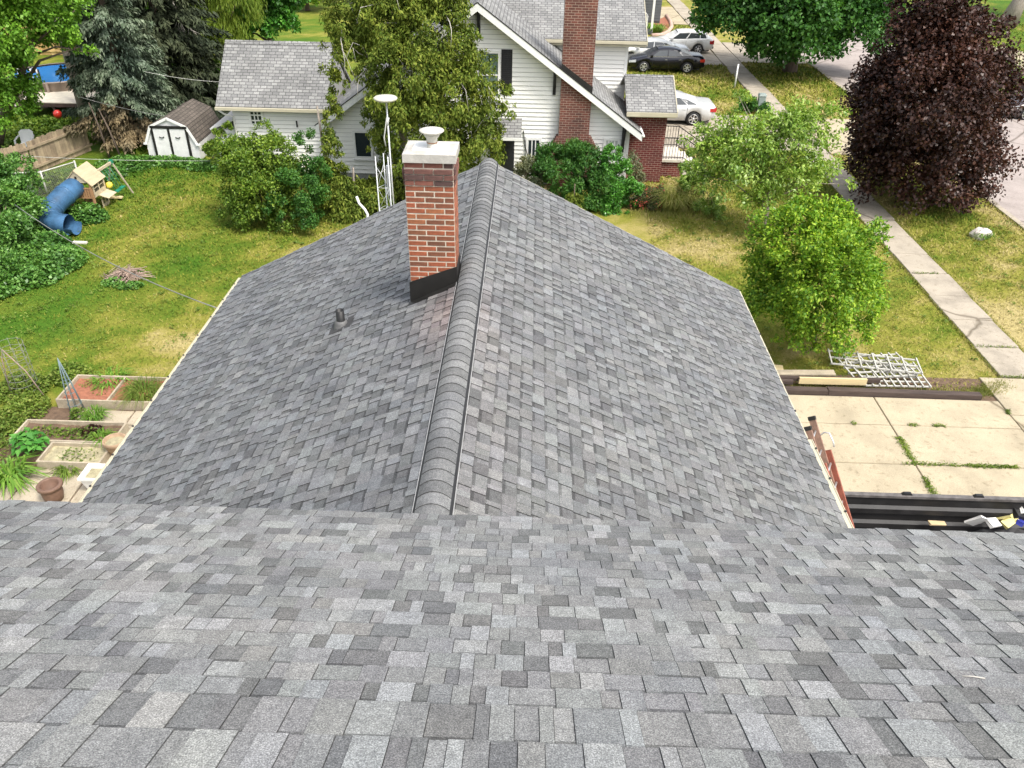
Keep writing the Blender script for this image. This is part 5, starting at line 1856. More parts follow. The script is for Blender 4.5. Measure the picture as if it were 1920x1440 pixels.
# ------------------------------------------------------------------ kitchen garden behind the house
pv = structure('patio', bed_sheet(-11.4, -5.2, 10.3, 14.6, 0.006), MT['soil'])
rr = random.Random(15)
rc = []
xx = [-11.3, -10.1, -8.9, -7.7, -6.5, -5.3]
yy = [10.35, 11.3, 12.25, 13.3, 13.95, 14.5]
for a, b in zip(xx, xx[1:]):
    for c_, d_ in zip(yy, yy[1:]):
        if a < -10.2 and c_ > 12: continue
        rc.append((a, b, c_, d_))
slab_run(pv, rc, 0.045, MT['patio'], 'patio_slab', 0.018, 0.012, 3)
PZ = 0.05
def raised_bed(label, x0, x1, y0, y1, h, soil, divs=()):
    o = empty('raised_bed', ((x0 + x1) / 2, (y0 + y1) / 2, 0), label, 'raised bed', 'wooden raised beds')
    t = 0.04
    for nm, a in (('board', (x0, x1, y0, y0 + t)), ('board', (x0, x1, y1 - t, y1)), ('board', (x0, x0 + t, y0 + t + 0.002, y1 - t - 0.002)), ('board', (x1 - t, x1, y0 + t + 0.002, y1 - t - 0.002))):
        m1 = MB()
        m1.box(a[0], a[1], a[2], a[3], 0, h)
        m1.build('board', MT['oldwood'], o)
    for x in divs:
        m1 = MB()
        m1.box(x - 0.02, x + 0.02, y0 + t + 0.002, y1 - t - 0.002, 0.02, h - 0.01)
        m1.build('divider', MT['oldwood'], o)
    n = 14
    mb = MB()
    X_, Y_ = np.meshgrid(np.linspace(x0 + t, x1 - t, n), np.linspace(y0 + t, y1 - t, n))
    Z_ = h - 0.09 + 0.07 * (fbm(X_, Y_, 4, 5) - 0.5)
    mb.mesh_part(np.stack([X_, Y_, Z_], -1).reshape(-1, 3), [(j * n + i, j * n + i + 1, (j + 1) * n + i + 1, (j + 1) * n + i) for j in range(n - 1) for i in range(n - 1)])
    tag(mb.build('soil', MT[soil], o), kind='stuff')
    return o
raised_bed('raised bed with red soil nearest the lawn', -10.72, -7.2, 14.55, 15.6, 0.25, 'redsoil', (-9.55,))
raised_bed('weedy raised bed between the other two beds', -10.95, -8.72, 13.04, 13.78, 0.25, 'soil')
raised_bed('straw covered raised bed nearest the pots', -10.0, -8.68, 12.35, 13.02, 0.25, 'strawsoil')
def pot(name, label, c, prof, mat, fill=None, fillr=0.2, fillz=0.3):
    o = empty(name, (c[0], c[1], 0), label, 'pot', None)
    m1 = MB()
    m1.lathe(prof, (c[0], c[1], 0.05), 28)
    m1.build('vessel', MT[mat], o)
    if fill:
        m1 = MB()
        m1.lathe([(fillr, fillz), (fillr * 0.5, fillz + 0.03), (0.001, fillz + 0.02)], (c[0], c[1], 0.05), 20)
        m1.build('soil', MT[fill], o)
    return o
pot('brown_pot', 'empty dark brown glazed pot on the patio', tuple(gz(92, 908, 0.43)[:2]), [(0.001, 0.0), (0.16, 0.0), (0.19, 0.12), (0.20, 0.26), (0.195, 0.3), (0.235, 0.33), (0.24, 0.37), (0.225, 0.385), (0.18, 0.385), (0.165, 0.37), (0.165, 0.1), (0.001, 0.08)], 'terracotta')
pot('soil_pot', 'sandy terracotta pot full of dry soil beside the gutter', tuple(gz(214, 824, 0.45)[:2]), [(0.001, 0.0), (0.15, 0.0), (0.21, 0.3), (0.235, 0.33), (0.24, 0.4), (0.225, 0.41), (0.205, 0.4), (0.2, 0.3), (0.001, 0.3)], 'terrlight', 'strawsoil', 0.2, 0.33)
PC = gz(178, 884, 0.46)
o = empty('white_planter', (PC[0], PC[1], 0), 'square white tapered planter with soil under the gutter', 'planter')
def sqlathe(mb, prof, c):
    vs, fs = [], []
    for r_, z in prof:
        vs += [(c[0] - r_, c[1] - r_, z), (c[0] + r_, c[1] - r_, z), (c[0] + r_, c[1] + r_, z), (c[0] - r_, c[1] + r_, z)]
    for i in range(len(prof) - 1):
        for k in range(4):
            k2 = (k + 1) % 4
            fs.append((i * 4 + k, i * 4 + k2, (i + 1) * 4 + k2, (i + 1) * 4 + k))
    mb.mesh_part(vs, fs)
m1 = MB()
sqlathe(m1, [(0.14, 0.05), (0.22, 0.4), (0.245, 0.41), (0.245, 0.46), (0.2, 0.46), (0.19, 0.43), (0.175, 0.43), (0.17, 0.36)], (PC[0], PC[1]))
m1.build('vessel', MT['planterw'], o)
m1 = MB()
m1.poly([(PC[0] - 0.17, PC[1] - 0.17, 0.385), (PC[0] + 0.17, PC[1] - 0.17, 0.385), (PC[0] + 0.17, PC[1] + 0.17, 0.39), (PC[0] - 0.17, PC[1] + 0.17, 0.39)])
m1.build('soil', MT['strawsoil'], o)
# trellis and wire cage
o = empty('garden_trellis', (-10.4, 14.4, 0), 'thin blue grey obelisk trellis standing in the garden', 'trellis')
q = np.array([-10.15, 14.35, 0])
mb = MB()
tip = (q[0] - 0.1, q[1] + 0.1, 1.45)
for a in range(6):
    an = a * math.pi / 3
    mb.tube([(q[0] + 0.17 * math.cos(an), q[1] + 0.17 * math.sin(an), 0), (q[0] + 0.09 * math.cos(an) - 0.05, q[1] + 0.09 * math.sin(an) + 0.05, 0.8), tip], 0.009, 5)
for z, r_ in ((0.3, 0.145), (0.6, 0.115), (0.85, 0.085), (1.1, 0.055)):
    t_ = z / 1.45
    mb.tube([(q[0] - 0.1 * t_ + r_ * math.cos(a), q[1] + 0.1 * t_ + r_ * math.sin(a), z) for a in np.linspace(0, 2 * math.pi, 13)], 0.007, 4, False)
mb.build('wire_frame', MT['trellis'], o)
o = empty('wire_cage', (-11.7, 15.1, 0), 'tall wire plant cage with bent stakes at the garden edge', 'plant cage')
mb = MB()
for k in range(9):
    an = k * 2 * math.pi / 9
    mb.tube([(-11.75 + 0.3 * math.cos(an), 15.1 + 0.3 * math.sin(an), 0), (-11.8 + 0.3 * math.cos(an), 15.15 + 0.3 * math.sin(an), 1.35)], 0.005, 4)
for k in range(8):
    mb.tube([(-11.76 + 0.3 * math.cos(a), 15.12 + 0.3 * math.sin(a), 0.15 + k * 0.17) for a in np.linspace(0, 2 * math.pi, 13)], 0.005, 4, False)
mb.build('wire_mesh', MT['wire'], o)
m1 = MB()
m1.tube([(-12.0, 14.9, 0), (-11.95, 15.0, 1.0), (-11.9, 15.05, 1.25), (-11.5, 15.0, 0.7), (-11.2, 14.9, 0.05)], 0.014, 5)
m1.build('bent_stake', MT['twig'], o)

# ------------------------------------------------------------------ playset
o = empty('playset', (-15.6, 26.5, 0), 'wooden playset tower with tan roof, blue tube slide and swing', 'playset')
PX0, PX1, PY0, PY1 = -16.25, -15.28, 26.3, 27.35
for x in (PX0, PX1):
    for y in (PY0, PY1):
        m1 = MB()
        m1.bar((x, y, 0), (x, y, 1.2), 0.075)
        m1.build('post', MT['playwood'], o)
m1 = MB()
m1.box(PX0 - 0.03, PX1 + 0.03, PY0 - 0.03, PY1 + 0.03, 0.58, 0.63)
m1.build('deck', MT['playwood'], o)
RXc = -15.77
for s in (-1, 1):
    m1 = MB()
    e = RXc + s * 0.62
    qd = [(RXc, PY0 - 0.08, 1.76), (e, PY0 - 0.08, 1.13), (e, PY1 + 0.06, 1.13), (RXc, PY1 + 0.06, 1.76)]
    slab(m1, qd if s > 0 else qd[::-1], 0.03)
    m1.build('roof_panel', MT['playroof'], o)
for y in (PY0 - 0.04, PY1 + 0.0):
    m1 = MB()
    m1.mesh_part([(RXc - 0.45, y, 1.24), (RXc + 0.45, y, 1.24), (RXc, y, 1.7), (RXc - 0.45, y + 0.03, 1.24), (RXc + 0.45, y + 0.03, 1.24), (RXc, y + 0.03, 1.7)], [(0, 1, 2), (5, 4, 3), (0, 3, 4, 1)])
    m1.build('gable_board', MT['tan'], o)
m1 = MB()
m1.box(RXc - 0.03, RXc + 0.05, PY0 - 0.055, PY0 - 0.041, 1.4, 1.5)
m1.build('gable_vent', MT['black'], o)
# window panels on the sunny side
def play_window(y0, y1, z0, z1, x):
    m1 = MB()
    m1.box(x, x + 0.03, y0, y1, z0, z1)
    w_ = m1.build('window_panel', MT['tan'], o)
    ny = 2
    for a in range(2):
        for b in range(2):
            for c_ in range(3):
                ya = y0 + 0.06 + (y1 - y0 - 0.06) * (a / 2)
                wd = (y1 - y0 - 0.24) / 2
                zz = z0 + (z1 - z0) * 0.38 + (z1 - z0) * 0.30 * b
                m1 = MB()
                m1.box(x + 0.031, x + 0.036, ya + c_ * wd / 3, ya + c_ * wd / 3 + wd / 3 - 0.02, zz, zz + (z1 - z0) * 0.24)
                m1.build('window_pane', MT['black'], w_)
play_window(PY0 + 0.05, PY1 - 0.05, 0.6, 1.16, PX1 + 0.04)
play_window(PY0 + 0.45, PY1 - 0.05, 0.0, 0.42, PX1 + 0.04)
m1 = MB()
slab(m1, [(PX1 + 0.03, PY0 + 0.35, 0.62), (PX1 + 0.45, PY0 + 0.35, 0.48), (PX1 + 0.45, PY1, 0.48), (PX1 + 0.03, PY1, 0.62)], 0.03)
m1.build('awning', MT['tan'], o)
m1 = MB()
for y in (PY0,):
    for x in np.linspace(PX0 + 0.5, PX1 - 0.08, 5):
        m1.box(x, x + 0.07, y - 0.03, y - 0.01, 0.63, 1.0)
    m1.bar((PX0, y - 0.02, 1.0), (PX1, y - 0.02, 1.0), 0.05)
m1.build('front_slats', MT['playwood'], o)
m1 = MB()
m1.bar((PX0 + 0.5, PY0 + 0.1, 0.0), (PX0 + 0.75, PY0 + 0.5, 0.6), 0.3, 0.04)
m1.build('climbing_ramp', MT['playwood'], o)
# tube slide
sp = [(-15.95, 26.35, 0.98), (-16.0, 25.75, 0.92), (-16.12, 25.2, 0.78), (-16.2, 24.72, 0.60), (-16.05, 24.3, 0.46), (-15.66, 24.02, 0.38), (-15.2, 23.98, 0.33)]
def catmull(P, n=6):
    P = [np.array(p, float) for p in P]
    P = [2 * P[0] - P[1]] + P + [2 * P[-1] - P[-2]]
    out = []
    for i in range(1, len(P) - 2):
        for k in range(n):
            t = k / n
            a, b, c_, d_ = P[i - 1:i + 3]
            out.append(0.5 * ((2 * b) + (c_ - a) * t + (2 * a - 5 * b + 4 * c_ - d_) * t * t + (3 * b - a - 3 * c_ + d_) * t ** 3))
    out.append(P[-2])
    return out
path = catmull(sp)
path = [p_ + np.array([0.0, 0.0, 0.06]) for p_ in path]
m1 = MB()
m1.tube(path, 0.40, 20, False)
sl = m1.build('tube_slide', MT['slide'], o)
m1 = MB()
for i in (7, 16, 25):
    m1 = MB()
    m1.tube(path[i:i + 2], 0.422, 20)
    m1.build('slide_joint', MT['slide'], sl)
m1 = MB()
ex = path[-2:]
vs, fs = [], []
for k, p_ in enumerate(ex + [ex[-1] + (ex[-1] - ex[-2]) * 3.0]):
    for j in range(9):
        a = math.pi + math.pi * j / 8
        vs.append((p_[0] + 0.05, p_[1] + 0.40 * math.cos(a), p_[2] + 0.38 * math.sin(a) * 0.9))
for k in range(2):
    for j in range(8):
        fs.append((k * 9 + j, k * 9 + j + 1, (k + 1) * 9 + j + 1, (k + 1) * 9 + j))
m1.mesh_part(vs, fs, None, True)
m1.build('slide_exit', MT['slide'], sl)
# swing beam
m1 = MB()
m1.bar((-15.42, PY1, 1.36), (-15.36, 28.5, 1.36), 0.07, 0.1)
m1.build('swing_beam', MT['tan'], o)
m1 = MB()
m1.bar((-15.36, 28.5, 1.42), gz(262, 358), 0.05)
m1.bar((-15.36, 28.5, 1.42), (-15.95, 28.7, 0), 0.05)
m1.build('swing_leg', MT['oldwood'], o)
m1 = MB()
m1.box(-15.43, -15.29, 28.44, 28.56, 1.3, 1.47)
m1.build('beam_bracket', MT['greenpl'], o)
for y in (27.75, 28.15):
    m1 = MB()
    m1.tube([(-15.39, y - 0.12, 1.3), (-15.0, y - 0.12, 0.42)], 0.01, 5)
    m1.tube([(-15.39, y + 0.12, 1.3), (-15.0, y + 0.12, 0.42)], 0.01, 5)
    sw_ = m1.build('swing_rope', MT['greenpl'], o)
    m1 = MB()
    m1.box(-15.08, -14.9, y - 0.16, y + 0.16, 0.38, 0.42)
    m1.build('swing_seat', MT['greenpl'], sw_)
m1 = MB()
m1.lathe([(0.001, -0.14), (0.1, -0.1), (0.14, 0), (0.1, 0.1), (0.001, 0.14)], (-15.12, 27.45, 0.75), 10)
m1.build('steering_wheel', MT['yellow'], o)
q1, q2 = gz(205, 369, 0.1), gz(229, 370, 0.1)
m1 = MB()
m1.bar(q1, q2, 0.16, 0.05)
tag(m1.build('yellow_board', MT['newwood']), 'pale yellow board lying on the lawn beside the playset', 'board')
q1, q2 = gz(137, 454, 0.25), gz(163, 455, 0.25)
m1 = MB()
m1.bar(q1, q2, 0.12, 0.05)
tag(m1.build('pale_board', MT['stonewhite']), 'pale board lying in the ivy below the playset', 'board')

# ------------------------------------------------------------------ fences on the far side of the back yard
fo = empty('wooden_fence', (-19.3, 31, 0), 'weathered wooden board fence behind the playset', 'fence')
def board_fence(o, pts, h, mat, w=0.14, name='board', seed=1):
    rr = random.Random(seed)
    for (a, b) in zip(pts, pts[1:]):
        a, b = np.array(a, float), np.array(b, float)
        Ln = np.linalg.norm(b - a)
        n = int(Ln / w)
        d = (b - a) / Ln
        nn = np.array([d[1], -d[0]]) * 0.012
        me_key = None
        for k in range(n):
            p = a + d * (k * w)
            q_ = a + d * (k * w + w - 0.008)
            hh = h + rr.uniform(-0.03, 0.03)
            off = nn * rr.uniform(-0.4, 0.4)
            m1 = MB()
            m1.hexa([(p[0] - nn[0] + off[0], p[1] - nn[1] + off[1], 0), (q_[0] - nn[0] + off[0], q_[1] - nn[1] + off[1], 0), (q_[0] + nn[0] + off[0], q_[1] + nn[1] + off[1], 0), (p[0] + nn[0] + off[0], p[1] + nn[1] + off[1], 0),
                     (p[0] - nn[0] + off[0], p[1] - nn[1] + off[1], hh), (q_[0] - nn[0] + off[0], q_[1] - nn[1] + off[1], hh), (q_[0] + nn[0] + off[0], q_[1] + nn[1] + off[1], hh), (p[0] + nn[0] + off[0], p[1] + nn[1] + off[1], hh)])
            m1.build(name, MT[mat], o)
        m1 = MB()
        for z in (0.25, h - 0.25):
            m1.bar((a[0] + nn[0] * 4, a[1] + nn[1] * 4, z), (b[0] + nn[0] * 4, b[1] + nn[1] * 4, z), 0.05, 0.09)
        m1.build('rail', MT[mat], o)
bpy.data.objects['playset'].scale = (0.86, 0.86, 0.86)
board_fence(fo, [(-20.35, 28.4), (-19.55, 30.1), (-18.75, 33.2)], 1.25, 'fence', 0.13)
cf = empty('chain_link_fence', (-18, 28, 0), 'dark chain link fence with pale top rail beside the playset', 'fence')
q0, q1, q2 = (-20.5, 27.0), (-17.75, 27.6), (-17.1, 28.8)
m1 = MB()
m1.tube([(q0[0], q0[1], 0.95), (q1[0], q1[1], 0.95), (q2[0], q2[1], 0.95)], 0.025, 6)
m1.tube([(q0[0], q0[1] - 0.7, 0.5), (q1[0], q1[1] - 0.7, 0.5)], 0.018, 6)
m1.build('top_rail', MT['wirelight'], cf)
for q in (q0, q1, q2):
    m1 = MB()
    m1.tube([(q[0], q[1], 0), (q[0], q[1], 1.0)], 0.03, 6)
    m1.build('post', MT['wirelight'], cf)
m1 = MB()
for a, b in ((q0, q1), (q1, q2)):
    Ln = math.hypot(b[0] - a[0], b[1] - a[1])
    n = int(Ln / 0.09)
    for k in range(-10, n + 1):
        for s in (0, 1):
            t0, t1 = k * 0.09, k * 0.09 + 0.9
            z0_, z1_ = (0.03, 0.93) if s == 0 else (0.93, 0.03)
            c0, c1 = max(t0, 0), min(t1, Ln)
            if c1 <= c0: continue
            za = z0_ + (z1_ - z0_) * (c0 - t0) / 0.9
            zb = z0_ + (z1_ - z0_) * (c1 - t0) / 0.9
            P_ = lambda t, z: (a[0] + (b[0] - a[0]) * t / Ln, a[1] + (b[1] - a[1]) * t / Ln, z)
            m1.bar(P_(c0, za), P_(c1, zb), 0.008)
m1.build('wire_mesh', MT['wire'], cf)
yo = empty('tan_fence', (-32, 53, 0), 'tan board fence far behind the maple', 'fence')
board_fence(yo, [(-44, 50.5), (-27, 51.5)], 1.7, 'tanfence', 0.3, 'board', 4)

# neighbour's deck, pool, chair, ball
po = empty('swimming_pool', (-26.5, 46, 0), 'round above ground pool with bright blue cover beyond the deck', 'pool')
c = tuple(gz(112, 137, 1.15)[:2])
m1 = MB()
m1.lathe([(2.3, 0), (2.3, 1.15), (2.36, 1.16), (2.36, 1.2), (2.2, 1.2)], (c[0], c[1], 0), 36)
m1.build('pool_wall', MT['poolwall'], po)
m1 = MB()
m1.lathe([(2.24, 1.12), (0.001, 1.12)], (c[0], c[1], 0), 36)
m1.build('pool_cover', MT['poolwater'], po)
for k in range(14):
    a = 2 * math.pi * k / 14
    m1 = MB()
    m1.bar((c[0] + 2.36 * math.cos(a), c[1] + 2.36 * math.sin(a), 0), (c[0] + 2.36 * math.cos(a), c[1] + 2.36 * math.sin(a), 1.2), 0.1)
    m1.build('pool_post', MT['poolwall'], po)
m1 = MB()
ply = c[1] - 2.6
plx = c[0] - 0.5
for x in (plx, plx + 0.6):
    m1.tube([(x, ply, 0), (x, ply, 1.9), (x, ply + 0.5, 1.9), (x, ply + 0.5, 1.2)], 0.04, 6)
for z in (0.5, 0.9, 1.3):
    m1.bar((plx, ply, z), (plx + 0.6, ply, z), 0.05)
m1.build('pool_ladder', MT['white'], po)
DKc = gz(128, 180, 0.76)
ddx, ddy = DKc[0] - (-21.8), DKc[1] - 41.4
dk = empty('garden_deck', (-23, 41, 0), 'pale timber deck with dark brown railing below the pool', 'deck')
for k in range(12):
    m1 = MB()
    m1.box(-23.6, -20.0, 40.2 + 0.2 * k, 40.39 + 0.2 * k, 0.72, 0.76)
    m1.build('deck_board', MT['deckboard'], dk)
m1 = MB()
m1.box(-23.6, -20, 40.2, 42.6, 0.55, 0.718)
for x in (-23.5, -22, -20.2):
    m1.bar((x, 40.3, 0), (x, 40.3, 0.6), 0.1)
m1.build('deck_frame', MT['deckdark'], dk)
m1 = MB()
for k in range(4):
    x = -24.6 + 0.33 * k
    z = 0.15 + 0.2 * k
    m1.bar((x, 40.3, z - 0.15), (x, 40.3, z + 0.9), 0.08)
m1.bar((-24.6, 40.3, 1.05), (-23.6, 40.3, 1.65), 0.09)
m1.bar((-24.6, 40.3, 0.6), (-23.6, 40.3, 1.2), 0.07)
m1.bar((-24.6, 40.3, 0.2), (-23.6, 40.3, 0.8), 0.07)
m1.bar((-23.6, 40.3, 0.5), (-23.6, 40.3, 1.7), 0.09)
m1.bar((-23.6, 40.3, 1.65), (-23.6, 42.5, 1.65), 0.07)
m1.bar((-23.6, 42.5, 0.5), (-23.6, 42.5, 1.7), 0.09)
m1.build('railing', MT['deckdark'], dk)
m1 = MB()
for k in range(3):
    m1.box(-24.9 + 0.4 * k, -24.52 + 0.4 * k, 40.5, 41.8, 0.12 + 0.2 * k, 0.17 + 0.2 * k)
m1.build('steps', MT['deckboard'], dk)
dk.location = (-23 + ddx, 41 + ddy, 0)
def plastic_chair(label, p, rz_):
    o = empty('garden_chair', (0, 0, 0), label, 'chair')
    m1 = MB()
    m1.box(-0.22, 0.22, -0.22, 0.22, 0.40, 0.43)
    m1.build('seat', MT['white'], o)
    m1 = MB()
    pr_ = [(-0.22, 0.43), (-0.25, 0.8), (-0.15, 0.88), (0.15, 0.88), (0.25, 0.8), (0.22, 0.43)]
    n = len(pr_)
    m1.mesh_part([(x, 0.2 + (z - 0.43) * 0.25, z) for x, z in pr_] + [(x, 0.23 + (z - 0.43) * 0.25, z) for x, z in pr_], [tuple(range(n)), tuple(range(2 * n - 1, n - 1, -1))] + [(i, n + i, n + (i + 1) % n, (i + 1) % n) for i in range(n)])
    m1.build('backrest', MT['white'], o)
    for s in (-1, 1):
        m1 = MB()
        m1.tube([(s * 0.27, -0.24, 0.62), (s * 0.28, 0.1, 0.66), (s * 0.25, 0.27, 0.68)], 0.03, 6)
        m1.build('armrest', MT['white'], o)
        m1 = MB()
        m1.bar((s * 0.27, -0.25, 0), (s * 0.26, -0.22, 0.62), 0.05)
        m1.build('leg', MT['white'], o)
        m1 = MB()
        m1.bar((s * 0.27, 0.28, 0), (s * 0.23, 0.22, 0.42), 0.05)
        m1.build('leg', MT['white'], o)
    o.location = p
    o.rotation_euler = (0, 0, rz_)
    o.scale = (1.12,) * 3
plastic_chair('white plastic garden chair on the grass behind the fence', tuple(gz(56, 292)), rad(12))
for px_, py_, rr_, lab in ((19, 212, 0.3, 'large red ball in the bushes under the maple'), (108, 214, 0.2, 'small red and white ball on a stake by the deck')):
    q = gz(px_, py_, 0.3)
    m1 = MB()
    m1.lathe([(0.001, -1), (0.5, -0.87), (0.87, -0.5), (1, 0), (0.87, 0.5), (0.5, 0.87), (0.001, 1)], (0, 0, 0), 14)
    ob = m1.build('red_ball', MT['redball'])
    ob.location = q
    ob.scale = (rr_,) * 3
    tag(ob, lab, 'ball')

# brush pile
o = gz(238, 520)
rr = random.Random(6)
mb = MB()
for k in range(150):
    a = rr.uniform(0, math.pi)
    x, y = o[0] + rr.gauss(0, 0.22), o[1] + rr.gauss(0, 0.16)
    l_ = rr.uniform(0.15, 0.42)
    z = 0.03 + rr.uniform(0, 0.22) * math.exp(-((x - o[0]) ** 2 + (y - o[1]) ** 2) / 0.12)
    dz = rr.uniform(-0.08, 0.08)
    mb.tube([(x - l_ * math.cos(a), y - l_ * math.sin(a), max(0.02, z - dz)), (x, y, z + 0.03), (x + l_ * math.cos(a), y + l_ * math.sin(a), max(0.02, z + dz))], rr.uniform(0.006, 0.014), 4)
tag(mb.build('brush_pile', MT['twig']), 'round heap of dry brown twigs on the lawn', 'brush pile')

# wires
def wire(name, label, a, b, sag, r_, mat='wire', n=14):
    a, b = np.array(a, float), np.array(b, float)
    pts = []
    for k in range(n + 1):
        t = k / n
        p_ = a + (b - a) * t
        p_[2] -= sag * 4 * t * (1 - t)
        pts.append(p_)
    m1 = MB()
    m1.tube(pts, r_, 5)
    tag(m1.build(name, MT[mat]), label, 'wire')
wire('service_cable', 'sagging twisted service cable from the wing eave over the lawn', gx(413, 580, XL - 0.11), gy(28, 384, 21.5), 0.28, 0.012, 'wire')
wire('clothes_line', 'thin line stretched across the yard past the playset', gy(35, 292, 28.2), gy(470, 300, 31.9), 0.1, 0.008, 'wirelight')
wire('overhead_wire', 'thin wire crossing in front of the dark spruces', gy(150, 182, 31), gy(350, 223, 33), 0.1, 0.008)
wire('upper_wire', 'thin wire running from the spruces to the garage roof', gy(270, 134, 33), gy(425, 154, 33.6), 0.08, 0.009, 'wirelight')

# ------------------------------------------------------------------ vegetation
def shrub(name, label, base, blobs, n, leaf, mat, seed, cat='shrub', group=None, **kw):
    return tree(name, label, cat, base, blobs, n, leaf, L[mat], (0.04, 0.015), 'bark', seed, group, **kw)

# purple maple by the street
Y_ = 29.6
bl = [pblob(*q) for q in ((1745, 300, Y_ - 0.6, 130), (1700, 215, Y_, 115), (1800, 190, Y_, 105), (1745, 120, Y_, 104), (1815, 90, Y_ + 0.4, 72), (1690, 300, Y_ - 0.3, 92), (1810, 285, Y_ - 0.2, 68), (1750, 30, Y_ + 0.2, 76), (1800, 15, Y_, 56), (1770, 355, Y_ - 0.6, 62), (1665, 175, Y_, 75), (1850, 165, Y_, 45), (1745, 200, Y_ - 1.6, 110), (1770, -60, Y_ + 0.4, 60), (1670, 250, Y_ - 0.6, 78), (1712, 95, Y_ + 0.3, 62))]
tree('purple_maple', 'dark purple leaved maple beside the street', 'tree', (15.6, 29.9, 0), bl, 84000, (0.125, 0.105), L['purple'], (0.2, 0.06), seed=3, top=(15.3, 29.7, 6.0), dens=1.0, rc=0.30, droop=0.15, shell=(0.45, 1.0))
# green maple farther up the street
Y_ = 51
bl = [pblob(*q) for q in ((1480, 20, Y_, 105), (1380, 25, Y_, 75), (1580, 30, Y_, 90), (1440, 75, Y_ - 1, 50), (1530, 70, Y_ - 1, 58), (1400, 70, Y_ + 1, 32), (1620, 60, Y_, 52), (1340, 10, Y_, 45), (1650, 10, Y_, 50), (1480, -60, Y_, 110), (1470, 95, Y_ - 1, 36), (1500, 40, Y_ - 2.5, 80), (1400, -40, Y_, 90), (1580, -50, Y_, 90))]
tree('green_maple', 'broad deep green maple with stout trunk on the grass strip', 'tree', (15.85, 51.7, 0), bl, 80000, (0.21, 0.19), L['maple'], (0.36, 0.12), seed=4, top=(15.9, 51.6, 5.0), dens=0.55, rc=0.40, droop=0.1)
# young tree on the front lawn
Y_ = 26
bl = [pblob(*q) for q in ((1400, 300, Y_, 72), (1470, 270, Y_, 68), (1340, 300, Y_ + 0.4, 52), (1420, 262, Y_, 48), (1520, 245, Y_, 48), (1490, 335, Y_ - 0.4, 55), (1350, 340, Y_, 44), (1430, 370, Y_ - 0.5, 46), (1550, 330, Y_, 34), (1372, 240, Y_, 34), (1490, 230, Y_, 34), (1570, 225, Y_, 30), (1395, 190, Y_ + 0.3, 20), (1310, 260, Y_ + 0.2, 32), (1300, 325, Y_, 24), (1400, 380, Y_ - 0.2, 30), (1550, 280, Y_, 34), (1585, 345, Y_, 16), (1385, 180, Y_, 12))]
tree('young_tree', 'young light green tree with slim trunk on the front lawn', 'tree', (8.2, 25.9, 0), bl, 17000, (0.14, 0.06), L['sapling'], (0.075, 0.03), 'greybark', seed=5, top=(8.0, 25.9, 2.6), nl=14, dens=1.6, rc=0.30, droop=0.25, shell=(0.3, 1.05))
# round bush by the driveway
Y_ = 18.3
bl = [pblob(*q) for q in ((1522, 535, Y_ - 0.3, 112), (1500, 460, Y_, 88), (1580, 480, Y_, 76), (1462, 560, Y_ - 0.2, 70), (1596, 560, Y_ - 0.2, 62), (1530, 605, Y_ - 0.6, 70), (1500, 635, Y_ - 0.7, 40), (1560, 635, Y_ - 0.7, 38), (1490, 415, Y_ + 0.2, 36), (1560, 420, Y_ + 0.2, 48), (1440, 500, Y_, 44), (1650, 440, Y_ + 0.2, 26), (1600, 610, Y_ - 0.5, 46), (1455, 612, Y_ - 0.4, 48), (1525, 395, Y_ + 0.2, 30), (1540, 520, Y_ - 1.1, 90))]
shrub('round_bush', 'large round yellow green bush at the corner of the driveway', (7.75, 18.3, 0), bl, 38000, (0.098, 0.052), 'bush', 6, 'bush', dens=2.0, rc=0.22, droop=0.05, upn=0.8, shell=(0.55, 1.1))
# cedar in front of the white house
Y_ = 28.2
cb = []
for q in ((725, 60, Y_, 68), (800, 70, Y_, 75), (705, 120, Y_, 46), (860, 110, Y_ - 0.3, 50), (760, 150, Y_ - 0.6, 80), (850, 190, Y_ - 0.4, 72), (730, 230, Y_ - 0.3, 36), (790, 260, Y_ - 0.6, 78), (880, 260, Y_ - 0.3, 62), (738, 330, Y_ - 0.2, 38), (642, 55, Y_, 38), (920, 200, Y_, 42), (650, 20, Y_, 45), (740, -20, Y_, 70), (830, 10, Y_, 62), (900, 140, Y_, 32), (620, 50, Y_, 24), (634, 110, Y_ - 0.2, 32), (655, 85, Y_, 34), (860, 330, Y_ - 0.2, 60), (800, 350, Y_ - 0.3, 60), (915, 270, Y_, 42), (945, 205, Y_, 20), (735, 180, Y_ - 0.2, 40)):
    cb.append(pblob(*q, 1.0, 1.25))
lobes = []
for q in ((634, 165, 27.6, 22), (626, 220, 27.4, 23), (622, 280, 27.2, 26), (612, 330, 27.0, 24), (634, 355, 26.9, 34), (705, 215, 27.8, 26), (714, 270, 27.8, 28), (712, 370, 27.4, 32), (640, 400, 26.6, 40), (700, 400, 26.8, 36), (668, 425, 26.5, 40), (612, 325, 27, 18)):
    lobes.append(pblob(*q, 1.0, 1.5))
ce = tree('cedar_tree', 'tall shaggy cedar standing in front of the white house', 'tree', (-4.6, 28.4, 0), cb, 80000, (0.15, 0.052), L['cedar'], (0.2, 0.06), 'greybark', seed=7, nl=0, top=(-4.6, 28.4, 7.0), dens=1.9, rc=0.23, droop=0.5, jit=0.42, axis_out=0.4, shell=(0.4, 1.1))
rr = random.Random(9)
mb = MB()
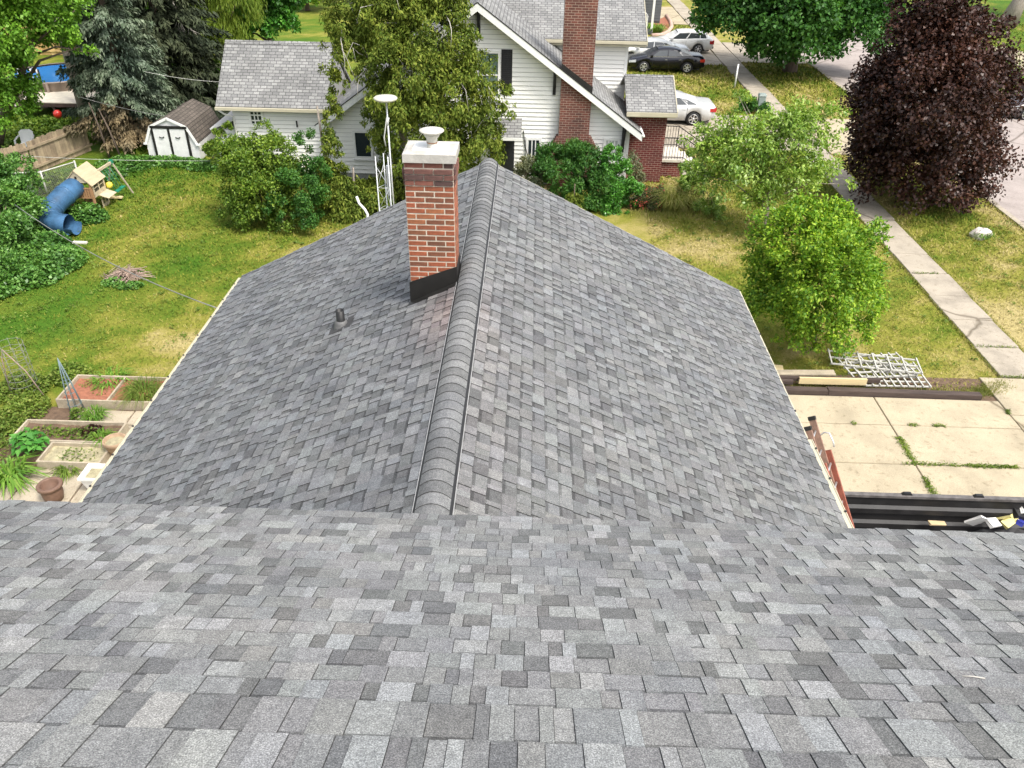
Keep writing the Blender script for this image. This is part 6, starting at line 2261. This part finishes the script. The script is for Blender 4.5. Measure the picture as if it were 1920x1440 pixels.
for k in range(34):
    b = cb[rr.randrange(len(cb))]
    a = rr.uniform(-2.6, -0.4)
    s0 = np.array([b[0] + 0.2 * b[3] * math.cos(a), b[1] + 0.2 * b[3] * math.sin(a), b[2] + rr.uniform(-0.3, 0.3)])
    e0 = np.array([b[0] + 1.12 * b[3] * math.cos(a), b[1] + 1.12 * b[4] * math.sin(a), b[2] + rr.uniform(-0.9, 0.9)])
    m_ = (s0 + e0) / 2 + np.array([rr.uniform(-0.2, 0.2), -0.1, rr.uniform(-0.2, 0.3)])
    e1 = e0 + np.array([rr.uniform(-0.4, 0.4), -0.05, -rr.uniform(0.2, 0.7)])
    mb.tube([s0, m_, e0, e1], [0.02, 0.016, 0.011, 0.005], 4)
lobes += [pblob(*q, 1.0, 1.4) for q in ((655, 385, 26.8, 36), (690, 425, 26.5, 40), (615, 385, 26.8, 28))]
quads('low_boughs', crown_quads(lobes, 26000, (0.15, 0.052), 77, dens=2.2, rc=0.25, droop=0.6, jit=0.4, axis_out=0.4, shell=(0.3, 1.05)), L['cedar'], ce)
for tx, ty, tp in ((-7.0, 27.2, (-7.3, 27.4, 3.6)), (-6.2, 27.0, (-6.2, 27.1, 1.6))):
    trunk_mb((tx, ty, 0), tp, 0.09, 0.03, (), 3).build('stem', MT['greybark'], ce)
tag(mb.build('bare_branches', MT['deadwood'], ce), kind='stuff')

# big leafy maple over the neighbour's yard
Y_ = 31
bl = [pblob(*q) for q in ((60, 62, Y_, 64), (15, 150, Y_ - 0.5, 62), (105, 55, Y_, 42), (60, 10, Y_, 80), (35, 190, Y_ - 0.4, 42), (130, 50, Y_, 28), (20, 210, Y_ - 0.4, 45), (0, 60, Y_, 80), (140, 20, Y_, 32), (150, 88, Y_ - 0.2, 20), (172, 100, Y_, 13), (-40, 130, Y_, 80), (10, 10, Y_, 60))]
tree('leafy_maple', 'bright green maple hanging over the deck and pool', 'tree', (-22.6, 32.5, 0), bl, 30000, (0.15, 0.09), L['brightmaple'], (0.2, 0.08), seed=8, dens=0.9, rc=0.3, droop=0.2)

# spruces: tiers of drooping boughs
def spruce(name, label, base, Ht, R, n, mat, seed, zlow=0.4, leaf=(0.26, 0.07), trunk=0.16, dead=None, group=None, whorl=0.42, prof=0.85):
    root = empty(name, base, label, 'tree', group)
    r = np.random.default_rng(seed)
    mb = MB()
    mb.tube([base, (base[0], base[1], Ht * 0.5), (base[0], base[1], Ht)], [trunk, trunk * 0.6, 0.02], 8)
    mb.build('trunk', MT['bark'], root)
    zs = np.arange(zlow, Ht - 0.1, whorl)
    segs = []
    for z in zs:
        f = (z - zlow) / (Ht - zlow)
        rad_ = R * (1 - f) ** prof * (0.85 + 0.3 * r.random()) + 0.12
        nb = max(4, int(5 + 5 * (1 - f)))
        a0 = r.uniform(0, 6.28)
        for k in range(nb):
            a = a0 + 2 * np.pi * k / nb + r.uniform(-0.25, 0.25)
            l_ = rad_ * r.uniform(0.72, 1.15)
            segs.append((z + r.uniform(-0.15, 0.15), a, l_))
    segs = np.array(segs)
    w = segs[:, 2]
    i = r.choice(len(segs), n, p=w / w.sum())
    t = r.uniform(0.12, 1.0, n) ** 0.75
    z0, a, l_ = segs[i].T
    wid = 0.22 * l_ * (1.1 - t * 0.75)
    side = r.normal(0, 0.5, n) * wid
    rad2 = l_ * t
    zz = z0 - 0.30 * l_ * t ** 1.3 + 0.10 * l_ * t ** 3 - np.abs(r.normal(0, 0.13, n)) * (0.4 + 0.4 * l_)
    ca, sa = np.cos(a), np.sin(a)
    P = np.stack([base[0] + ca * rad2 - sa * side, base[1] + sa * rad2 + ca * side, np.maximum(zz, 0.05)], 1)
    A = np.stack([ca * 0.8 - sa * np.sign(side) * 0.5, sa * 0.8 + ca * np.sign(side) * 0.5, np.full(n, -0.55)], 1) + r.normal(size=(n, 3)) * 0.28
    Nn = r.normal(size=(n, 3)) * 0.4 + np.array([0, 0, 1])
    V = leaf_quads(P, A, Nn, leaf[0] * r.uniform(0.6, 1.3, n), leaf[1] * r.uniform(0.7, 1.4, n), 0.2, 0.45)
    if dead:
        dz = np.array(dead)
        md = (P[:, 2] < dead[0] + 0.5 * np.sin(a * 3)) & (np.cos(a - dead[1]) > 0.35)
        quads('crown', V[~md], L[mat], root)
        quads('dead_boughs', V[md], L['deadspruce'], root)
    else:
        quads('crown', V, L[mat], root)
    return root
spruce('blue_spruce', 'big blue grey spruce left of the shed with dead brown lower boughs', (-17.3, 34.2, 0), 12.5, 2.45, 46000, 'spruce', 11, 1.1, (0.2, 0.06), 0.2, (1.75, rad(-95)))
spruce('dark_spruce', 'dark spruce between the blue spruce and the willow', (-17.2, 38.5, 0), 13.5, 3.6, 34000, 'darkspruce', 12, 0.6, (0.3, 0.09), 0.22)
spruce('dark_spruce', 'dark spruce farthest behind the deck', (-21.5, 42.5, 0), 12, 2.6, 16000, 'darkspruce', 13, 0.8, (0.32, 0.1), 0.2)
spruce('small_blue_spruce', 'pale blue spruce at the edge of the yard beside the wooden fence', (-19.8, 26.6, 0), 3.6, 1.75, 14000, 'spruce', 14, 0.4, (0.17, 0.05), 0.1)
# bare trunks below the dead boughs
for k, (px_, py_, h_) in enumerate(((205, 295, 2.2), (227, 297, 2.0), (238, 288, 1.8))):
    q = gz(px_, py_)
    o = empty('spindly_tree', tuple(q), ['thin bare trunk nearest the playset under the spruce', 'second thin bare trunk leaning under the spruce', 'third thin bare trunk in shade under the spruce'][k], 'tree', 'bare trunks under the spruce')
    m1 = MB()
    m1.tube([q, q + np.array([-0.12 - 0.1 * k, 0.05, h_ * 0.6]), q + np.array([-0.3 - 0.15 * k, 0.1, h_])], [0.045, 0.035, 0.02], 6)
    m1.build('trunk', MT['bark'], o)
# tall trunk at the left of the spruce
q = gz(141, 150)
o = empty('bare_trunk', (-21.0, 37.4, 0), 'tall bare grey trunk between the maple and the blue spruce', 'tree')
m1 = MB()
m1.tube([(-21.0, 37.4, 0), (-21.05, 37.4, 4), (-21.2, 37.5, 9)], [0.26, 0.22, 0.17], 10)
m1.build('trunk', MT['greybark'], o)
# willow and broadleaf trees behind the garage
Y_ = 42
bl = [pblob(*q) for q in ((380, 40, Y_, 62), (430, 70, Y_ - 0.5, 42), (350, -10, Y_, 70), (440, 10, Y_, 55), (400, 110, Y_ - 0.5, 34), (420, -40, Y_, 70))]
tree('willow', 'yellow green drooping willow behind the garage roof', 'tree', (-15.5, 42.6, 0), bl, 26000, (0.27, 0.04), L['willow'], (0.25, 0.1), seed=15, dens=1.3, rc=0.34, droop=1.5, jit=0.25, axis_out=0.2)
Y_ = 45
bl = [pblob(*q) for q in ((500, 30, Y_, 52), (540, 40, Y_ - 0.5, 28), (470, 10, Y_, 50), (520, -20, Y_, 55), (455, 60, Y_ + 0.5, 30))]
tree('broadleaf_tree', 'fresh green broadleaf tree directly behind the garage', 'tree', (-14, 45.3, 0), bl, 16000, (0.2, 0.15), L['lilac'], (0.2, 0.08), seed=16, dens=0.8, rc=0.34)
for k, (px_, py_, Yk, rp, lab, mt) in enumerate((
        (300, 60, 47, 110, 'dark leafy tree in the shade behind the spruces', 'wood'),
        (420, 160, 41, 34, 'dark shrubby tree against the garage end wall', 'wood'),
        (190, -30, 52, 110, 'tall leafy tree behind the pool', 'wood'),
        (60, -60, 56, 100, 'tree beyond the tan fence', 'wood'),
        (350, 190, 39, 34, 'low dark tree behind the shed roof', 'wood'),
        (570, -40, 70, 60, 'distant green tree beyond the back lawn', 'bush'),
        (640, -70, 75, 70, 'distant tree behind the cedar top', 'wood'))):
    c = gy(px_, py_, Yk)
    bl = [pblob(px_ + dx * rp, py_ + dy * rp, Yk + dz, rp * s) for dx, dy, dz, s in ((0, 0, 0, 0.75), (-0.6, 0.2, 0.3, 0.55), (0.6, 0.15, -0.3, 0.55), (0.1, 0.55, -0.3, 0.5), (-0.2, -0.5, 0, 0.6))]
    tree('background_tree', lab, 'tree', (c[0], Yk, 0), bl, 7000, (0.28, 0.2), L[mt], (0.18, 0.06), seed=30 + k, group='trees behind the yards', dens=0.5, rc=0.36, nl=4)
# dead branch in front of the willow
rr = random.Random(12)
o = empty('dead_branches', (-15.2, 38.6, 0), 'bare grey dead branches hanging in front of the willow', 'branches')
mb = MB()
def dead_br(p, d, l_, r_, dep):
    q = p + d * l_
    m_ = (p + q) / 2 + np.array([rr.uniform(-0.1, 0.1), 0, rr.uniform(-0.08, 0.08)]) * l_
    mb.tube([p, m_, q], [r_, r_ * 0.8, r_ * 0.55], 5)
    if dep > 0:
        for k in range(3 if dep > 1 else 2):
            nd = d + np.array([rr.uniform(-0.8, 0.8), rr.uniform(-0.3, 0.3), rr.uniform(-0.4, 0.25)])
            nd = nd / np.linalg.norm(nd)
            dead_br(p + (q - p) * rr.uniform(0.45, 1.0), nd, l_ * rr.uniform(0.5, 0.8), r_ * 0.55, dep - 1)
pa = gy(318, -15, 38.4)
dead_br(pa, np.array([0.15, 0, -1.0]) / 1.02, 1.3, 0.035, 3)
dead_br(gy(330, 20, 38.4), np.array([0.5, 0, -0.8]) / 0.95, 0.9, 0.025, 3)
m2 = MB()
m2.tube([(-15.9, 38.9, 0), (-16.0, 38.8, 3), tuple(pa)], [0.1, 0.07, 0.04], 6)
m2.build('trunk', MT['greybark'], o)
mb.build('twigs', MT['deadwood'], o)

# shrubs in the back yard
Y_ = 25.8
bl = [pblob(*q) for q in ((470, 330, Y_, 62), (440, 290, Y_ + 0.3, 36), (500, 360, Y_ - 0.3, 58), (460, 390, Y_ - 0.4, 40), (520, 300, Y_ + 0.2, 44), (495, 250, Y_ + 0.4, 22), (480, 270, Y_ + 0.2, 26), (415, 310, Y_ + 0.3, 20), (545, 340, Y_ - 0.1, 44), (480, 408, Y_ - 0.5, 40), (535, 405, Y_ - 0.5, 36), (442, 385, Y_ - 0.3, 34))]
shrub('leafy_shrub', 'loose yellow green shrub in front of the garage', (-9.2, 25.9, 0), bl, 26000, (0.105, 0.055), 'shrub', 41, dens=1.5, rc=0.28, droop=0.1)
bl = [pblob(*q) for q in ((560, 350, 25.4, 50), (590, 320, 25.6, 30), (530, 395, 25, 34), (580, 400, 25.2, 36), (575, 275, 26.4, 26))]
ws = shrub('flowering_shrub', 'dark green shrub with tiny white flowers left of the cedar', (-7.8, 25.5, 0), bl, 12000, (0.09, 0.05), 'fern', 42, dens=1.5, rc=0.25)
fq = crown_quads([pblob(585, 315, 25.3, 22), pblob(570, 300, 25.3, 16)], 110, (0.035, 0.035), 43, dens=2, rc=0.3, shell=(0.8, 1.1))
quads('flowers', fq, L['petal'], ws)
bl = [pblob(*q) for q in ((1050, 330, 28.6, 52), (1090, 310, 28.7, 44), (1030, 300, 28.9, 30), (1080, 290, 29, 26), (1100, 360, 28.2, 50), (1060, 380, 28, 40), (1120, 345, 28.3, 34))]
shrub('fern_shrub', 'deep green feathery shrub hiding the foot of the tall chimney', (1.6, 28.7, 0), bl, 20000, (0.15, 0.045), 'fern', 44, dens=1.4, rc=0.27, upn=0.7)
bl = [pblob(*q) for q in ((1145, 310, 28.4, 26), (1155, 340, 28.3, 34), (1140, 370, 28.1, 36), (1165, 380, 28, 32), (1150, 285, 28.5, 16), (1130, 395, 27.8, 30), (1180, 360, 28.1, 24))]
shrub('upright_shrub', 'bright glossy green upright shrub at the corner of the white house', (2.95, 28.2, 0), bl, 15000, (0.10, 0.055), 'lilac', 45, dens=1.5, rc=0.26)
bl = [pblob(*q) for q in ((985, 310, 28.9, 22), (970, 330, 28.8, 18), (1000, 335, 28.6, 20), (992, 350, 28.4, 18))]
shrub('grey_shrub', 'thin grey green shrub below the barred window', (-0.15, 28.8, 0), bl, 3800, (0.1, 0.04), 'grey', 46, dens=1.2, rc=0.3, shell=(0.3, 1.1))
spruce('dwarf_spruce', 'small pointed dwarf conifer in front of the feathery shrub', (1.62, 27.3, 0), 1.15, 0.42, 5000, 'cedar', 47, 0.1, (0.09, 0.03), 0.03, whorl=0.12)
bl = [pblob(*q) for q in ((1215, 375, 28.2, 22), (1235, 365, 28.3, 16), (1200, 390, 28, 18), (1228, 392, 27.9, 18))]
rb = shrub('rose_bush', 'dark reddish rose bush with red blooms beside the grass clump', (4.5, 28.2, 0), bl, 5000, (0.07, 0.045), 'rosefoliage', 48, dens=1.5, rc=0.28)
quads('blooms', crown_quads(bl, 200, (0.07, 0.06), 49, dens=2, rc=0.3, shell=(0.8, 1.1)), L['rosered'], rb)
bl = [pblob(*q) for q in ((1192, 320, 29.6, 14), (1185, 300, 29.8, 12), (1200, 335, 29.5, 12))]
shrub('thin_rose', 'sparse brownish shrub in front of the brick porch', (4.05, 29.8, 0), bl, 900, (0.1, 0.05), 'grey', 50, dens=1.0, rc=0.4, shell=(0.2, 1.1))
bl = [pblob(*q) for q in ((1300, 345, 28.5, 28), (1330, 380, 27.8, 26), (1290, 315, 29.4, 18), (1310, 290, 29.8, 20), (1345, 405, 27.4, 18))]
shrub('porch_shrub', 'light green shrub at the foot of the porch railing', (6.6, 28.6, 0), bl, 6500, (0.1, 0.045), 'sapling', 51, dens=1.3, rc=0.3)
bl = [pblob(*q) for q in ((30, 330, 25.5, 45), (20, 400, 24, 55), (10, 460, 22.5, 60), (40, 370, 24.5, 36), (-10, 360, 25, 60), (15, 520, 21, 50))]
shrub('edge_shrub', 'leafy green shrub at the border of the back lawn below the small spruce', (-17.6, 23.5, 0), bl, 20000, (0.1, 0.065), 'ivy', 52, dens=1.3, rc=0.28)
bl = [pblob(*q) for q in ((95, 245, 36.0, 20), (60, 262, 35.6, 24), (130, 236, 36, 14), (30, 240, 36.5, 30), (90, 262, 34.5, 16))]
shrub('yard_undergrowth', 'low green undergrowth between the fence and the deck', (-22, 36, 0), bl, 6500, (0.14, 0.09), 'shrub', 53, dens=0.9, rc=0.34)
bl = [pblob(*q) for q in ((415, 258, 31.3, 16), (400, 280, 31, 14), (425, 240, 31.4, 10), (435, 285, 31, 16))]
shrub('shed_shrub', 'small shrub between the shed and the garage', (-13.1, 31.3, 0), bl, 3000, (0.11, 0.06), 'shrub', 54, dens=1.2, rc=0.3)
bl = [pblob(*q) for q in ((1405, 195, 42.1, 14), (1425, 205, 41.9, 14), (1395, 208, 42, 12), (1435, 210, 42, 9))]
shrub('box_shrub', 'low dark green plant around the utility pedestal', (11.5, 42.0, 0), bl, 2200, (0.16, 0.08), 'fern', 55, dens=0.8, rc=0.35)
# trunk in the park
q = gz(1888, 45)
o = empty('park_tree', tuple(q), 'leaning grey furrowed trunk in the park across the street', 'tree')
m1 = MB()
m1.tube([q, q + np.array([0.45, 0.1, 1.6]), q + np.array([1.5, 0.3, 6]), q + np.array([2.5, 0.5, 9])], [0.75, 0.55, 0.45, 0.35], 12)
m1.build('trunk', MT['greybark'], o)
quads('crown', crown_quads([tuple(q + np.array([3, 1, 11])) + (4.0,), tuple(q + np.array([6, 2, 12])) + (4.0,)], 8000, (0.3, 0.25), 61, dens=0.4), L['maple'], o)

# ground cover, meadow grass, weeds
r = np.random.default_rng(71)
def carpet(name, polys, n, hmax, leaf, mat, seed, up=0.8):
    rg = np.random.default_rng(seed)
    P = []
    w = np.array([a[2] * a[3] for a in polys])
    for a, k in zip(polys, rg.multinomial(n, w / w.sum())):
        an, rr_ = rg.uniform(0, 2 * np.pi, k), np.sqrt(rg.uniform(0, 1, k))
        P.append(np.stack([a[0] + np.cos(an) * rr_ * a[2], a[1] + np.sin(an) * rr_ * a[3], rg.uniform(0, 1, k) * (1 - rr_ ** 3 * 0.8)], 1))
    P = np.concatenate(P)
    hh = hmax * (0.35 + 0.9 * fbm(P[:, 0], P[:, 1], 1.8, seed))
    P[:, 2] = 0.02 + P[:, 2] * hh
    m = len(P)
    A = rg.normal(size=(m, 3)) * np.array([1, 1, 0.4]) + np.array([0, 0, 0.15])
    Nn = rg.normal(size=(m, 3)) * 0.45 + np.array([0, 0, up])
    V = leaf_quads(P, A, Nn, leaf[0] * rg.uniform(0.6, 1.4, m), leaf[1] * rg.uniform(0.6, 1.4, m))
    return tag(quads(name, V, L[mat]), kind='stuff')
carpet('ivy_ground_cover', [(-17.0, 23.4, 1.3, 1.6), (-16.6, 24.8, 0.7, 0.7), (-15.1, 25.6, 0.5, 0.5), (-15.4, 23.3, 0.7, 0.5), (-15.3, 22.0, 1.6, 1.3), (-16.5, 20.2, 1.8, 1.3), (-17.5, 26, 1.3, 1.2), (-15.6, 26.0, 0.5, 0.6), (-14.9, 21.0, 1.0, 0.8)], 26000, 0.55, (0.11, 0.09), 'ivy', 81)
carpet('shed_weeds', [(-15, 31.6, 2.0, 0.5), (-16.5, 31.2, 1.2, 0.9), (-13, 31.2, 1.0, 0.5), (-16.8, 30, 0.9, 0.8)], 7000, 0.4, (0.12, 0.08), 'ivy', 82)
carpet('fence_undergrowth', [(-20.5, 33, 1.2, 2.2), (-22.5, 35, 2.0, 1.6), (-19, 35.5, 2.0, 1.5), (-21.8, 31, 1.0, 1.5), (-16, 36.5, 3.0, 1.0), (-18.6, 28.8, 1.1, 1.0), (-17.4, 29.6, 0.8, 0.7)], 13000, 0.6, (0.16, 0.1), 'shrub', 83)
carpet('brush_ivy', [(-12.3, 20.9, 0.35, 0.3), (-11.75, 20.7, 0.45, 0.25), (-11.9, 21.5, 0.2, 0.2)], 900, 0.16, (0.08, 0.06), 'ivy', 84)
carpet('garden_weeds', [(-11.4, 14.3, 0.55, 0.7), (-11.6, 13.3, 0.5, 0.7), (-10.4, 13.4, 0.55, 0.25), (-9.6, 13.4, 0.8, 0.25), (-11.9, 15.2, 0.6, 0.6), (-11.0, 15.8, 0.6, 0.4), (-10.0, 14.15, 0.25, 0.2)], 7500, 0.4, (0.075, 0.045), 'weed', 85)
carpet('straw_weeds', [(-9.35, 12.7, 0.55, 0.25), (-9.9, 15.1, 0.35, 0.35), (-10.3, 15.3, 0.3, 0.2), (-9.1, 15.2, 0.35, 0.3), (-11.2, 12.6, 0.5, 0.6), (-11.0, 11.6, 0.5, 0.5)], 2200, 0.36, (0.06, 0.03), 'weed', 88)
carpet('flower_bed', [(4.3, 29.6, 0.9, 0.7), (3.6, 28.6, 0.7, 0.5), (5.2, 29.3, 0.6, 0.6), (4.8, 28.6, 0.4, 0.4)], 3500, 0.3, (0.08, 0.05), 'rosefoliage', 86)
def lawn_weeds():
    rg = np.random.default_rng(123)
    P = []
    for x0, x1, y0, y1, k in ((-16, -5.5, 15.8, 31, 420), (4.3, 12, 16.6, 34, 380), (13.4, 17.6, 16, 34, 200), (4, 12, 42, 50, 90)):
        c = np.stack([rg.uniform(x0, x1, k), rg.uniform(y0, y1, k)], 1)
        m = rg.integers(6, 26, k)
        sp = rg.uniform(0.03, 0.16, k)
        i = np.repeat(np.arange(k), m)
        P.append(c[i] + rg.normal(size=(len(i), 2)) * sp[i][:, None])
    P = np.concatenate(P)
    m = len(P)
    keep = np.ones(m, bool)
    for x0, x1, y0, y1 in PAVED:
        keep &= ~((P[:, 0] > x0) & (P[:, 0] < x1) & (P[:, 1] > y0) & (P[:, 1] < y1))
    P = P[keep]
    m = len(P)
    P = np.concatenate([P, rg.uniform(0.02, 0.07, (m, 1))], 1)
    A = rg.normal(size=(m, 3)) * np.array([1, 1, 0.5]) + np.array([0, 0, 0.2])
    V = leaf_quads(P, A, rg.normal(size=(m, 3)) * 0.4 + np.array([0, 0, 1]), rg.uniform(0.04, 0.1, m), rg.uniform(0.02, 0.05, m))
    tag(quads('lawn_weeds', V, L['weed']), kind='stuff')
lawn_weeds()
def blades(name, label, c, rad_, n, h, w, mat, seed, cat, spread=0.6, stuff=False, parent_loc=None):
    rg = np.random.default_rng(seed)
    a = rg.uniform(0, 2 * np.pi, n)
    rr_ = np.sqrt(rg.uniform(0, 1, n)) * rad_
    p = np.stack([c[0] + np.cos(a) * rr_, c[1] + np.sin(a) * rr_, np.full(n, c[2] if len(c) > 2 else 0.0)], 1)
    d = np.stack([np.cos(a), np.sin(a), np.zeros(n)], 1) + rg.normal(size=(n, 3)) * np.array([0.6, 0.6, 0])
    d = unit(d)
    hh = h * rg.uniform(0.6, 1.2, n)[:, None]
    sp_ = spread * rg.uniform(0.3, 1.3, n)[:, None]
    s_ = unit(np.stack([-d[:, 1], d[:, 0], np.zeros(n)], 1)) * (w * 0.5)
    up_ = np.array([0, 0, 1.0])
    m_ = p + up_ * hh * 0.75 + d * hh * sp_ * 0.45
    e_ = p + up_ * hh * (1.0 - 0.55 * sp_) + d * hh * sp_ * 1.15
    V = np.concatenate([np.stack([p - s_ * 0.6, p + s_ * 0.6, m_ + s_, m_ - s_], 1), np.stack([m_ - s_, m_ + s_, e_ + s_ * 0.15, e_ - s_ * 0.15], 1)])
    if stuff:
        return tag(quads(name, V, L[mat]), kind='stuff')
    o = empty(name, (c[0], c[1], 0), label, cat)
    quads('leaves', V, L[mat], o)
    return o
blades('daylily', 'big arching daylily clump at the edge of the patio', (-10.35, 12.0), 0.16, 150, 0.42, 0.045, 'blade', 91, 'plant', 1.3)
blades('grass_clump', 'fine bushy green clump in the red soil bed', (-8.85, 14.95), 0.25, 420, 0.5, 0.014, 'weed', 92, 'plant', 0.9)
blades('garden_iris', 'row of strappy leaves along the red soil bed', (-9.9, 15.55), 0.3, 130, 0.36, 0.03, 'blade', 93, 'plant', 0.9)
blades('onion_plant', 'green tuft in the weedy middle bed', (-9.05, 13.25, 0.1), 0.16, 110, 0.25, 0.018, 'blade', 94, 'plant', 0.9)
blades('patio_weed', 'dark green weed tuft growing before the straw bed', (-9.35, 12.3), 0.13, 160, 0.22, 0.022, 'weed', 95, 'plant', 1.2)
blades('path_fern', 'green tuft between the two far beds', (-9.65, 14.15), 0.14, 150, 0.3, 0.02, 'blade', 96, 'plant', 0.9)
blades('grass_fountain', 'pale tall ornamental grass beside the rose bush', (5.3, 28.0), 0.35, 420, 0.85, 0.018, 'meadow', 97, 'plant', 0.8)
blades('ornamental_grass', 'pale yellow grass clump on the lawn edge right of the roses', (5.9, 28.6), 0.4, 420, 0.7, 0.02, 'meadow', 98, 'plant', 0.9)
blades('rock_grass', 'green tuft growing against the pale boulder', (15.85, 26.15), 0.2, 130, 0.28, 0.02, 'blade', 99, 'plant', 1.0)
blades('mulch_lilies', 'green daylily row in the mulch bed by the grey house', (9.0, 63.6), 0.5, 200, 0.7, 0.05, 'blade', 100, 'plant', 0.9)
# hosta: large leaves on a mound
rg = np.random.default_rng(101)
n = 90
a = rg.uniform(0, 2 * np.pi, n)
el = rg.uniform(0.15, 1.4, n)
d = np.stack([np.cos(a) * np.cos(el), np.sin(a) * np.cos(el), np.sin(el)], 1)
c0 = np.array([-10.45, 12.95, 0.12])
P = c0 + d * np.array([0.34, 0.3, 0.42]) * rg.uniform(0.75, 1.1, (n, 1))
A = d * np.array([1, 1, 0.15]) + np.array([0, 0, -0.25]) + rg.normal(size=(n, 3)) * 0.25
V = leaf_quads(P, A, d + np.array([0, 0, 0.8]), rg.uniform(0.16, 0.26, n), rg.uniform(0.1, 0.15, n), 0.15, 0.45)
o = empty('broadleaf_plant', (c0[0], c0[1], 0), 'lush plant with large bright green leaves beside the straw bed', 'plant')
quads('leaves', V, L['hosta'], o)
# stems in the middle bed: dark lettuce
quads_o = empty('dark_lettuce', (-9.45, 13.45, 0), 'dark purple lettuce patch in the weedy middle bed', 'plant')
quads('leaves', crown_quads([(-9.4, 13.5, 0.22, 0.24, 0.14, 0.08)], 350, (0.08, 0.06), 102, dens=3, rc=0.2), L['purple'], quads_o)
# weeds in the driveway joints
def joint_weeds(pts, n, w, seed, h=0.05):
    rg = np.random.default_rng(seed)
    P = []
    for (a, b), k in pts:
        t = rg.uniform(0, 1, int(n * k))
        a, b = np.array(a), np.array(b)
        p = a + (b - a) * t[:, None]
        dd = (b - a) / np.linalg.norm(b - a)
        p = p + np.stack([-dd[1], dd[0]], 0)[None] * rg.normal(0, w, len(t))[:, None]
        P.append(p)
    P = np.concatenate(P)
    m = len(P)
    P = np.concatenate([P, 0.045 + rg.uniform(0, h, (m, 1))], 1)
    A = rg.normal(size=(m, 3)) * np.array([1, 1, 0.5]) + np.array([0, 0, 0.3])
    V = leaf_quads(P, A, rg.normal(size=(m, 3)) * 0.4 + np.array([0, 0, 1]), rg.uniform(0.03, 0.08, m), rg.uniform(0.012, 0.03, m))
    return V
Vw = np.concatenate([
    joint_weeds([(((8.5, 14.4), (8.5, 13.42)), 1.0), (((8.5, 13.0), (8.5, 12.3)), 0.6)], 420, 0.045, 1),
    joint_weeds([(((8.2, 13.42), (10.6, 13.42)), 1.0), (((9.6, 13.42), (10.7, 13.42)), 0.9)], 420, 0.03, 2),
    joint_weeds([(((8.9, 14.85), (9.1, 14.85)), 0.3), (((9.45, 14.85), (9.75, 14.85)), 0.5), (((7.6, 14.85), (7.7, 14.85)), 0.2), (((11.45, 15.4), (11.55, 15.6)), 0.5)], 160, 0.03, 3),
    joint_weeds([(((12.1, 17.05), (13.3, 17.05)), 1.0), (((12.15, 18.55), (13.2, 18.55)), 0.4), (((12.2, 23.05), (13.0, 23.05)), 0.4)], 260, 0.03, 4)])
tag(quads('joint_weeds', Vw, L['weed']), kind='stuff')
# taller grass along edges (driveway timber, bush foot, sidewalk)
Ve = []
rg = np.random.default_rng(5)
def edge_grass(a, b, n, h, w, seed):
    rg = np.random.default_rng(seed)
    t = rg.uniform(0, 1, n)
    a, b = np.array(a, float), np.array(b, float)
    p = a + (b - a) * t[:, None] + rg.normal(0, w, (n, 2))
    p = np.concatenate([p, np.zeros((n, 1))], 1)
    A = rg.normal(size=(n, 3)) * np.array([0.5, 0.5, 0.2]) + np.array([0, 0, 1])
    return leaf_quads(p + np.array([0, 0, h * 0.4]), A, rg.normal(size=(n, 3)), h * rg.uniform(0.6, 1.3, n), np.full(n, 0.014), 0.1, 0.3)
Ve = np.concatenate([edge_grass((4.3, 16.35), (11.8, 16.35), 1800, 0.12, 0.09, 1), edge_grass((11.0, 16.25), (12.05, 16.75), 900, 0.12, 0.12, 2), edge_grass((12.08, 17), (12.08, 35), 2600, 0.09, 0.03, 3), edge_grass((13.34, 17), (13.34, 35), 2600, 0.09, 0.04, 4), edge_grass((17.7, 20), (17.7, 35), 1600, 0.09, 0.05, 5), edge_grass((-10.8, 15.7), (-7, 15.7), 900, 0.2, 0.08, 6), edge_grass((4.0, 27.5), (7.0, 27.6), 1500, 0.2, 0.3, 7)])
tag(quads('edge_grass', Ve, L['meadow']), kind='stuff')
# leaf litter and twigs on the roof
for k, (px_, py_, l_, mt, lab) in enumerate(((1820, 1271, 0.09, 'deadwood', 'pale twig lying on the upper roof'), (1915, 1158, 0.06, 'blackpl', 'dark twig lying on the upper roof near its edge'))):
    d = ray(px_, py_)
    nrm_ = np.array([0, 0.5, 1.0])
    t = (EZ + EY * 0.5 - CAM_Z) / (nrm_ @ d)
    q = np.array([0, 0, CAM_Z]) + d * t + np.array([0, 0, 0.018])
    m1 = MB()
    m1.tube([q - np.array([l_ / 2, 0.005, 0.0]), q + np.array([0, -0.01, 0.006]), q + np.array([l_ / 2, -0.02, 0.008])], 0.0028, 5)
    tag(m1.build('twig', MT[mt]), lab, 'twig')
